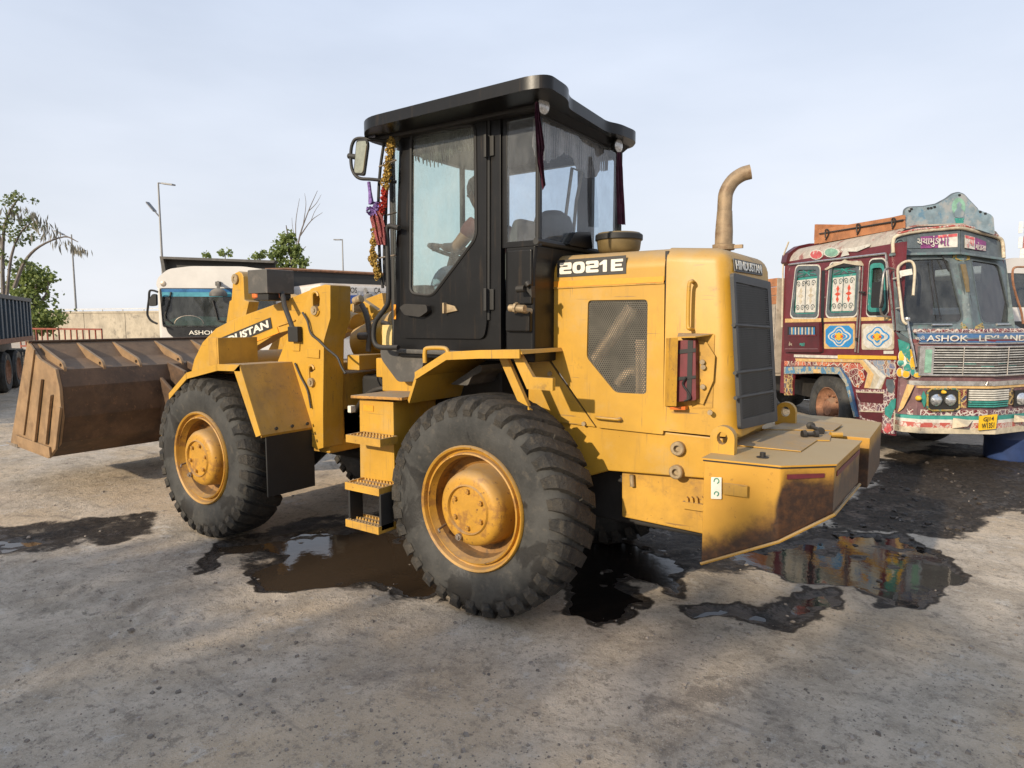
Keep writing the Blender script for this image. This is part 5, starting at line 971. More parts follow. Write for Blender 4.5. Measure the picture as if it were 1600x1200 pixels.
# side shell with window openings and the wheel arch
wins = [K(k5, (325, 470), (350, 440), (545, 440), (565, 470), (545, 930), (520, 955), (300, 955), (275, 925)),
        K(k5, (715, 440), (735, 410), (990, 400), (1010, 430), (985, 900), (955, 935), (705, 945), (680, 915)),
        K(k5, (1160, 395), (1190, 370), (1290, 365), (1320, 395), (1345, 880), (1310, 925), (1155, 930), (1130, 900))]
hol = [rnd([SD(*p) for p in w], .03, 2) for w in wins]
arch = [SD(*p) for p in K(k3, (548, 935), (520, 830), (485, 715), (440, 660), (300, 655), (158, 660), (150, 720), (150, 790))]
so = [TW(0, .07, 2.70), TW(0, 2.88, 2.70), TW(0, 2.88, tl(arch[-1])[2])]+arch[::-1]+[TW(0, tl(arch[0])[1], .36), TW(0, .07, .36)]
shell = solid('cab_side', M['maroon'], truck, so, TT*.04, hol, .006)
T('cab_side', 'maroon', lambda bm: prism(bm, [TW(1.72, .42, .5), TW(1.72, 2.88, .5), TW(1.72, 2.88, 2.7), TW(1.72, .62, 2.7), TW(1.72, .42, 1.7)], TT*.04, [[TW(1.72, .9, 1.85), TW(1.72, 1.8, 1.85), TW(1.72, 1.8, 2.5), TW(1.72, .9, 2.5)]]))
T('cab_back', 'maroondark', lambda bm: prism(bm, [TW(.04, 2.85, .8), TW(1.72, 2.85, .8), TW(1.72, 2.85, 2.75), TW(.04, 2.85, 2.75)], TS_*.03))
T('cab_floor', 'dark', lambda bm: prism(bm, [TW(.05, .05, 1.25), TW(1.7, .4, 1.25), TW(1.7, 2.8, 1.25), TW(.05, 2.8, 1.25)], ZU*.05))
T('cab_seat', 'seat', lambda bm: [box(bm, (t0, 1.0, 1.3), (t1, 1.55, 1.75), lambda v: TW(v.x, v.y, v.z)) or box(bm, (t0, 1.5, 1.7), (t1, 1.65, 2.35), lambda v: TW(v.x, v.y, v.z)) for t0, t1 in ((.2, .75), (1.05, 1.6))], bevel=.04)
T('dashboard', 'dark', lambda bm: prism(bm, [FT(.1, 1.7, -.05), FT(.9, 1.7, -.05), FT(1.7, 1.7, -.05), TW(1.68, .75, 1.7), TW(.1, .5, 1.7)], -ZU*.25))
# roof: curved sheet with raised rear arch
def rf(bm, s0, s1, g=0., th=.02):
    pr = [(0-g, 2.69), (.02-g, 2.76+g), (.07, 2.84+g), (.16, 2.90+g), (.32, 2.935+g), (.9, 2.96+g), (1.45, 2.935+g), (1.60, 2.90+g), (1.70, 2.83+g), (1.76+g, 2.69)]
    n = len(pr); fs = lambda t, s: max(s, sfront(t, 2.78)-.02) if s < 1 else s
    A = [[bm.verts.new(TW(t, fs(t, s), z)) for t, z in pr] for s in (s0, s1)]; B = [[bm.verts.new(TW(1+(t-1)*(1-th), fs(t, s), z-th)) for t, z in pr] for s in (s0, s1)]
    for i in range(n-1):
        for q in ((A[0][i], A[0][i+1], A[1][i+1], A[1][i]), (B[0][i+1], B[0][i], B[1][i], B[1][i+1]), (A[0][i+1], A[0][i], B[0][i], B[0][i+1]), (A[1][i], A[1][i+1], B[1][i+1], B[1][i])): bm.faces.new(q)
    for i in (0, n-1): bm.faces.new((A[0][i], A[1][i], B[1][i], B[0][i]))
T('roof', 'peeled', lambda bm: rf(bm, .22, 2.75), smooth=50)
T('roof_arch', 'maroondark', lambda bm: rf(bm, 2.75, 2.92, .05, .05), smooth=50)
T('roof_badge', 'whitish', lambda bm: [prism(bm, [SD(*k5(cx+rx*math.cos(R_(a)), cy+ry*math.sin(R_(a))), -.02) for a in range(0, 360, 30)], TT*.015) for cx, cy, rx, ry in ((545, 275, 78, 58), (718, 250, 88, 58))]+[prism(bm, [SD(*k5(u, v), -.02) for u, v in ((825, 210), (1000, 190), (1155, 150), (1150, 180), (1010, 240), (900, 240), (915, 280), (825, 300), (850, 240))], TT*.012)])
for cx, cy, rx, ry, mt in ((545, 275, 66, 47, 'signred'), (718, 250, 76, 47, 'lightgreen')): T('badge_face', mt, lambda bm: prism(bm, [SD(*k5(cx+rx*math.cos(R_(a)), cy+ry*math.sin(R_(a))), -.024) for a in range(0, 360, 30)], TT*.006))
T('rain_gutter', 'chrome', lambda bm: (tube(bm, [SD(*k2(200, 508), -.02), SD(*k2(778, 442), -.02)], .014, 6), tube(bm, [SD(*k2(778, 442), -.03), SD(*k2(800, 640), -.03), SD(*k2(828, 900), -.03)], .014, 6)))
T('rear_edge', 'creamy', lambda bm: tube(bm, [SD(*k5(235, 130), -.02), SD(*k5(185, 260), -.02), SD(*k5(170, 430), -.02), SD(*k5(160, 1100), -.02)], .014, 6))
# windows of the side: frames, painted shutters, scrolls
for i, w in enumerate(wins):
    P = [SD(*p, -.012) for p in w]; c = sum(P, Vector())/len(P)
    o_ = rnd([c+(p-c)*1.13 for p in P], .03, 2); i_ = rnd([c+(p-c)*.97 for p in P], .03, 2)
    wf = solid('window_frame', M['slate' if i < 2 else 'blacktrim'], truck, o_, TT*.02, [i_], .004)
    solid('frame_moulding', M['whitish'], wf, rnd([c-TT*-.004+(p-c)*1.20 for p in P], .03, 2), TT*.006, [rnd([c-TT*-.004+(p-c)*1.14 for p in P], .03, 2)])
    if i < 2:
        u = (P[3]-P[1]).normalized() if i == 0 else (P[2]-P[1]).normalized(); u = -TS_
        zt_ = max(p.z for p in P); zb_ = min(p.z for p in P); ss = [(p-TO).dot(TS_) for p in P]; s0, s1 = min(ss), max(ss); wd = s1-s0; hh = zt_-zb_
        def q(x, z, lift=-.005): return TW(lift, s1-wd*x, zb_+hh*z)
        sh = solid('shutter', M['teal'], wf, [q(.02, .02, .022), q(.98, .02, .022), q(.98, .98, .022), q(.02, .98, .022)], TT*.012)
        solid('shutter_panel', M['whitish'], wf, [q(.08, .05, .012), q(.90, .05, .012), q(.90, .76, .012), q(.08, .76, .012)], TT*.008)
        solid('shutter_panel', M['slate'], wf, [q(.08, .82, .012), q(.93, .82, .012), q(.93, .97, .012), q(.08, .97, .012)], TT*.008)
        def scr_(bm):
            for row in (.665, .15):
                for k in range(4):
                    cx = .18+.205*k; sg = 1 if k % 2 else -1
                    tube(bm, [q(cx+sg*(.085*(1-a/540.))*math.cos(R_(a)), row+.075*(1-a/540.)*math.sin(R_(a)), .008) for a in range(0, 500, 28)], .0055, 4)
            tube(bm, [q(.49, .05, .008), q(.49, .76, .008)], .006, 4)
        part('scroll_ironwork', M['slate' if i == 0 else 'greyteal'], wf, scr_)
        part('painted_fan', M['teal'], wf, lambda bm: [tube(bm, [q(.5, .90, .008), q(x_, z_, .008)], .008, 4) for x_, z_ in ((.12, .95), (.12, .84), (.35, .83), (.65, .83), (.88, .84), (.88, .95), (.35, .96), (.65, .96))])
        def dia(bm, cx):
                for cz, hz_, wz in ((.52, .075, .055), (.30, .075, .055), (.41, .045, .11)): prism(bm, [q(cx-wz, cz, .008), q(cx, cz+hz_, .008), q(cx+wz, cz, .008), q(cx, cz-hz_, .008)], TT*.003)
        [part('painted_diamond', M['creamy' if i == 0 else 'redflower'], wf, lambda bm: dia(bm, cx)) for cx in (.29, .70)]
    else:
        solid('window_pane', M['windscreen'], wf, rnd([p+TT*.03 for p in P], .03, 2), TT*.006)
        solid('inner_rim', M['teal'], wf, rnd([c+(p-c)*.99-TT*.002 for p in P], .03, 2), TT*.02, [rnd([c+(p-c)*.80-TT*.002 for p in P], .03, 2)])
ogee = K(k5, (640, 440), (700, 400), (735, 385), (745, 365), (800, 370), (845, 345), (868, 330), (895, 348), (940, 345), (1000, 360), (1035, 345), (1060, 385), (1060, 400), (1000, 395), (860, 372), (760, 405), (700, 430), (660, 452))
side_plate('window_arch', 'creamy', ogee, .03, .035)
side_plate('window_hood', 'blacktrim', K(k5, (655, 450), (720, 408), (800, 385), (868, 352), (940, 372), (1030, 385), (1030, 405), (720, 425), (690, 440)), .02, .03)
for x0, x1, y0, y1 in ((608, 648, 455, 1160), ): side_plate('door_gap', 'blacktrim', K(k5, (x0, y0), (x1, y0), (x1-15, y1), (x0-15, y1)), .002, .01)
side_plate('door_gap', 'blacktrim', K(k3, (331, 310), (347, 310), (347, 525), (331, 525)), .002, .01)
T('door_edge', 'dullsteel', lambda bm: (tube(bm, [SD(*k5(1045, 450), -.02), SD(*k5(1020, 950), -.02), SD(*k3(545, 520), -.02)], .011, 6), tube(bm, [SD(*k5(1078, 400), -.02), SD(*k3(580, 250), -.02), SD(*k3(563, 525), -.02)], .008, 6)))
T('door_handle', 'blacktrim', lambda bm: tube(bm, [SD(*k5(1040, 700), -.05), SD(*k5(1100, 705), -.05)], .014, 6))
T('door_lock', 'blacktrim', lambda bm: (box(bm, (-.03, tl(SD(*k3(565, 440)))[1]-.02, tl(SD(*k3(565, 440)))[2]-.02), (0, tl(SD(*k3(565, 440)))[1]+.03, tl(SD(*k3(565, 440)))[2]+.02), lambda v: TW(v.x, v.y, v.z))))
side_plate('belt_stripe', 'beltyellow', K(k3, (107, 312), (330, 308), (330, 332), (107, 336)), .008)
side_plate('belt_stripe', 'beltyellow', K(k3, (348, 308), (560, 303), (560, 326), (348, 332)), .008)
side_plate('belt_stripe', 'beltyellow', K(k3, (582, 303), (765, 300), (765, 322), (582, 326)), .008)
vb = side_plate('vent_box', 'maroondark', K(k3, (100, 340), (318, 335), (322, 522), (100, 520)), .05, .06, r=.015, bevel=.006)
side_plate('vent_opening', 'blacktrim', K(k3, (122, 362), (295, 358), (295, 412), (122, 415)), .053, .01, parent=vb)
for k in range(15):
    x = 135+k*10.6; side_plate('vent_slat', ('bandblue', 'whitish', 'skyblue', 'creamy')[k*7 % 4], K(k3, (x, 366), (x+6.5, 366), (x+6.5, 411), (x, 411)), .056, .008, parent=vb)
side_plate('vent_ledge', 'red', K(k3, (125, 414), (298, 411), (298, 420), (125, 422)), .06, .02, parent=vb)
pA = SD(*k3(198, 482), -.056); text('ભાઇ?', pA, -TS_, ZU, .145, .055, M['teal'], vb, bold=.012)
pA = SD(*k3(130, 480), -.056); text('કેમ', pA, -TS_, ZU, .10, .06, M['creamy'], vb)
side_plate('vent_ledge', 'mauve', K(k3, (105, 497), (310, 497), (310, 503), (105, 503)), .054, .008, parent=vb)
def polar(c, u, v, f, n=48): return [c+u*(f(2*math.pi*i/n)*math.cos(2*math.pi*i/n))+v*(f(2*math.pi*i/n)*math.sin(2*math.pi*i/n)) for i in range(n)]
for (x0, x1, y0, y1, bgm, fm) in ((350, 540, 345, 500, 'skyblue', 'whitish'), (585, 785, 345, 505, 'whitish', 'skyblue')):
    pts = K(k3, (x0, y0), (x1, y0-3), (x1, y1), (x0, y1)); fpn = side_plate('flower_panel', 'creamy' if bgm == 'whitish' else 'beltyellow', pts, .008, .010, r=.03)
    cpx = ((x0+x1)/2, (y0+y1)/2); m_ = 10; cut = 26
    side_plate('panel_ground', bgm, K(k3, (x0+m_+cut, y0+m_), (x1-m_-cut, y0+m_), (x1-m_, y0+m_+cut), (x1-m_, y1-m_-cut), (x1-m_-cut, y1-m_), (x0+m_+cut, y1-m_), (x0+m_, y1-m_-cut), (x0+m_, y0+m_+cut)), .011, .006, parent=fpn)
    c = SD(*k3(*cpx), -.014); u = (SD(*k3(cpx[0]+66, cpx[1]), -.014)-c); v = (SD(*k3(cpx[0], cpx[1]-56), -.014)-c)
    for sc, mt, lift, fn in ((1., fm, 0, lambda a: 1+.13*math.cos(4*a)), (.84, bgm, .002, lambda a: 1+.18*math.cos(4*a)), (.66, 'whitish', .004, lambda a: 1+.20*math.cos(4*a)), (.56, 'skyblue', .006, lambda a: 1+.2*math.cos(4*a)), (.42, 'vivid', .008, lambda a: 1+.12*math.cos(8*a)), (.36, 'redflower', .010, lambda a: .5+.75*abs(math.cos(a))**8), (.22, 'vivid', .012, lambda a: 1.+.1*math.cos(8*a))):
        part('painted_flower', M[mt], fpn, lambda bm: prism(bm, polar(c-TT*lift, u*sc, v*sc, fn), TT*.0018))
side_plate('white_stripe', 'whitish', K(k3, (162, 535), (435, 543), (435, 560), (162, 552)), .012)
side_plate('yellow_stripe', 'vivid', K(k3, (435, 538), (798, 545), (798, 567), (435, 562)), .012)
side_plate('beige_stripe', 'beltyellow', K(k3, (170, 560), (560, 566), (575, 586), (175, 578)), .008)
side_plate('painted_band', 'red_scrolls', K(k3, (102, 575), (575, 592), (605, 625), (600, 700), (570, 745), (540, 735), (490, 660), (440, 612), (300, 604), (102, 606)), .006)
side_plate('painted_corner', 'blue_scrolls', K(k3, (610, 572), (798, 572), (798, 690), (735, 672), (650, 590)), .006)
side_plate('painted_cuff', 'creamy', K(k3, (560, 568), (610, 566), (735, 675), (705, 752), (600, 745), (622, 650)), .009)
side_plate('cuff_line', 'whitish', K(k3, (600, 568), (612, 566), (736, 675), (690, 750), (668, 748), (700, 678)), .012)
side_plate('cuff_line', 'beltyellow', K(k3, (560, 570), (590, 570), (660, 660), (635, 745), (600, 745), (625, 655)), .012)
side_plate('arch_band', 'leaf_band', K(k3, (100, 612), (300, 610), (445, 616), (500, 700), (555, 925), (535, 928), (482, 716), (440, 658), (300, 653), (100, 657)), .012, .02)
side_plate('arch_trim', 'bandblue', K(k3, (445, 614), (458, 622), (510, 700), (562, 925), (552, 927), (498, 702)), .016, .02)
side_plate('arch_lamp', 'beltyellow', K(k3, (282, 628), (322, 628), (322, 652), (282, 652)), .03, .03, r=.006)
side_plate('painted_band', 'gold_scrolls', K(k3, (100, 660), (154, 660), (148, 790), (100, 790)), .006)
side_plate('painted_band', 'white_scrolls', K(k3, (548, 755), (735, 755), (790, 690), (790, 1030), (725, 1030), (705, 985), (575, 935)), .006)
for (a, b, c_, d_) in (((548, 765), (718, 770), (718, 842), (575, 832)), ((572, 885), (712, 890), (712, 962), (588, 930))):
    stp = side_plate('step_recess', 'maroondark', K(k3, a, b, c_, d_), .012, .03)
    side_plate('step_rim', 'creamy', K(k3, a, b, (b[0], b[1]+8), (a[0]+4, a[1]+8)), .02, .03, parent=stp)
side_plate('painted_leaf', 'slate', K(k3, (740, 690), (780, 690), (790, 740), (775, 780), (750, 770), (735, 720)), .010)
side_plate('painted_leaf', 'teal', K(k3, (770, 820), (795, 810), (790, 870), (765, 940), (730, 910), (728, 870), (750, 855)), .010)
side_plate('painted_leaf', 'signred', K(k3, (740, 965), (765, 970), (770, 1010), (745, 1028), (722, 1010)), .010)
side_plate('small_notice', 'whitish', K(k3, (722, 512), (783, 512), (783, 532), (722, 532)), .012, .006)
# wheels
def twheel():
    w = part('wheel', M['rustwheel'], None, lambda bm: lathe(bm, [(.30, .1), (.31, .03), (.29, .02), (.275, .06), (.22, .10), (.16, .11), (.13, .05), (.11, .02), (.0, .01)], (0, 0, 0), TT, 32), recalc=False, smooth=40, local=True)
    part('tyre', M['rubber'], w, lambda bm: lathe(bm, [(.30, .02), (.36, .0), (.43, .0), (.49, .03), (.505, .07), (.505, .22), (.49, .26), (.40, .28), (.3, .24)], (0, 0, 0), TT, 48), recalc=False, smooth=50, local=True)
    part('wheel_nuts', M['rustwheel'], w, lambda bm: [cyl(bm, TS_*(.185*math.cos(R_(a)))+ZU*(.185*math.sin(R_(a)))+TT*.10, TS_*(.185*math.cos(R_(a)))+ZU*(.185*math.sin(R_(a)))+TT*.06, .018, 6) for a in range(0, 360, 36)], local=True)
    return w
wq = twheel(); wq.parent = truck; q0 = TW(1, 1.5, 0); wq.location = TW(.05, 1.63, .5)-q0
for t, s, r in ((1.78, 1.63, math.pi), (.05, 5.6, 0), (1.78, 5.6, math.pi)):
    w = twins(wq, truck); w.location = TW(t, s, .5)-q0; w.rotation_euler = (0, 0, r)
T('wheel_arch', 'dark', lambda bm: (box(bm, (.42, 1.0, .5), (.5, 2.6, 1.2), lambda v: TW(v.x, v.y, v.z)), box(bm, (.3, .2, .55), (1.5, 6.8, .85), lambda v: TW(v.x, v.y, v.z)), box(bm, (.04, .85, 1.12), (1.7, 2.85, 1.24), lambda v: TW(v.x, v.y, v.z))))
# cargo body behind the cab
cb_ = T('cargo_body', 'creamwood', lambda bm: (box(bm, (-.06, 3.0, .95), (0.0, 7.0, 2.02), lambda v: TW(v.x, v.y, v.z)), box(bm, (1.85, 3.0, .95), (1.9, 7.0, 2.45), lambda v: TW(v.x, v.y, v.z)), box(bm, (-.06, 2.98, .9), (1.9, 3.03, 2.45), lambda v: TW(v.x, v.y, v.z)), box(bm, (-.06, 3.0, .85), (1.9, 7., .95), lambda v: TW(v.x, v.y, v.z))))
for k in range(3): T('plank', 'orangewood', lambda bm: box(bm, (-.07+random.uniform(-.006, .006), 3.0, 2.03+k*.145), (-.01, 7.0, 2.165+k*.145), lambda v: TW(v.x, v.y, v.z)), cb_, .005)
T('strut', 'dark', lambda bm: [prism(bm, [TW(-.085, s, .95), TW(-.085, s+.08, .95), TW(-.085, s+.55, 2.0), TW(-.085, s+.47, 2.0)], TT*.02) for s in (3.1, 4.3, 5.5)], cb_)
# roof carrier
rk = T('roof_carrier', 'orangewood', lambda bm: (box(bm, (.16, .46, 2.925), (.98, 2.32, 2.985), lambda v: TW(v.x, v.y, v.z)), box(bm, (.94, .46, 2.985), (.98, 2.32, 3.24), lambda v: TW(v.x, v.y, v.z)), box(bm, (.16, 2.30, 2.985), (.94, 2.33, 3.22), lambda v: TW(v.x, v.y, v.z))))
for a, b, c_, d_ in (((378, 300), (884, 214), (884, 240), (378, 326)), ((378, 330), (884, 245), (884, 290), (378, 384))):
    P = [SD(*k2(*p), .14) for p in (a, b, c_, d_)]; solid('plank', M['orangewood'], rk, P, TT*.025, (), .003)
for x, y in ((425, 302), (612, 270), (822, 236)): T('tie_hook', 'dark', lambda bm: tube(bm, smoothpath([SD(*k2(x-8, y+45), .12), SD(*k2(x-8, y+5), .12), SD(*k2(x+2, y-4), .11), SD(*k2(x+12, y+5), .12), SD(*k2(x+10, y+28), .12), SD(*k2(x-6, y+60), .125)], 4), .009, 5), rk)
T('tie_bar', 'dark', lambda bm: tube(bm, [SD(*k2(382, 325), .125), SD(*k2(880, 243), .125)], .010, 5), rk)
# front: crest, visor with signs
cr_ = [FP(*k2(u, v), .33) for u, v in ((884, 302), (895, 182), (915, 168), (1000, 165), (1080, 150), (1140, 118), (1180, 88), (1212, 80), (1245, 92), (1275, 125), (1330, 182), (1400, 208), (1420, 228), (1427, 332), (1330, 300), (1220, 285), (1050, 292))]
crest = solid('crest', M['crest'], truck, rnd(cr_, .02), TS_*.04, (), .006)
part('crest_rim', M['slate'], crest, lambda bm: tube(bm, [p+TS_*.02 for p in rnd(cr_, .02)[0:52]], .016, 6))
part('painted_niche', M['lightgreen'], crest, lambda bm: prism(bm, [FP(*k2(1212+40*math.cos(R_(a)), 165+55*math.sin(R_(a))), .326) for a in range(0, 360, 24)], TS_*.004))
part('painted_figure', M['crest'], crest, lambda bm: prism(bm, [FP(*k2(u, v), .322) for u, v in ((1200, 150), (1215, 132), (1230, 150), (1226, 170), (1248, 200), (1240, 225), (1215, 232), (1188, 222), (1186, 198), (1204, 170))], TS_*.004))
part('painted_base', M['teal'], crest, lambda bm: prism(bm, [FP(*k2(u, v), .325) for u, v in ((1188, 232), (1245, 232), (1238, 262), (1196, 262))], TS_*.004))
T('crest_chips', 'blacktrim', lambda bm: [prism(bm, rnd([FP(*k2(u+a, v+b), .327) for a, b in ((-9, -5), (7, -8), (10, 4), (-4, 8))], .006), TS_*.004) for u, v in ((930, 178), (1030, 174), (1048, 172), (1068, 166), (1216, 95), (1340, 195), (1370, 205), (920, 190))], crest)
vis = K(k2, (820, 450), (822, 372), (870, 340), (1000, 318), (1222, 298), (1222, 440), (1000, 445))
visor = front_plate('visor', 'slate', vis, .05, .05, bevel=.004)
front_plate('visor', 'slate', K(k2, (1226, 440), (1226, 298), (1340, 330), (1440, 362), (1476, 390), (1480, 476), (1340, 455)), .05, .05, bevel=.004)
T('visor_rim', 'creamy', lambda bm: tube(bm, smoothpath([FR(*k2(u, v), .07) for u, v in ((822, 440), (822, 368), (850, 335), (960, 312), (1100, 298), (1222, 290), (1340, 318), (1440, 345), (1472, 375), (1480, 470))], 4), .022, 8), smooth=60)
T('visor_trim', 'bumper_red', lambda bm: tube(bm, smoothpath([FR(*k2(u, v), .09) for u, v in ((850, 322), (960, 300), (1100, 286), (1222, 276), (1340, 300), (1440, 335))], 3), .014, 6))
T('visor_ledge', 'greyteal', lambda bm: (prism(bm, [FR(*k2(u, v), .09) for u, v in ((822, 440), (1222, 432), (1222, 446), (822, 454))], TS_*.08), prism(bm, [FR(*k2(u, v), .09) for u, v in ((1226, 432), (1480, 468), (1480, 482), (1226, 446))], TS_*.08)))
for px, mt in ((((905, 345), (985, 338), (985, 410), (905, 412)), 'slate'), (((985, 342), (1090, 334), (1090, 408), (985, 412)), 'signpurple'), (((1090, 334), (1205, 322), (1205, 404), (1090, 408)), 'whitish'), (((1250, 332), (1308, 346), (1308, 418), (1250, 408)), 'whitish'), (((1308, 346), (1375, 372), (1375, 428), (1308, 420)), 'signpurple')):
    front_plate('sign_panel', mt, K(k2, *px), .056, .008)
front_plate('sign_band', 'signred', K(k2, (1090, 334), (1203, 323), (1203, 340), (1090, 352)), .060, .006); front_plate('sign_band', 'signred', K(k2, (1252, 333), (1306, 347), (1306, 362), (1252, 350)), .060, .006)
def ftext(s, a, b, h, mt, off, **k):
    A, B = FR(*a, off), FR(*b, off); return text(s, A, B-A, ZU, (B-A).length, h, M[mt], visor, **k)
ftext('ચચામુંડ', k2(962, 407), k2(1088, 402), .135, 'whitish', .066, bold=.006); ftext('મા', k2(1098, 400), k2(1152, 396), .115, 'signpurple', .066, bold=.006)
ftext('કૃપા', k2(1256, 404), k2(1300, 412), .10, 'signred', .066); ftext('મોડાસા', k2(1312, 418), k2(1372, 428), .095, 'whitish', .066)
T('visor_medallion', 'greyteal', lambda bm: [tube(bm, [FR(*k2(863+r*math.cos(R_(a)), 390+r*1.1*math.sin(R_(a))), .06) for a in range(0, 361, 30)], .006, 4) for r in (30, 16, 7)], visor)
# windscreens
wsL = K(k4, (150, 335), (680, 318), (740, 345), (905, 990), (870, 1050), (215, 1060), (185, 1030)); wsR = K(k4, (1000, 335), (1285, 380), (1320, 420), (1455, 1000), (1420, 1050), (1150, 1050), (1110, 1010))
for w, o_ in ((wsL, K(k4, (112, 262), (905, 268), (1018, 1135), (165, 1140))), (wsR, K(k4, (908, 268), (1392, 330), (1505, 1120), (1022, 1135)))):
    h_ = rnd([FR(*p, .01) for p in w], .03, 2)
    wf = solid('windscreen_frame', M['greyteal'], truck, [FR(*p, .01) for p in o_], TS_*.03, [h_], .004)
    c = sum(h_, Vector())/len(h_)
    solid('windscreen_rubber', M['slate'], wf, [c+(p-c)*1.04-TS_*.008 for p in h_], TS_*.02, [[c+(p-c)*.985-TS_*.008 for p in h_]])
    solid('windscreen', M['windscreen'], wf, [p+TS_*.012 for p in h_], TS_*.004)
front_plate('post_panel', 'teal_gold', K(k4, (800, 275), (985, 275), (985, 330), (930, 345), (860, 345), (790, 310)), .02, .014)
front_plate('post_panel', 'teal_gold', K(k4, (890, 1040), (1130, 1050), (1150, 1120), (890, 1125)), .02, .014)
front_plate('post_slot', 'slate', K(k4, (860, 375), (905, 355), (935, 380), (990, 690), (1050, 990), (1020, 1030), (985, 1000), (930, 740)), .03, .03, r=.02)
front_plate('post_slot', 'blacktrim', K(k4, (945, 740), (990, 730), (1035, 985), (1015, 1015), (995, 985)), .036, .02, r=.01)
T('brush', 'ochre', lambda bm: [tube(bm, [FR(*k4(885+i*7, 385), .05), FR(*k4(925+i*6, 560), .055), FR(*k4(950+i*4, 700), .05)], [.010, .012, .008], 5) for i in range(7)])
T('wiper', 'blacktrim', lambda bm: tube(bm, [FR(*k4(670, 280), .05), FR(*k4(745, 465), .04)], .009, 5)); T('wiper', 'blacktrim', lambda bm: tube(bm, [FR(*k4(550, 340), .03), FR(*k4(575, 560), .03), FR(*k4(650, 1000), .03)], .006, 5))
T('grab_bar', 'chrome', lambda bm: (tube(bm, [FR(*k4(552, 1075), .05), FR(*k4(778, 1072), .05)], .014, 6), tube(bm, [FR(*k4(1290, 1070), .05), FR(*k4(1445, 1068), .05)], .014, 6)))
# lower front
def strip(bm, t0, t1, z0, z1, off, th=.03, n=14, zz=None):
    ts = [t0+(t1-t0)*i/n for i in range(n+1)]
    A = [[bm.verts.new(FT(t, z, o)) for t in ts] for z, o in ((z0, off), (z1, off), (z1, off-th), (z0, off-th))]
    for a, b in ((0, 1), (1, 2), (2, 3), (3, 0)):
        for i in range(n): bm.faces.new((A[a][i], A[a][i+1], A[b][i+1], A[b][i]))
    for i in (0, n): bm.faces.new([A[k][i] for k in range(4)])
def zz(u, v, o=0.): return tl(FR(*k3(u, v), o))[2]
TR = 1.88
T('front_panel', 'mauve', lambda bm: strip(bm, .0, TR, .62, 1.50, 0, .04))
T('front_cowl', 'maroon', lambda bm: strip(bm, .0, TR, 1.50, 1.545, 0, .04))
T('cowl_top', 'greyteal', lambda bm: [prism(bm, [FT(a, 1.545, 0), FT(b, 1.545, 0), FT(b, 1.72, .0), FT(a, 1.72, .0)], TS_*.03) for a, b in ((0, .5), (.5, .95), (.95, 1.4), (1.4, 1.74))])
T('scallop_row', 'white_scrolls', lambda bm: [lathe(bm, [(.028, 0), (.026, .014), (0, .02)], FT(.10+i*.055, zz(1000, 388), .02), -TS_, 10) for i in range(32)])
bn = T('name_band', 'bandblue', lambda bm: strip(bm, .12, TR-.05, zz(960, 460), zz(960, 404), .02, .03))
part('band_edge', M['chrome'], bn, lambda bm: (strip(bm, .10, TR-.05, zz(960, 404), zz(960, 398), .026, .03), strip(bm, .10, TR-.05, zz(960, 468), zz(960, 461), .026, .03)))
zb0 = zz(1000, 452); hz0 = zz(1000, 414)-zb0
for word, a, b in (('ASHOK', k3(990, 445), k3(1250, 441)), ('LEYLAND', k3(1320, 440), k3(1612, 430))):
    A, B = FR(*a, .045), FR(*b, .045); text(word, Vector((A.x, A.y, zb0)), Vector((B.x-A.x, B.y-A.y, 0)), ZU, (B-A).length, hz0, M['whitish'], bn, bold=.012)
text('શ્રી', FR(*k3(918, 450), .03), FR(*k3(980, 448), .03)-FR(*k3(918, 450), .03), ZU, .11, hz0*.8, M['whitish'], bn)
g0_, g1_ = zz(960, 668), zz(960, 482); tg0 = tl(FR(*k3(932, 570)))[0]; tg1 = TR-.1
gr_ = T('grille_surround', 'chrome', lambda bm: (strip(bm, tg0, tg1, g1_-.022, g1_, .045, .05), strip(bm, tg0, tg1, g0_, g0_+.022, .045, .05), strip(bm, tg0, tg0+.16, g0_+.02, g1_-.02, .04, .045, 3), strip(bm, tg1-.16, tg1, g0_+.02, g1_-.02, .04, .045, 3)), bevel=.004)
part('grille_cheek', M['lightgreen'], gr_, lambda bm: strip(bm, tg0+.06, tg0+.13, g0_+.04, g1_-.04, .046, .01, 2))
part('grille_back', M['dark'], gr_, lambda bm: strip(bm, tg0+.1, tg1-.1, g0_, g1_, .008, .02))
pal2('slatpaint', (.50, .49, .46), .4, .1, var=.3, scale=14, stain=[((.16, .13, .11), 14, .6, .06, .7)])
nsl = 10
for k in range(nsl):
    z = g0_+.032+(g1_-g0_-.064)*(k+.5)/nsl; part('grille_slat', M['slatpaint' if k not in (3, 5) else 'dullsteel'], gr_, lambda bm: strip(bm, tg0+.15, tg1-.15, z-.0062, z+.0062, .034, .02))
part('grille_backing_paint', M['teal'], gr_, lambda bm: [strip(bm, tg0+.3+.2*i, tg0+.44+.2*i, g0_+.10+.03*(i % 2), g0_+.125+.03*(i % 2), .012, .01, 2) for i in range(5)])
part('grille_divider', M['dullsteel'], gr_, lambda bm: [tube(bm, [FT(t, g0_+.01, .045), FT(t, g1_-.01, .045)], .006, 5) for t in (tl(FR(*k3(1205, 560)))[0], tl(FR(*k3(1482, 560)))[0])])
T('silver_strip', 'chrome', lambda bm: strip(bm, .05, TR, zz(1000, 728), zz(1000, 700), .02, .03))
T('orange_strip', 'beltyellow', lambda bm: strip(bm, .12, TR, zz(1000, 745), zz(1000, 731), .014, .03))
front_plate('painted_sweep', 'beltyellow', K(k3, (875, 722), (915, 728), (880, 800), (845, 870), (815, 895), (840, 820)), .02, .014)
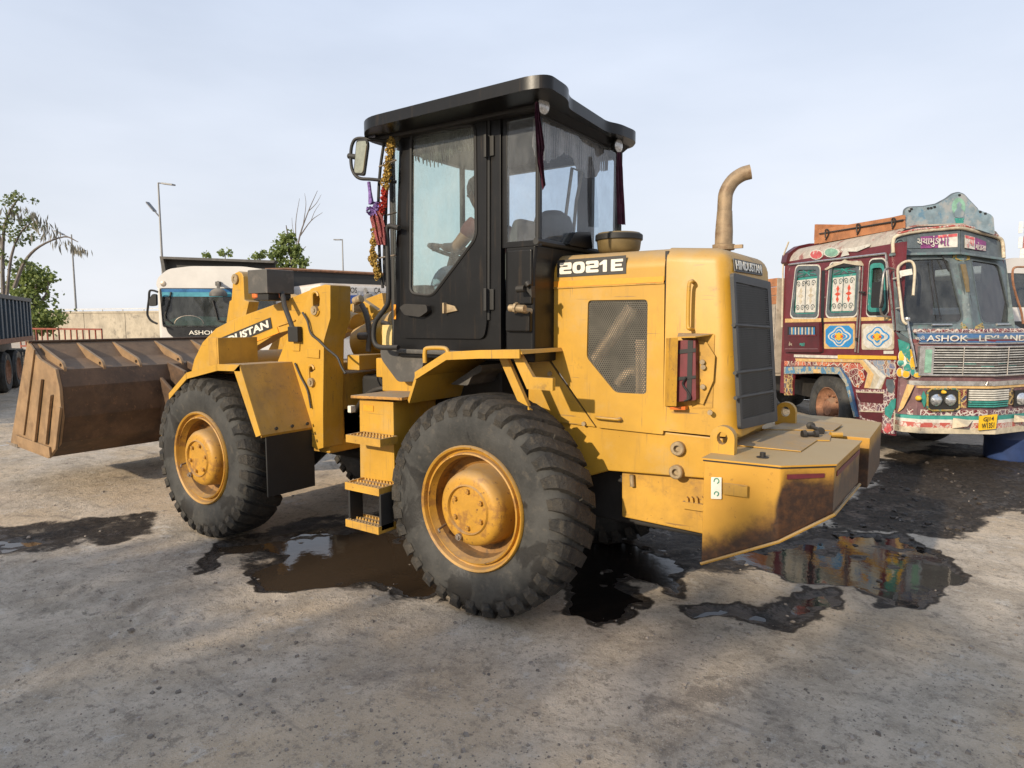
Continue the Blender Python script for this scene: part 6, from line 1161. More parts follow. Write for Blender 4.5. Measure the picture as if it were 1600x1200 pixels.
fl_ = front_plate('painted_leaf', 'teal', K(k3, (815, 440), (850, 445), (885, 470), (890, 560), (925, 640), (950, 675), (900, 660), (870, 620), (860, 560), (825, 520)), .016, .012)
for u, v, rx, ry, mt in ((840, 550, 22, 42, 'vivid'), (890, 545, 24, 40, 'vivid'), (905, 590, 16, 40, 'vivid'), (838, 588, 26, 22, 'teal'), (870, 618, 22, 26, 'teal'), (825, 648, 18, 26, 'vivid'), (862, 658, 22, 22, 'vivid'), (935, 665, 24, 14, 'vivid'), (905, 640, 12, 26, 'teal')):
    part('petal_outline', M['whitish'], fl_, lambda bm: prism(bm, [FR(*k3(u+(rx+4)*math.cos(R_(a)), v+(ry+4)*math.sin(R_(a))), .016) for a in range(0, 360, 30)], TS_*.003))
    part('painted_petal', M[mt], fl_, lambda bm: prism(bm, [FR(*k3(u+rx*math.cos(R_(a)), v+ry*math.sin(R_(a))), .028) for a in range(0, 360, 30)], TS_*.004))
front_plate('corner_scroll', 'slate', K(k3, (800, 392), (835, 405), (885, 440), (915, 470), (870, 468), (825, 440)), .024, .012)
T('painted_row', 'white_scrolls', lambda bm: strip(bm, .06, TR, zz(1000, 915), zz(1000, 880), .006, .03))
# lamps
def lampset(px0, mirror=None):
    pass
lc = front_plate('lamp_cluster', 'blacktrim', K(k3, (1000, 765), (1020, 758), (1170, 756), (1190, 768), (1190, 865), (1172, 878), (1020, 880), (1002, 868)), .03, .03)
T('cluster_border', 'teal_gold', lambda bm: tube(bm, [FR(*k3(u, v), .035) for u, v in ((998, 770), (1020, 752), (1172, 750), (1196, 768), (1196, 868), (1172, 884), (1018, 886), (996, 868), (998, 770))], .012, 6), lc)
M['headglass'] = pal('headlamp_glass', (.62, .63, .64), .08, .75, var=.35, scale=40)
def lampbowl(bm, c, r): lathe(bm, [(r*1.08, 0), (r*1.1, .02), (r, .025), (r*.8, .04), (r*.4, .052), (0, .056)], c, -TS_, 24)
for u in (1048, 1137): T('headlamp', 'headglass', lambda bm: lampbowl(bm, FR(*k3(u, 820), .03), .066 if u < 1100 else .062), lc, smooth=50)
T('pilot_lamp', 'vivid', lambda bm: (lampbowl(bm, FR(*k3(1092, 770), .04), .02), lampbowl(bm, FR(*k3(935, 808), .02), .028)))
front_plate('painted_diamond', 'teal', K(k3, (955, 815), (975, 765), (995, 812), (978, 865)), .018, .012)
front_plate('painted_diamond', 'gold_scrolls', K(k3, (1190, 760), (1240, 755), (1240, 870), (1190, 872)), .012, .012); front_plate('painted_diamond', 'gold_scrolls', K(k3, (1495, 745), (1535, 745), (1535, 850), (1495, 855)), .012, .012)
lg0, lg1 = tl(FR(*k3(1242, 810)))[0], tl(FR(*k3(1495, 800)))[0]; lz0, lz1 = zz(1242, 870), zz(1242, 748)
lgr = T('lower_grille', 'dark', lambda bm: strip(bm, lg0, lg1, lz0, lz1, .012, .03, 6))
for k in range(8): z = lz0+.012+(lz1-lz0-.02)*(k+.4)/8; part('grille_slat', M['whitish' if k > 2 else 'teal'], lgr, lambda bm: strip(bm, lg0+.01, lg1-.01, z-.008, z+.008, .03, .02, 6))
r1, r2 = tl(FR(*k3(1560, 785)))[0], 1.72
lc2 = T('lamp_cluster', 'blacktrim', lambda bm: strip(bm, r1-.09, r2+.08, zz(1100, 868), zz(1100, 766), .03, .03, 5))
for t in (r1+.02, r2): T('headlamp', 'headglass', lambda bm: lampbowl(bm, FT(t, zz(1100, 820), .03), .066), lc2, smooth=50)
T('pilot_lamp', 'vivid', lambda bm: lampbowl(bm, FT((r1+r2)/2, zz(1092, 772), .04), .02))
T('front_badge', 'chrome', lambda bm: tube(bm, [FR(*k3(1362, 728), .035), FR(*k3(1375, 705), .035), FR(*k3(1388, 726), .035)], .010, 5))
# bumper of painted bands, pyramids, number plate
bz = [zz(1000, v) for v in (1022, 985, 955, 935, 915)]
bmp = T('bumper', 'creamy', lambda bm: strip(bm, -.02, TR+.03, bz[0], bz[1], .09, .12), bevel=.004)
part('bumper_band', M['bumper_red'], bmp, lambda bm: strip(bm, -.02, TR+.03, bz[1], bz[2], .085, .11)); part('bumper_band', M['whitish'], bmp, lambda bm: strip(bm, -.02, TR+.03, bz[2], bz[3], .08, .10)); part('bumper_band', M['teal'], bmp, lambda bm: strip(bm, -.02, TR+.03, bz[3], bz[4], .075, .10))
T('bumper_end', 'creamy', lambda bm: prism(bm, [TW(-.02, -.06, bz[0]), TW(-.02, .05, bz[0]), TW(-.02, .05, bz[4]), TW(-.02, -.06, bz[4])], TT*.03), bmp)
def pyr(bm, px):
    P = [FR(*k3(*p), .10) for p in px]; c = sum(P, Vector())/len(P)-TS_*.10-ZU*.02; a = bm.verts.new(c); v = [bm.verts.new(p) for p in P]; bm.faces.new(v)
    for i in range(len(v)): bm.faces.new((v[i], v[(i+1) % len(v)], a))
for px in (((1158, 932), (1280, 948), (1245, 985), (1150, 998)), ((1540, 912), (1640, 925), (1610, 950), (1535, 960))): T('bumper_overrider', 'creamy', lambda bm: pyr(bm, px), bmp, smooth=0)
npx = K(k3, (1322, 920), (1435, 908), (1425, 1000), (1316, 1010))
nb = front_plate('number_plate', 'numplate', npx, .13, .008, parent=truck, r=.006)
A, B = FR(*k3(1345, 962), .136), FR(*k3(1410, 955), .136); C_, D_2 = FR(*k3(1335, 1000), .136), FR(*k3(1412, 992), .136)
text('GJ14', A, B-A, ZU, (B-A).length, .062, M['blacktrim'], nb, bold=.01); text('W1351', C_, D_2-C_, ZU, (D_2-C_).length, .062, M['blacktrim'], nb, bold=.01)
# mirror arms and marker rod
T('mirror_arm', 'creamy', lambda bm: tube(bm, smoothpath([FR(*k4(u, v), .22) for u, v in ((265, 1065), (225, 1020), (205, 860), (165, 480), (200, 385), (285, 348), (340, 375), (358, 480), (340, 740))], 5), .016, 8), smooth=60)
T('mirror_arm_plate', 'whitish', lambda bm: (prism(bm, [FR(*k4(u, v), .22) for u, v in ((180, 460), (325, 435), (335, 500), (200, 525))], TS_*.01), tube(bm, [FR(*k4(112, 552), .03), FR(*k4(200, 530), .22)], .010, 5), tube(bm, [FR(*k4(150, 888), .03), FR(*k4(205, 878), .22)], .010, 5)))
T('side_mirror', 'dullsteel', lambda bm: tube(bm, smoothpath([SD(*k5(u, v), t) for u, v, t in ((1430, 440, -.02), (1370, 430, -.1), (1320, 470, -.2), (1295, 640, -.22), (1275, 860, -.2), (1300, 960, -.12), (1385, 985, -.02))], 5), .014, 7), smooth=60)
T('mirror_head', 'blacktrim', lambda bm: prism(bm, rnd([SD(*k5(u, v), -.21) for u, v in ((1180, 590), (1290, 580), (1285, 880), (1165, 880))], .03), TT*.03), bevel=.01)
T('marker_rod', 'chrome', lambda bm: (tube(bm, [FR(*k3(870, 320), .12), FR(*k3(888, 430), .10), FR(*k3(905, 500), .08), FR(*k3(925, 612), .05)], [.016, .015, .014, .012], 7), lathe(bm, [(0, -.035), (.03, -.02), (.036, 0), (.03, .02), (0, .035)], FR(*k3(870, 315), .12), ZU, 12)))
# ---- blue drum under its bumper
q = Z(1578, 718, 0.)
tag(part('blue_drum', pal('faded_blue_plastic', (.02, .05, .16), .5, var=.25, dust=.4), None, lambda bm: lathe(bm, [(0, 0), (.27, 0), (.285, .03), (.285, .25), (.298, .27), (.298, .30), (.285, .32), (.285, .44), (.27, .47), (0, .47)], (q.x, q.y+.12, 0), (0, 0, 1), 32), recalc=False, smooth=35), 'blue plastic drum standing on the ground under the painted lorry bumper', 'drum')
# ================================================================= BACKGROUND: wall, fence, lamps, lorries, trees, mast
def hdir(v): v = Vector((v.x, v.y, 0)); return v.normalized()
def ground_pt(px, d): p = D(px, 500, d); return Vector((p.x, p.y, 0))
M['concrete'] = pal('stained_concrete', (.40, .35, .27), .9, var=.22, scale=1.2, stain=[((.14, .125, .105), 1.1, .52, .14, .75)], streak=.6)
M['railgrey'] = pal('pale_railing', (.5, .5, .5), .6)
w1, w2 = ground_pt(85, 55), ground_pt(245, 50); wd_ = hdir(w2-w1); wnrm = Vector((wd_.y, -wd_.x, 0)); w0_ = w1-wd_*16
wall = thing('boundary_wall', 'long stained concrete panel wall with a thin rail on top, far behind the brown bucket', 'wall', w0_)
for k in range(26):
    a = w0_+wd_*(k*4.95+.03); b = w0_+wd_*(k*4.95+4.92)
    solid('wall_panel', M['concrete'], wall, [a, b, b+ZU*2.32, a+ZU*2.32], -wnrm*.25)
solid('coping', M['concrete'], wall, [w0_+wnrm*.06+ZU*2.322, w0_+wd_*128.7+wnrm*.06+ZU*2.322, w0_+wd_*128.7+wnrm*.06+ZU*2.47, w0_+wnrm*.06+ZU*2.47], -wnrm*.4)
part('top_rail', M['railgrey'], wall, lambda bm: (box(bm, (0, -.03, 2.60), (128.7, .03, 2.68), lambda v: w0_+wd_*v.x+wnrm*v.y+ZU*v.z), [box(bm, (x, -.03, 2.475), (x+.06, .03, 2.6), lambda v: w0_+wd_*v.x+wnrm*v.y+ZU*v.z) for x in np.arange(.5, 128, 2.4)]))
# kerb-like earth bank in front of the wall
M['redpaint'] = pal('rusty_red_paint', (.24, .06, .035), .7, var=.3)
f1, f2 = ground_pt(30, 26.5), ground_pt(158, 24); fd = hdir(f2-f1); L_ = (f2-f1).length
fence = thing('red_fence', 'low rusty red bar fence in front of the concrete wall', 'fence', f1)
fm = lambda v: f1+fd*v.x+Vector((-fd.y, fd.x, 0))*v.y+ZU*v.z
part('top_rail', M['redpaint'], fence, lambda bm: box(bm, (0, -.03, 1.40), (L_, .03, 1.46), fm)); part('bottom_rail', M['redpaint'], fence, lambda bm: box(bm, (0, -.03, .70), (L_, .03, .76), fm))
for k in range(15): part('fence_bar', M['redpaint'], fence, lambda bm: box(bm, (k*L_/14-.02, -.02, .76 if k % 5 else 0), (k*L_/14+.02, .02, 1.40), fm))
# street lamps
M['galv'] = pal('galvanised_pole', (.22, .22, .22), .5, .4)
def lamp_post(label, px, py, d, arms):
    base = ground_pt(px, d); top = D(px, py, d).z
    t = thing('street_lamp', label, 'street lamp', base, 'street lamps along the road behind the yard')
    s = d/1030.
    part('pole', M['galv'], t, lambda bm: tube(bm, [base, base+ZU*(top*.5), base+ZU*top], [.11, .085, .06], 8))
    for (x0, y0, x1, y1) in arms:
        A = base+RT*((x0-px)*s)+ZU*0; a = Vector((base.x, base.y, D(x0, y0, d).z)); b = base+RT*((x1-px)*s); b = Vector((b.x, b.y, D(x1, y1, d).z))
        part('arm', M['galv'], t, lambda bm: tube(bm, [a, b], .05, 6))
        part('lamp_head', M['galv'], t, lambda bm: box(bm, (-.05, -.16, -.06), (.75, .16, .06), lambda v: b+(b-a).normalized()*v.x+wnrm*v.y+ZU*v.z), bevel=.03)
lamp_post('tall street lamp with two arms rising behind the white tipper', 258, 290, 48, [(258, 290, 266, 291), (258, 342, 250, 332)])
lamp_post('street lamp between the drooping tree and the white tipper', 120, 368, 60, [(120, 374, 107, 368), (120, 398, 127, 396)])
lamp_post('small distant street lamp just left of the black cab', 538, 375, 72, [(538, 376, 536, 376)])
# ---- lorries in the row behind
M['white'] = pal('dusty_white_paint', (.62, .60, .57), .45, var=.08, scale=2, dust=.75, dustc=(.42, .33, .24))
M['blackpanel'] = pal('black_gloss_panel', (.015, .016, .018), .3, var=.2)
M['tarp'] = pal('black_tipper_steel', (.022, .024, .025), .6, var=.3, scale=2, dust=.4)
M['sunband'] = pal('blue_sun_strip', (.025, .13, .30), .3, var=.5, scale=3)
M['sunband2'] = pal('cyan_sun_strip', (.07, .28, .36), .3, var=.3, scale=3)
M['bluepaint'] = pal('bright_blue_paint', (.03, .09, .35), .5, var=.2)
class Fr:
    def __init__(s, pl, dl, pr, dr):
        a, b = ground_pt(pl, dl), ground_pt(pr, dr); s.O = a; s.T = hdir(b-a); s.S = Vector((-s.T.y, s.T.x, 0)); s.w = (b-a).length
    def W(s, t, d, z): return s.O+s.T*t+s.S*d+ZU*z
    def F(s, px, py, d=0.): return onp(px, py, s.O+s.S*d, s.S)
    def box(s, bm, lo, hi): return box(bm, lo, hi, lambda v: s.W(v.x, v.y, v.z))
    def plate(s, name, mat, px, d, th, parent, r=0, bevel=0, holes=()):
        P = [s.F(*p, d) for p in px]; P = rnd(P, r) if r else P
        return solid(name, M[mat], parent, P, s.S*th, holes, bevel)
def lorry_wheel(fr, root, t, d, r=.5):
    c = fr.W(t, d, r); ax = fr.T
    w = part('wheel', M['rustwheel'], root, lambda bm: lathe(bm, [(0, .1), (.2, .1), (.26, .05), (.3, .0), (.3, .28), (0, .28)], c, ax, 20), recalc=False)
    part('tyre', M['rubber'], w, lambda bm: lathe(bm, [(.29, .02), (.36, .0), (.45, .0), (r, .06), (r, .24), (.45, .3), (.3, .28)], c, ax, 28), recalc=False, smooth=50)
fa = Fr(246, 13.3, 438, 13.5)
tip = thing('tipper_truck', 'white cabbed tipper lorry with a blue sun strip and black load body, facing the yard', 'truck', fa.W(fa.w/2, 1, 0), 'tipper lorries parked in the row behind the loader')
W_ = fa.w
part('cab', M['white'], tip, lambda bm: fa.box(bm, (0, .02, .55), (W_, 1.9, 2.47)), bevel=.07, seg=3)
part('cab_roof', M['white'], tip, lambda bm: prism(bm, rnd([fa.W(t, .0, z) for t, z in ((0.0, 2.40), (.03, 2.60), (.25, 2.79), (.7, 2.85), (W_-.7, 2.85), (W_-.25, 2.79), (W_-.03, 2.60), (W_, 2.40))], .1), fa.S*1.8), bevel=.08, seg=3)
K_ = lambda f, *p: [f(*q) for q in p]
mir = lambda P: P  # symmetric shapes are drawn in full
ws = [fa.W(t, -.012, z) for t, z in ((.10, 1.62), (.07, 2.41), (W_-.07, 2.41), (W_-.10, 1.62))]
solid('windscreen_rubber', M['blacktrim'], tip, rnd(ws, .06), fa.S*.015); solid('windscreen', M['windscreen'], tip, rnd([p-fa.S*.006+(sum(ws, Vector())/4-p)*.03 for p in ws], .06), fa.S*.004)
M['intdark'] = pal('dim_cab_interior', (.05, .065, .06), .7, var=.4, scale=3)
solid('sun_strip', M['sunband'], tip, [fa.W(t, -.022, z) for t, z in ((.12, 2.33), (.11, 2.395), (W_-.11, 2.395), (W_-.12, 2.33))], fa.S*.003)
solid('sun_strip', M['sunband2'], tip, [fa.W(t, -.022, z) for t, z in ((.125, 2.24), (.12, 2.328), (W_-.12, 2.328), (W_-.125, 2.24))], fa.S*.003)
solid('dash_cover', M['lightgreen'], tip, [fa.W(t, -.0135, z) for t, z in ((.15, 1.66), (.15, 1.74), (.5, 1.86), (W_-.5, 1.80), (W_-.15, 1.66))], fa.S*.001)
part('steering_wheel', M['steel'], tip, lambda bm: tube(bm, [fa.W(.62+.28*math.cos(R_(a)), -.014, 1.70+.16*math.sin(R_(a))) for a in range(0, 181, 15)], .008, 5))
pb = fa.plate('front_panel', 'blackpanel', [fa_ for fa_ in K_(cb, (235, 790), (260, 860), (310, 905), (370, 922), (440, 905), (560, 922), (700, 915), (900, 920), (1100, 905), (1240, 860), (1265, 790))], -.012, .014, tip, r=.04)
la, lb_ = fa.F(*cb(462, 880), -.02), fa.F(*cb(462+595, 882), -.02)
text('ASHOK LEYLAND', la, fa.T, ZU, 1.25, .085, M['decalwhite'], pb, bold=.01)
part('marker_lamp', M['steel'], tip, lambda bm: lathe(bm, [(.09, 0), (.10, .03), (.06, .05), (0, .055)], fa.F(*cb(228, 392), .05), -fa.S, 14))
part('bumper', M['white'], tip, lambda bm: fa.box(bm, (-.02, -.08, .38), (W_+.02, .3, .95)), bevel=.05)
part('mirror_bracket', M['blacktrim'], tip, lambda bm: (tube(bm, smoothpath([fa.F(*cb(u, v), -.2) for u, v in ((165, 470), (120, 455), (85, 462), (78, 540), (68, 620), (65, 690), (100, 745), (160, 775))], 4), .022, 6),))
part('wing_mirror', M['blacktrim'], tip, lambda bm: prism(bm, rnd([fa.F(*cb(u, v), -.22) for u, v in ((105, 490), (145, 485), (148, 600), (80, 608), (78, 545))], .04), fa.S*.08), bevel=.02)
part('wing_mirror', M['blacktrim'], tip, lambda bm: fa.box(bm, (W_+.1, -.22, 1.95), (W_+.32, -.12, 2.4)), bevel=.03)
part('front_mirror', M['greyplastic'], tip, lambda bm: (lathe(bm, [(.17, -.06), (.165, 0), (.12, .06), (.05, .09), (0, .10)], fa.F(*cb(745, 480), -.25), Vector((0, 0, 1)), 20), tube(bm, [fa.F(*cb(742, 375), -.01), fa.F(*cb(745, 400), -.2), fa.F(*cb(745, 440), -.25)], .03, 6), fa.box(bm, ((fa.F(*cb(722, 372))-fa.O).dot(fa.T), -.04, fa.F(*cb(742, 410)).z), ((fa.F(*cb(772, 372))-fa.O).dot(fa.T), 0, fa.F(*cb(742, 370)).z))))
for pts in (((290, 470), (265, 590), (232, 690), (240, 730), (300, 775)), ((690, 550), (715, 640), (735, 720), (745, 745), (800, 755))): part('wiper', M['blacktrim'], tip, lambda bm: tube(bm, [fa.F(*cb(u, v), -.04) for u, v in pts], .016, 5))
tb = part('tipper_body', M['tarp'], tip, lambda bm: (prism(bm, [fa.W(t, 2.2, z) for t, z in ((.08, 1.0), (-.05, 2.6), (.0, 2.72), (W_, 2.70), (W_+.02, 2.6), (W_-.08, 1.0))], fa.S*5), prism(bm, [fa.F(*p, 2.15) for p in K_(cb, (180, 128), (1292, 168), (1290, 260), (215, 310))], fa.S*.06)), bevel=.01)
part('canopy_edge', M['greyplastic'], tb, lambda bm: (prism(bm, [fa.F(*p, 1.95) for p in K_(cb, (180, 126), (1292, 166), (1275, 190), (215, 150))], fa.S*.3), prism(bm, [fa.F(*p, 1.96) for p in K_(cb, (180, 128), (215, 150), (245, 300), (212, 310))], fa.S*.3)))
part('chassis', M['dark'], tip, lambda bm: fa.box(bm, (.5, .3, .5), (W_-.5, 7.2, 1.0)))
for d in (1.0, 4.6, 5.9):
    for t in (0.02, W_-.3): lorry_wheel(fa, tip, t, d)
# second tipper: seen between the tower of the loader and its cab
fb = Fr(500, 13.0, 692, 14.6)
tp2 = thing('tipper_truck', 'tipper lorry with black body and white lettered headboard over a blue band', 'truck', fb.W(fb.w/2, 1, 0), 'tipper lorries parked in the row behind the loader')
W2 = fb.w
part('cab', M['white'], tp2, lambda bm: fb.box(bm, (.0, .02, .55), (W2, 1.9, 2.50)), bevel=.08, seg=3)
part('tipper_body', M['tarp'], tp2, lambda bm: (prism(bm, [fb.W(t, 2.1, z) for t, z in ((-.32, 1.0), (-.45, 2.6), (-.42, 2.86), (W2+.3, 2.86), (W2+.3, 1.0))], fb.S*5)), bevel=.01)
part('canopy_edge', M['rustwheel'], tp2, lambda bm: tube(bm, [fb.W(-.45, 2.06, 2.86), fb.W(.0, 2.06, 2.89), fb.W(W2+.3, 2.06, 2.87)], .035, 6))
bb = solid('blue_band', M['bluepaint'], tp2, [fb.W(t, -.01, z) for t, z in ((.05, 2.12), (W2-.05, 2.12), (W2-.05, 2.27), (.05, 2.27))], fb.S*.012)
A, B = fb.F(*c3(1050, 358), -.012), fb.F(*c3(1098, 356), -.012); text('OS', A, fb.T, ZU, (B-A).length, .11, M['blackpanel'], tp2, bold=.01)
A, B = fb.F(*c3(1222, 362), -.012), fb.F(*c3(1270, 360), -.012); text('CA', A, fb.T, ZU, (B-A).length, .12, M['blackpanel'], tp2, bold=.01)
part('front_mirror', M['greyplastic'], tp2, lambda bm: (lathe(bm, [(.12, -.05), (.11, 0), (.07, .05), (0, .07)], fb.F(*c3(1180, 385), -.2), ZU, 16), tube(bm, [fb.F(*c3(1160, 330), -.01), fb.F(*c3(1175, 360), -.2)], .03, 6)))
solid('windscreen', M['windscreen'], tp2, rnd([fb.W(t, -.014, z) for t, z in ((.12, 1.45), (.1, 2.10), (W2-.1, 2.10), (W2-.12, 1.45))], .06), fb.S*.01)
part('bumper', M['bluepaint'], tp2, lambda bm: fb.box(bm, (-.02, -.08, .38), (W2+.02, .3, .95)), bevel=.05)
part('chassis', M['dark'], tp2, lambda bm: fb.box(bm, (.5, .3, .5), (W2-.5, 7.2, 1.0)))
for d in (1.0, 4.6, 5.9):
    for t in (0.02, W2-.3): lorry_wheel(fb, tp2, t, d)
# blue ribbed tipper at the far left edge
M['bluesteel'] = pal('dark_blue_tipper_paint', (.035, .06, .085), .55, var=.25, scale=2, dust=.3)
fc = Fr(-60, 12.2, 47, 18.2)
tp3 = thing('tipper_truck', 'dark blue tipper body with upright ribs at the far left edge', 'truck', fc.W(2, 1.2, 0), 'tipper lorries parked in the row behind the loader')
W3 = fc.w
part('tipper_body', M['bluesteel'], tp3, lambda bm: (fc.box(bm, (0, .04, 1.34), (W3, 2.3, 2.33)),), bevel=.01)
for k in range(int(W3/.44)): part('rib', M['bluesteel'], tp3, lambda bm: fc.box(bm, (W3-.02-k*.44, -.04, 1.34), (W3-.02-k*.44-.16, .04, 2.26)), bevel=.01)
part('top_rail', M['greyplastic'], tp3, lambda bm: fc.box(bm, (0, -.06, 2.26), (W3+.02, .04, 2.36)), bevel=.01)
part('lower_beam', M['rustwheel'], tp3, lambda bm: fc.box(bm, (0, -.05, 1.22), (W3, .1, 1.34)), bevel=.01)
part('chassis', M['dark'], tp3, lambda bm: fc.box(bm, (0, .5, .7), (W3, 1.7, 1.2)))
for t in (W3-1.0, W3-2.3, W3-6):
    for d in (.15, 1.75):
        c = fc.W(t, d, .5); w = part('wheel', M['rustwheel'], tp3, lambda bm: lathe(bm, [(0, .1), (.26, .05), (.3, .0), (.3, .28), (0, .28)], c, fc.S, 20), recalc=False); part('tyre', M['rubber'], w, lambda bm: lathe(bm, [(.29, .02), (.36, .0), (.45, .0), (.5, .06), (.5, .24), (.45, .3), (.3, .28)], c, fc.S, 28), recalc=False)
# white lorry seen past the right edge of the painted one
fd_ = Fr(1566, 10.2, 1790, 11.0)
bus = thing('white_lorry', 'white lorry cab half hidden behind the painted lorry at the right edge', 'truck', fd_.W(fd_.w/2, 1, 0))
W4 = fd_.w
part('cab', M['white'], bus, lambda bm: fd_.box(bm, (0, 0, .6), (W4, 2.2, 1.98)), bevel=.05)
part('cab_roof', M['white'], bus, lambda bm: prism(bm, rnd([fd_.W(t, .12, z) for t, z in ((.02, 2.5), (.06, 2.66), (.3, 2.74), (W4-.3, 2.74), (W4-.06, 2.66), (W4-.02, 2.5))], .06), fd_.S*2), bevel=.04)
part('cab_pillar', M['white'], bus, lambda bm: [prism(bm, [fd_.W(t, 0, 1.98), fd_.W(t+.06, 0, 1.98), fd_.W(t+.06, .14, 2.52), fd_.W(t, .14, 2.52)], fd_.S*.08) for t in (0, W4-.06)])
solid('windscreen', M['windscreen'], bus, [fd_.W(.06, .01, 1.98), fd_.W(W4-.06, .01, 1.98), fd_.W(W4-.06, .14, 2.52), fd_.W(.06, .14, 2.52)], fd_.S*.01)
part('cab_back', M['intdark'], bus, lambda bm: fd_.box(bm, (.05, 2.0, 1.9), (W4-.05, 2.05, 2.6)))
part('grille', M['blackpanel'], bus, lambda bm: fd_.box(bm, (.15, -.02, 1.2), (W4-.15, .0, 1.75)))
part('mirror_arm', M['rustwheel'], bus, lambda bm: tube(bm, smoothpath([fd_.F(*k4(u, v), -.3) for u, v in ((1600, 415), (1500, 420), (1470, 470), (1480, 620), (1530, 800), (1570, 930), (1590, 1060))], 4), .016, 6))
part('chassis', M['dark'], bus, lambda bm: fd_.box(bm, (.5, .3, .5), (W4-.5, 6, .95)))
for d in (1.0, 4.6):
    for t in (0.02, W4-.3): lorry_wheel(fd_, bus, t, d)
# telecom mast
M['mastred'] = pal('mast_red', (.45, .16, .12), .7); M['mastwhite'] = pal('mast_white', (.6, .58, .56), .7)
mb = ground_pt(1600, 85); mz = D(1600, 345, 85).z
mast = thing('telecom_mast', 'distant red and white lattice mast with antennas above the right edge lorry', 'mast', mb)
for k in range(7):
    z0, z1 = k*mz/7, (k+1)*mz/7
    def lat(bm):
        q = [(-.6, -.6), (.6, -.6), (.6, .6), (-.6, .6)]
        for i in range(4):
            a, b = q[i], q[(i+1) % 4]; A0 = mb+Vector((a[0], a[1], z0)); B0 = mb+Vector((b[0], b[1], z0)); H = ZU*(z1-z0)
            tube(bm, [A0, A0+H], .07, 5); tube(bm, [A0, B0+H], .04, 4); tube(bm, [B0, A0+H], .04, 4); tube(bm, [A0+H, B0+H], .04, 4)
    part('lattice_section', M['mastred' if k % 2 else 'mastwhite'], mast, lat)
for x_, z_ in ((-1.3, .93), (1.2, .9), (-1.2, .80), (1.0, .76), (-.9, .70)):
    part('antenna', M['mastwhite'], mast, lambda bm: (box(bm, (-.2, -.15, -.7), (.2, .15, .7), lambda v: mb+RT*x_+ZU*mz*z_+v), tube(bm, [mb+RT*x_+ZU*mz*z_, mb+ZU*mz*z_], .05, 5)))
# plastic chairs by the blue tipper
M['chairdark'] = pal('dark_plastic', (.03, .035, .035), .5)
def chair(label, px, d, rz):
    b0 = ground_pt(px, d); m = lambda v: b0+Matrix.Rotation(rz, 3, 'Z') @ v
    c = thing('plastic_chair', label, 'chair', b0, 'plastic chairs beside the blue tipper')
    part('seat', M['chairdark'], c, lambda bm: box(bm, (-.22, -.22, .40), (.22, .22, .44), m), bevel=.01)
    part('backrest', M['chairdark'], c, lambda bm: [box(bm, (-.22+i*.09, .20, .44), (-.16+i*.09, .23, .85), m) for i in range(5)]+[box(bm, (-.23, .19, .80), (.23, .24, .88), m)], bevel=.008)
    for s in (-1, 1): part('armrest', M['chairdark'], c, lambda bm: (box(bm, (s*.22-.03, -.2, .62), (s*.22+.03, .22, .65), m), box(bm, (s*.22-.02, -.2, .44), (s*.22+.02, -.16, .62), m)))
    for sx in (-1, 1):
        for sy in (-1, 1): part('leg', M['chairdark'], c, lambda bm: tube(bm, [m(Vector((sx*.19, sy*.19, .41))), m(Vector((sx*.24, sy*.24, 0)))], .022, 6))
chair('dark plastic chair under the blue tipper, left one of two', 13, 20.6, .4)
chair('dark plastic chair under the blue tipper, right one of two', 30, 20.2, -2.4)
# ---- trees
def leafmat(name, c1, c2):
    m, nt, b, oc = start(name); n1 = noise_(nt, 2.5, 4, .6, oc); n2 = noise_(nt, 30, 2, .5, oc)
    c = mixrgb(nt, ramp_(nt, n1, .3, .7), c1, c2); c = mixrgb(nt, ramp_(nt, n2, .55, .7, 0, .5), c, [v*1.5 for v in c2])
    nt.links.new(c, b.inputs['Base Color']); b.inputs['Roughness'].default_value = .6
    try: b.inputs['Subsurface Weight'].default_value = 0.
    except Exception: pass
    tr = N_(nt, 'ShaderNodeBsdfTranslucent'); nt.links.new(c, tr.inputs[0]); mx = N_(nt, 'ShaderNodeMixShader'); mx.inputs[0].default_value = .35
    nt.links.new(b.outputs[0], mx.inputs[1]); nt.links.new(tr.outputs[0], mx.inputs[2]); nt.links.new(mx.outputs[0], nt.nodes['Material Output'].inputs[0]); return m
M['leaf'] = leafmat('fresh_leaves', (.13, .18, .045), (.24, .29, .09)); M['leafdark'] = leafmat('mid_leaves', (.10, .14, .045), (.19, .22, .09)); M['leafgrey'] = leafmat('dry_grey_leaves', (.16, .15, .11), (.24, .22, .17))
M['bark'] = pal('grey_bark', (.16, .135, .115), .9, var=.3, scale=8)
def leaves(name, mat, parent, pts, size, droop=0.):
    n = len(pts); c = np.array(pts); d = rng.normal(size=(n, 3)); d[:, 2] -= droop*2; d /= np.linalg.norm(d, axis=1)[:, None]
    e = rng.normal(size=(n, 3)); e -= (e*d).sum(1)[:, None]*d; e /= np.linalg.norm(e, axis=1)[:, None]
    s = size*rng.uniform(.6, 1.4, n)[:, None]; wv = .42 if not droop else .16; ln = 1. if not droop else 1.8
    v = np.stack([c, c+d*s*ln*.5+e*s*wv, c+d*s*ln, c+d*s*ln*.5-e*s*wv], 1).reshape(-1, 3)
    me = bpy.data.meshes.new(name); me.from_pydata(v.tolist(), [], [(4*i, 4*i+1, 4*i+2, 4*i+3) for i in range(n)]); me.materials.append(mat)
    o = bpy.data.objects.new(name, me); col.objects.link(o); return adopt(o, parent)
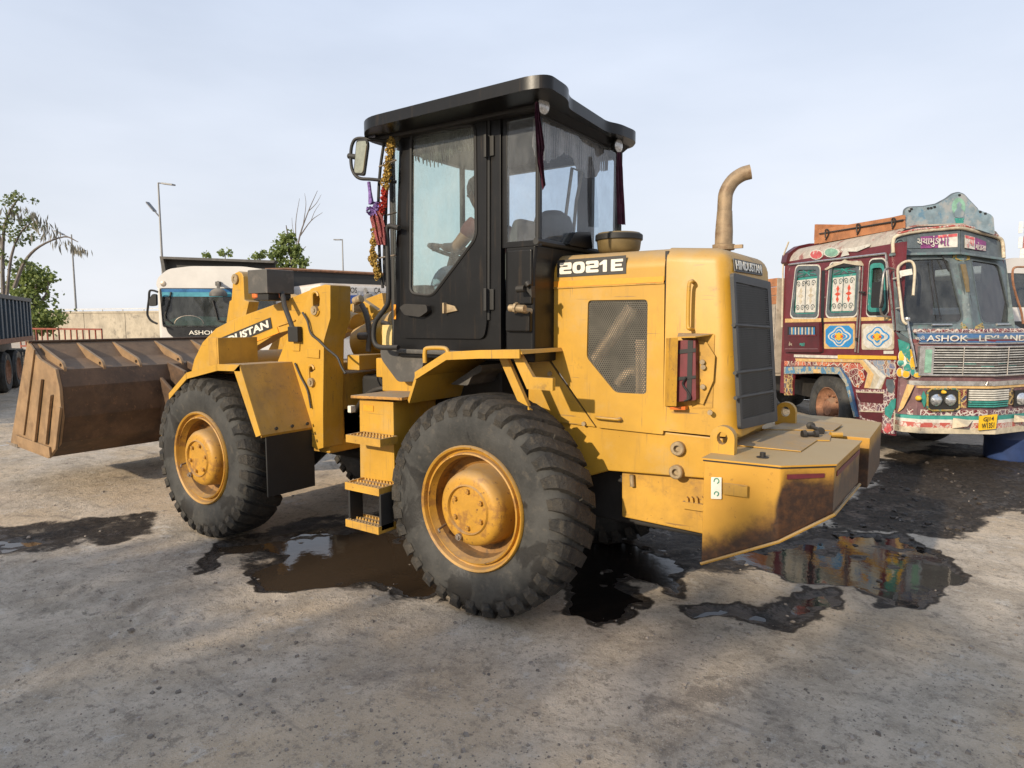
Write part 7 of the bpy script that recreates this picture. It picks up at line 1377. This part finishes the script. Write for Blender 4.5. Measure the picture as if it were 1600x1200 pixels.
def tree(name, label, d, base_px, clumps, branches, mat, size, dens, trunk_r, droop=(), group=None, cat='tree'):
    b0 = ground_pt(base_px, d); t = thing(name, label, cat, b0, group); s = d/1030.
    def pt(px, py, k=0): p = D(px, py, d)+FW*k; return p
    segs = []
    part('trunk', M['bark'], t, lambda bm: [tube(bm, smoothpath([(b0 if q[0] is None else pt(*q)) for q in br], 4), list(np.linspace(r0, r1, (len(br)-1)*4+1)), 6) for br, r0, r1 in branches])
    P = []
    for (px, py, rx, ry) in clumps:
        n = int(dens*rx*ry)+6; ctr = pt(px, py); sub = [ctr+RT*(rng.uniform(-1, 1)*rx*s*.75)+UP*(rng.uniform(-1, 1)*ry*s*.75)+FW*(rng.uniform(-1, 1)*rx*s*.9) for _ in range(max(3, n//22))]
        for i in range(n):
            q = sub[i % len(sub)]; g = rng.normal(size=3)*.30; P.append(tuple(q+RT*(g[0]*rx*s*.8)+UP*(g[1]*ry*s*.8)+FW*(g[2]*rx*s*.8)))
    if P: leaves('crown', mat, t, P, size)
    Q = []
    for (x0, y0, x1, y1, n) in droop:
        for _ in range(n):
            k = rng.uniform(0, 1); p = pt(x0+(x1-x0)*k+rng.normal()*2, y0+(y1-y0)*k+rng.normal()*2, rng.normal()*.3); Q.append(tuple(p))
    if Q: leaves('drooping_fronds', M['leafgrey'], t, Q, size*1.7, droop=2.2)
    return t
tree('acacia_tree', 'thin arching tree with drooping grey fronds at the left edge', 24, 12,
     [(20, 318, 16, 14), (40, 312, 16, 10), (25, 360, 22, 20), (40, 372, 14, 12), (8, 345, 12, 14), (12, 410, 14, 16), (45, 345, 10, 8), (62, 352, 10, 8), (40, 415, 12, 10)],
     [([(None, 0), (6, 470), (4, 400), (8, 350), (22, 320), (34, 305)], .09, .02), ([(10, 470), (18, 400), (35, 360), (58, 345)], .06, .015), ([(22, 450), (38, 410), (62, 385), (100, 370), (122, 378)], .07, .015), ([(6, 420), (0, 370), (-8, 340)], .05, .015)],
     M['leafdark'], .11, .46, .1, [(10, 322, 34, 340, 40), (52, 328, 80, 362, 60), (62, 352, 92, 385, 26), (98, 374, 128, 388, 46), (30, 320, 50, 330, 20)])
tree('leafy_tree', 'bushy green tree standing behind the blue tipper', 27, 52, [(50, 430, 22, 18), (68, 440, 14, 16), (30, 445, 22, 16), (55, 462, 26, 16), (40, 480, 26, 14), (70, 495, 26, 12), (80, 505, 22, 10), (60, 515, 20, 10)],
     [([(None, 0), (54, 500), (56, 460), (60, 430)], .14, .04), ([(54, 490), (72, 460), (76, 440)], .07, .02), ([(54, 490), (36, 465), (30, 445)], .07, .02)], M['leaf'], .15, 1.15, .1)
tree('leafy_tree', 'upright pale green tree just behind the black work lamp', 24, 452, [(450, 372, 12, 12), (446, 392, 14, 14), (440, 415, 14, 12), (465, 395, 12, 10), (472, 412, 12, 10), (455, 430, 16, 12), (432, 400, 8, 8)],
     [([(None, 0), (452, 470), (456, 420), (450, 370), (447, 352)], .09, .015), ([(455, 440), (466, 400), (478, 385)], .04, .01)], M['leaf'], .13, 1.7, .1)
def bare(bm_, px0, d):
    pass
tree('bare_tree', 'leafless twiggy tree behind the pale green tree', 30, 462, [],
     [([(None, 0), (462, 440), (466, 380), (480, 335), (496, 298)], .07, .01), ([(464, 400), (462, 350), (468, 310)], .03, .008), ([(468, 370), (486, 345), (504, 332)], .03, .008), ([(474, 350), (478, 320), (476, 302)], .02, .006), ([(482, 330), (494, 318), (502, 304)], .02, .006), ([(466, 380), (458, 360), (456, 340)], .02, .006), ([(486, 345), (492, 330), (500, 318)], .015, .006)], M['leaf'], .1, 0, .1)
for lb3, px, cl in (('small pale bush top showing above the left part of the black tipper canopy', 352, [(352, 392, 9, 8), (320, 398, 7, 5)]), ('pale bush top showing above the right part of the black tipper canopy', 405, [(402, 400, 14, 7), (412, 396, 8, 6)])):
    tree('shrub', lb3, 26, px, cl, [([(None, 0), (px, 440), (px, 396)], .05, .015)], M['leaf'], .11, 1.6, .1, group='bush tops behind the white tipper', cat='bush')
# trees beside the yard, behind the photographer's left shoulder: their shade lies over the foreground
def shade_tree(label, x, y, h, r, n, sd):
    g = np.random.default_rng(sd); t = thing('shade_tree', label, 'tree', (x, y, 0), 'trees beside the yard, out of the picture')
    b0 = Vector((x, y, 0)); top = b0+ZU*h
    part('trunk', M['bark'], t, lambda bm: [tube(bm, [b0, b0+ZU*h*.5, top], [.2, .15, .05], 7)]+[tube(bm, [b0+ZU*h*.45, b0+Vector((math.cos(a)*r*.7, math.sin(a)*r*.7, h*.8))], [.09, .03], 5) for a in (0, 1.3, 2.6, 3.9, 5.2)])
    cs = g.normal(size=(26, 3))*np.array([r*.48, r*.48, r*.36])+np.array([x, y, h]); P = cs[g.integers(0, 26, n)]+g.normal(size=(n, 3))*r*.17
    leaves('crown', M['leaf'], t, [tuple(p) for p in P], .30)
for lb_, gx_, gy_, h_, r_, n_, sd_ in (('shade tree beside the yard, nearest the road', .2, -2.7, 5, 1.6, 1300, 1), ('shade tree beside the yard, second from the road', 2.9, -1.9, 5.4, 1.5, 900, 2), ('low shade tree beside the yard', -2.2, -3.2, 4.6, 1.6, 1300, 3), ('broad shade tree left of the yard', -14, 2.6, 5, 3.2, 6000, 5), ('broad shade tree left of the yard, farther one', -19, 5.5, 5, 3.4, 6000, 6)):
    shade_tree(lb_, gx_-.333*h_, gy_-2.38*h_, h_, r_, n_, sd_)
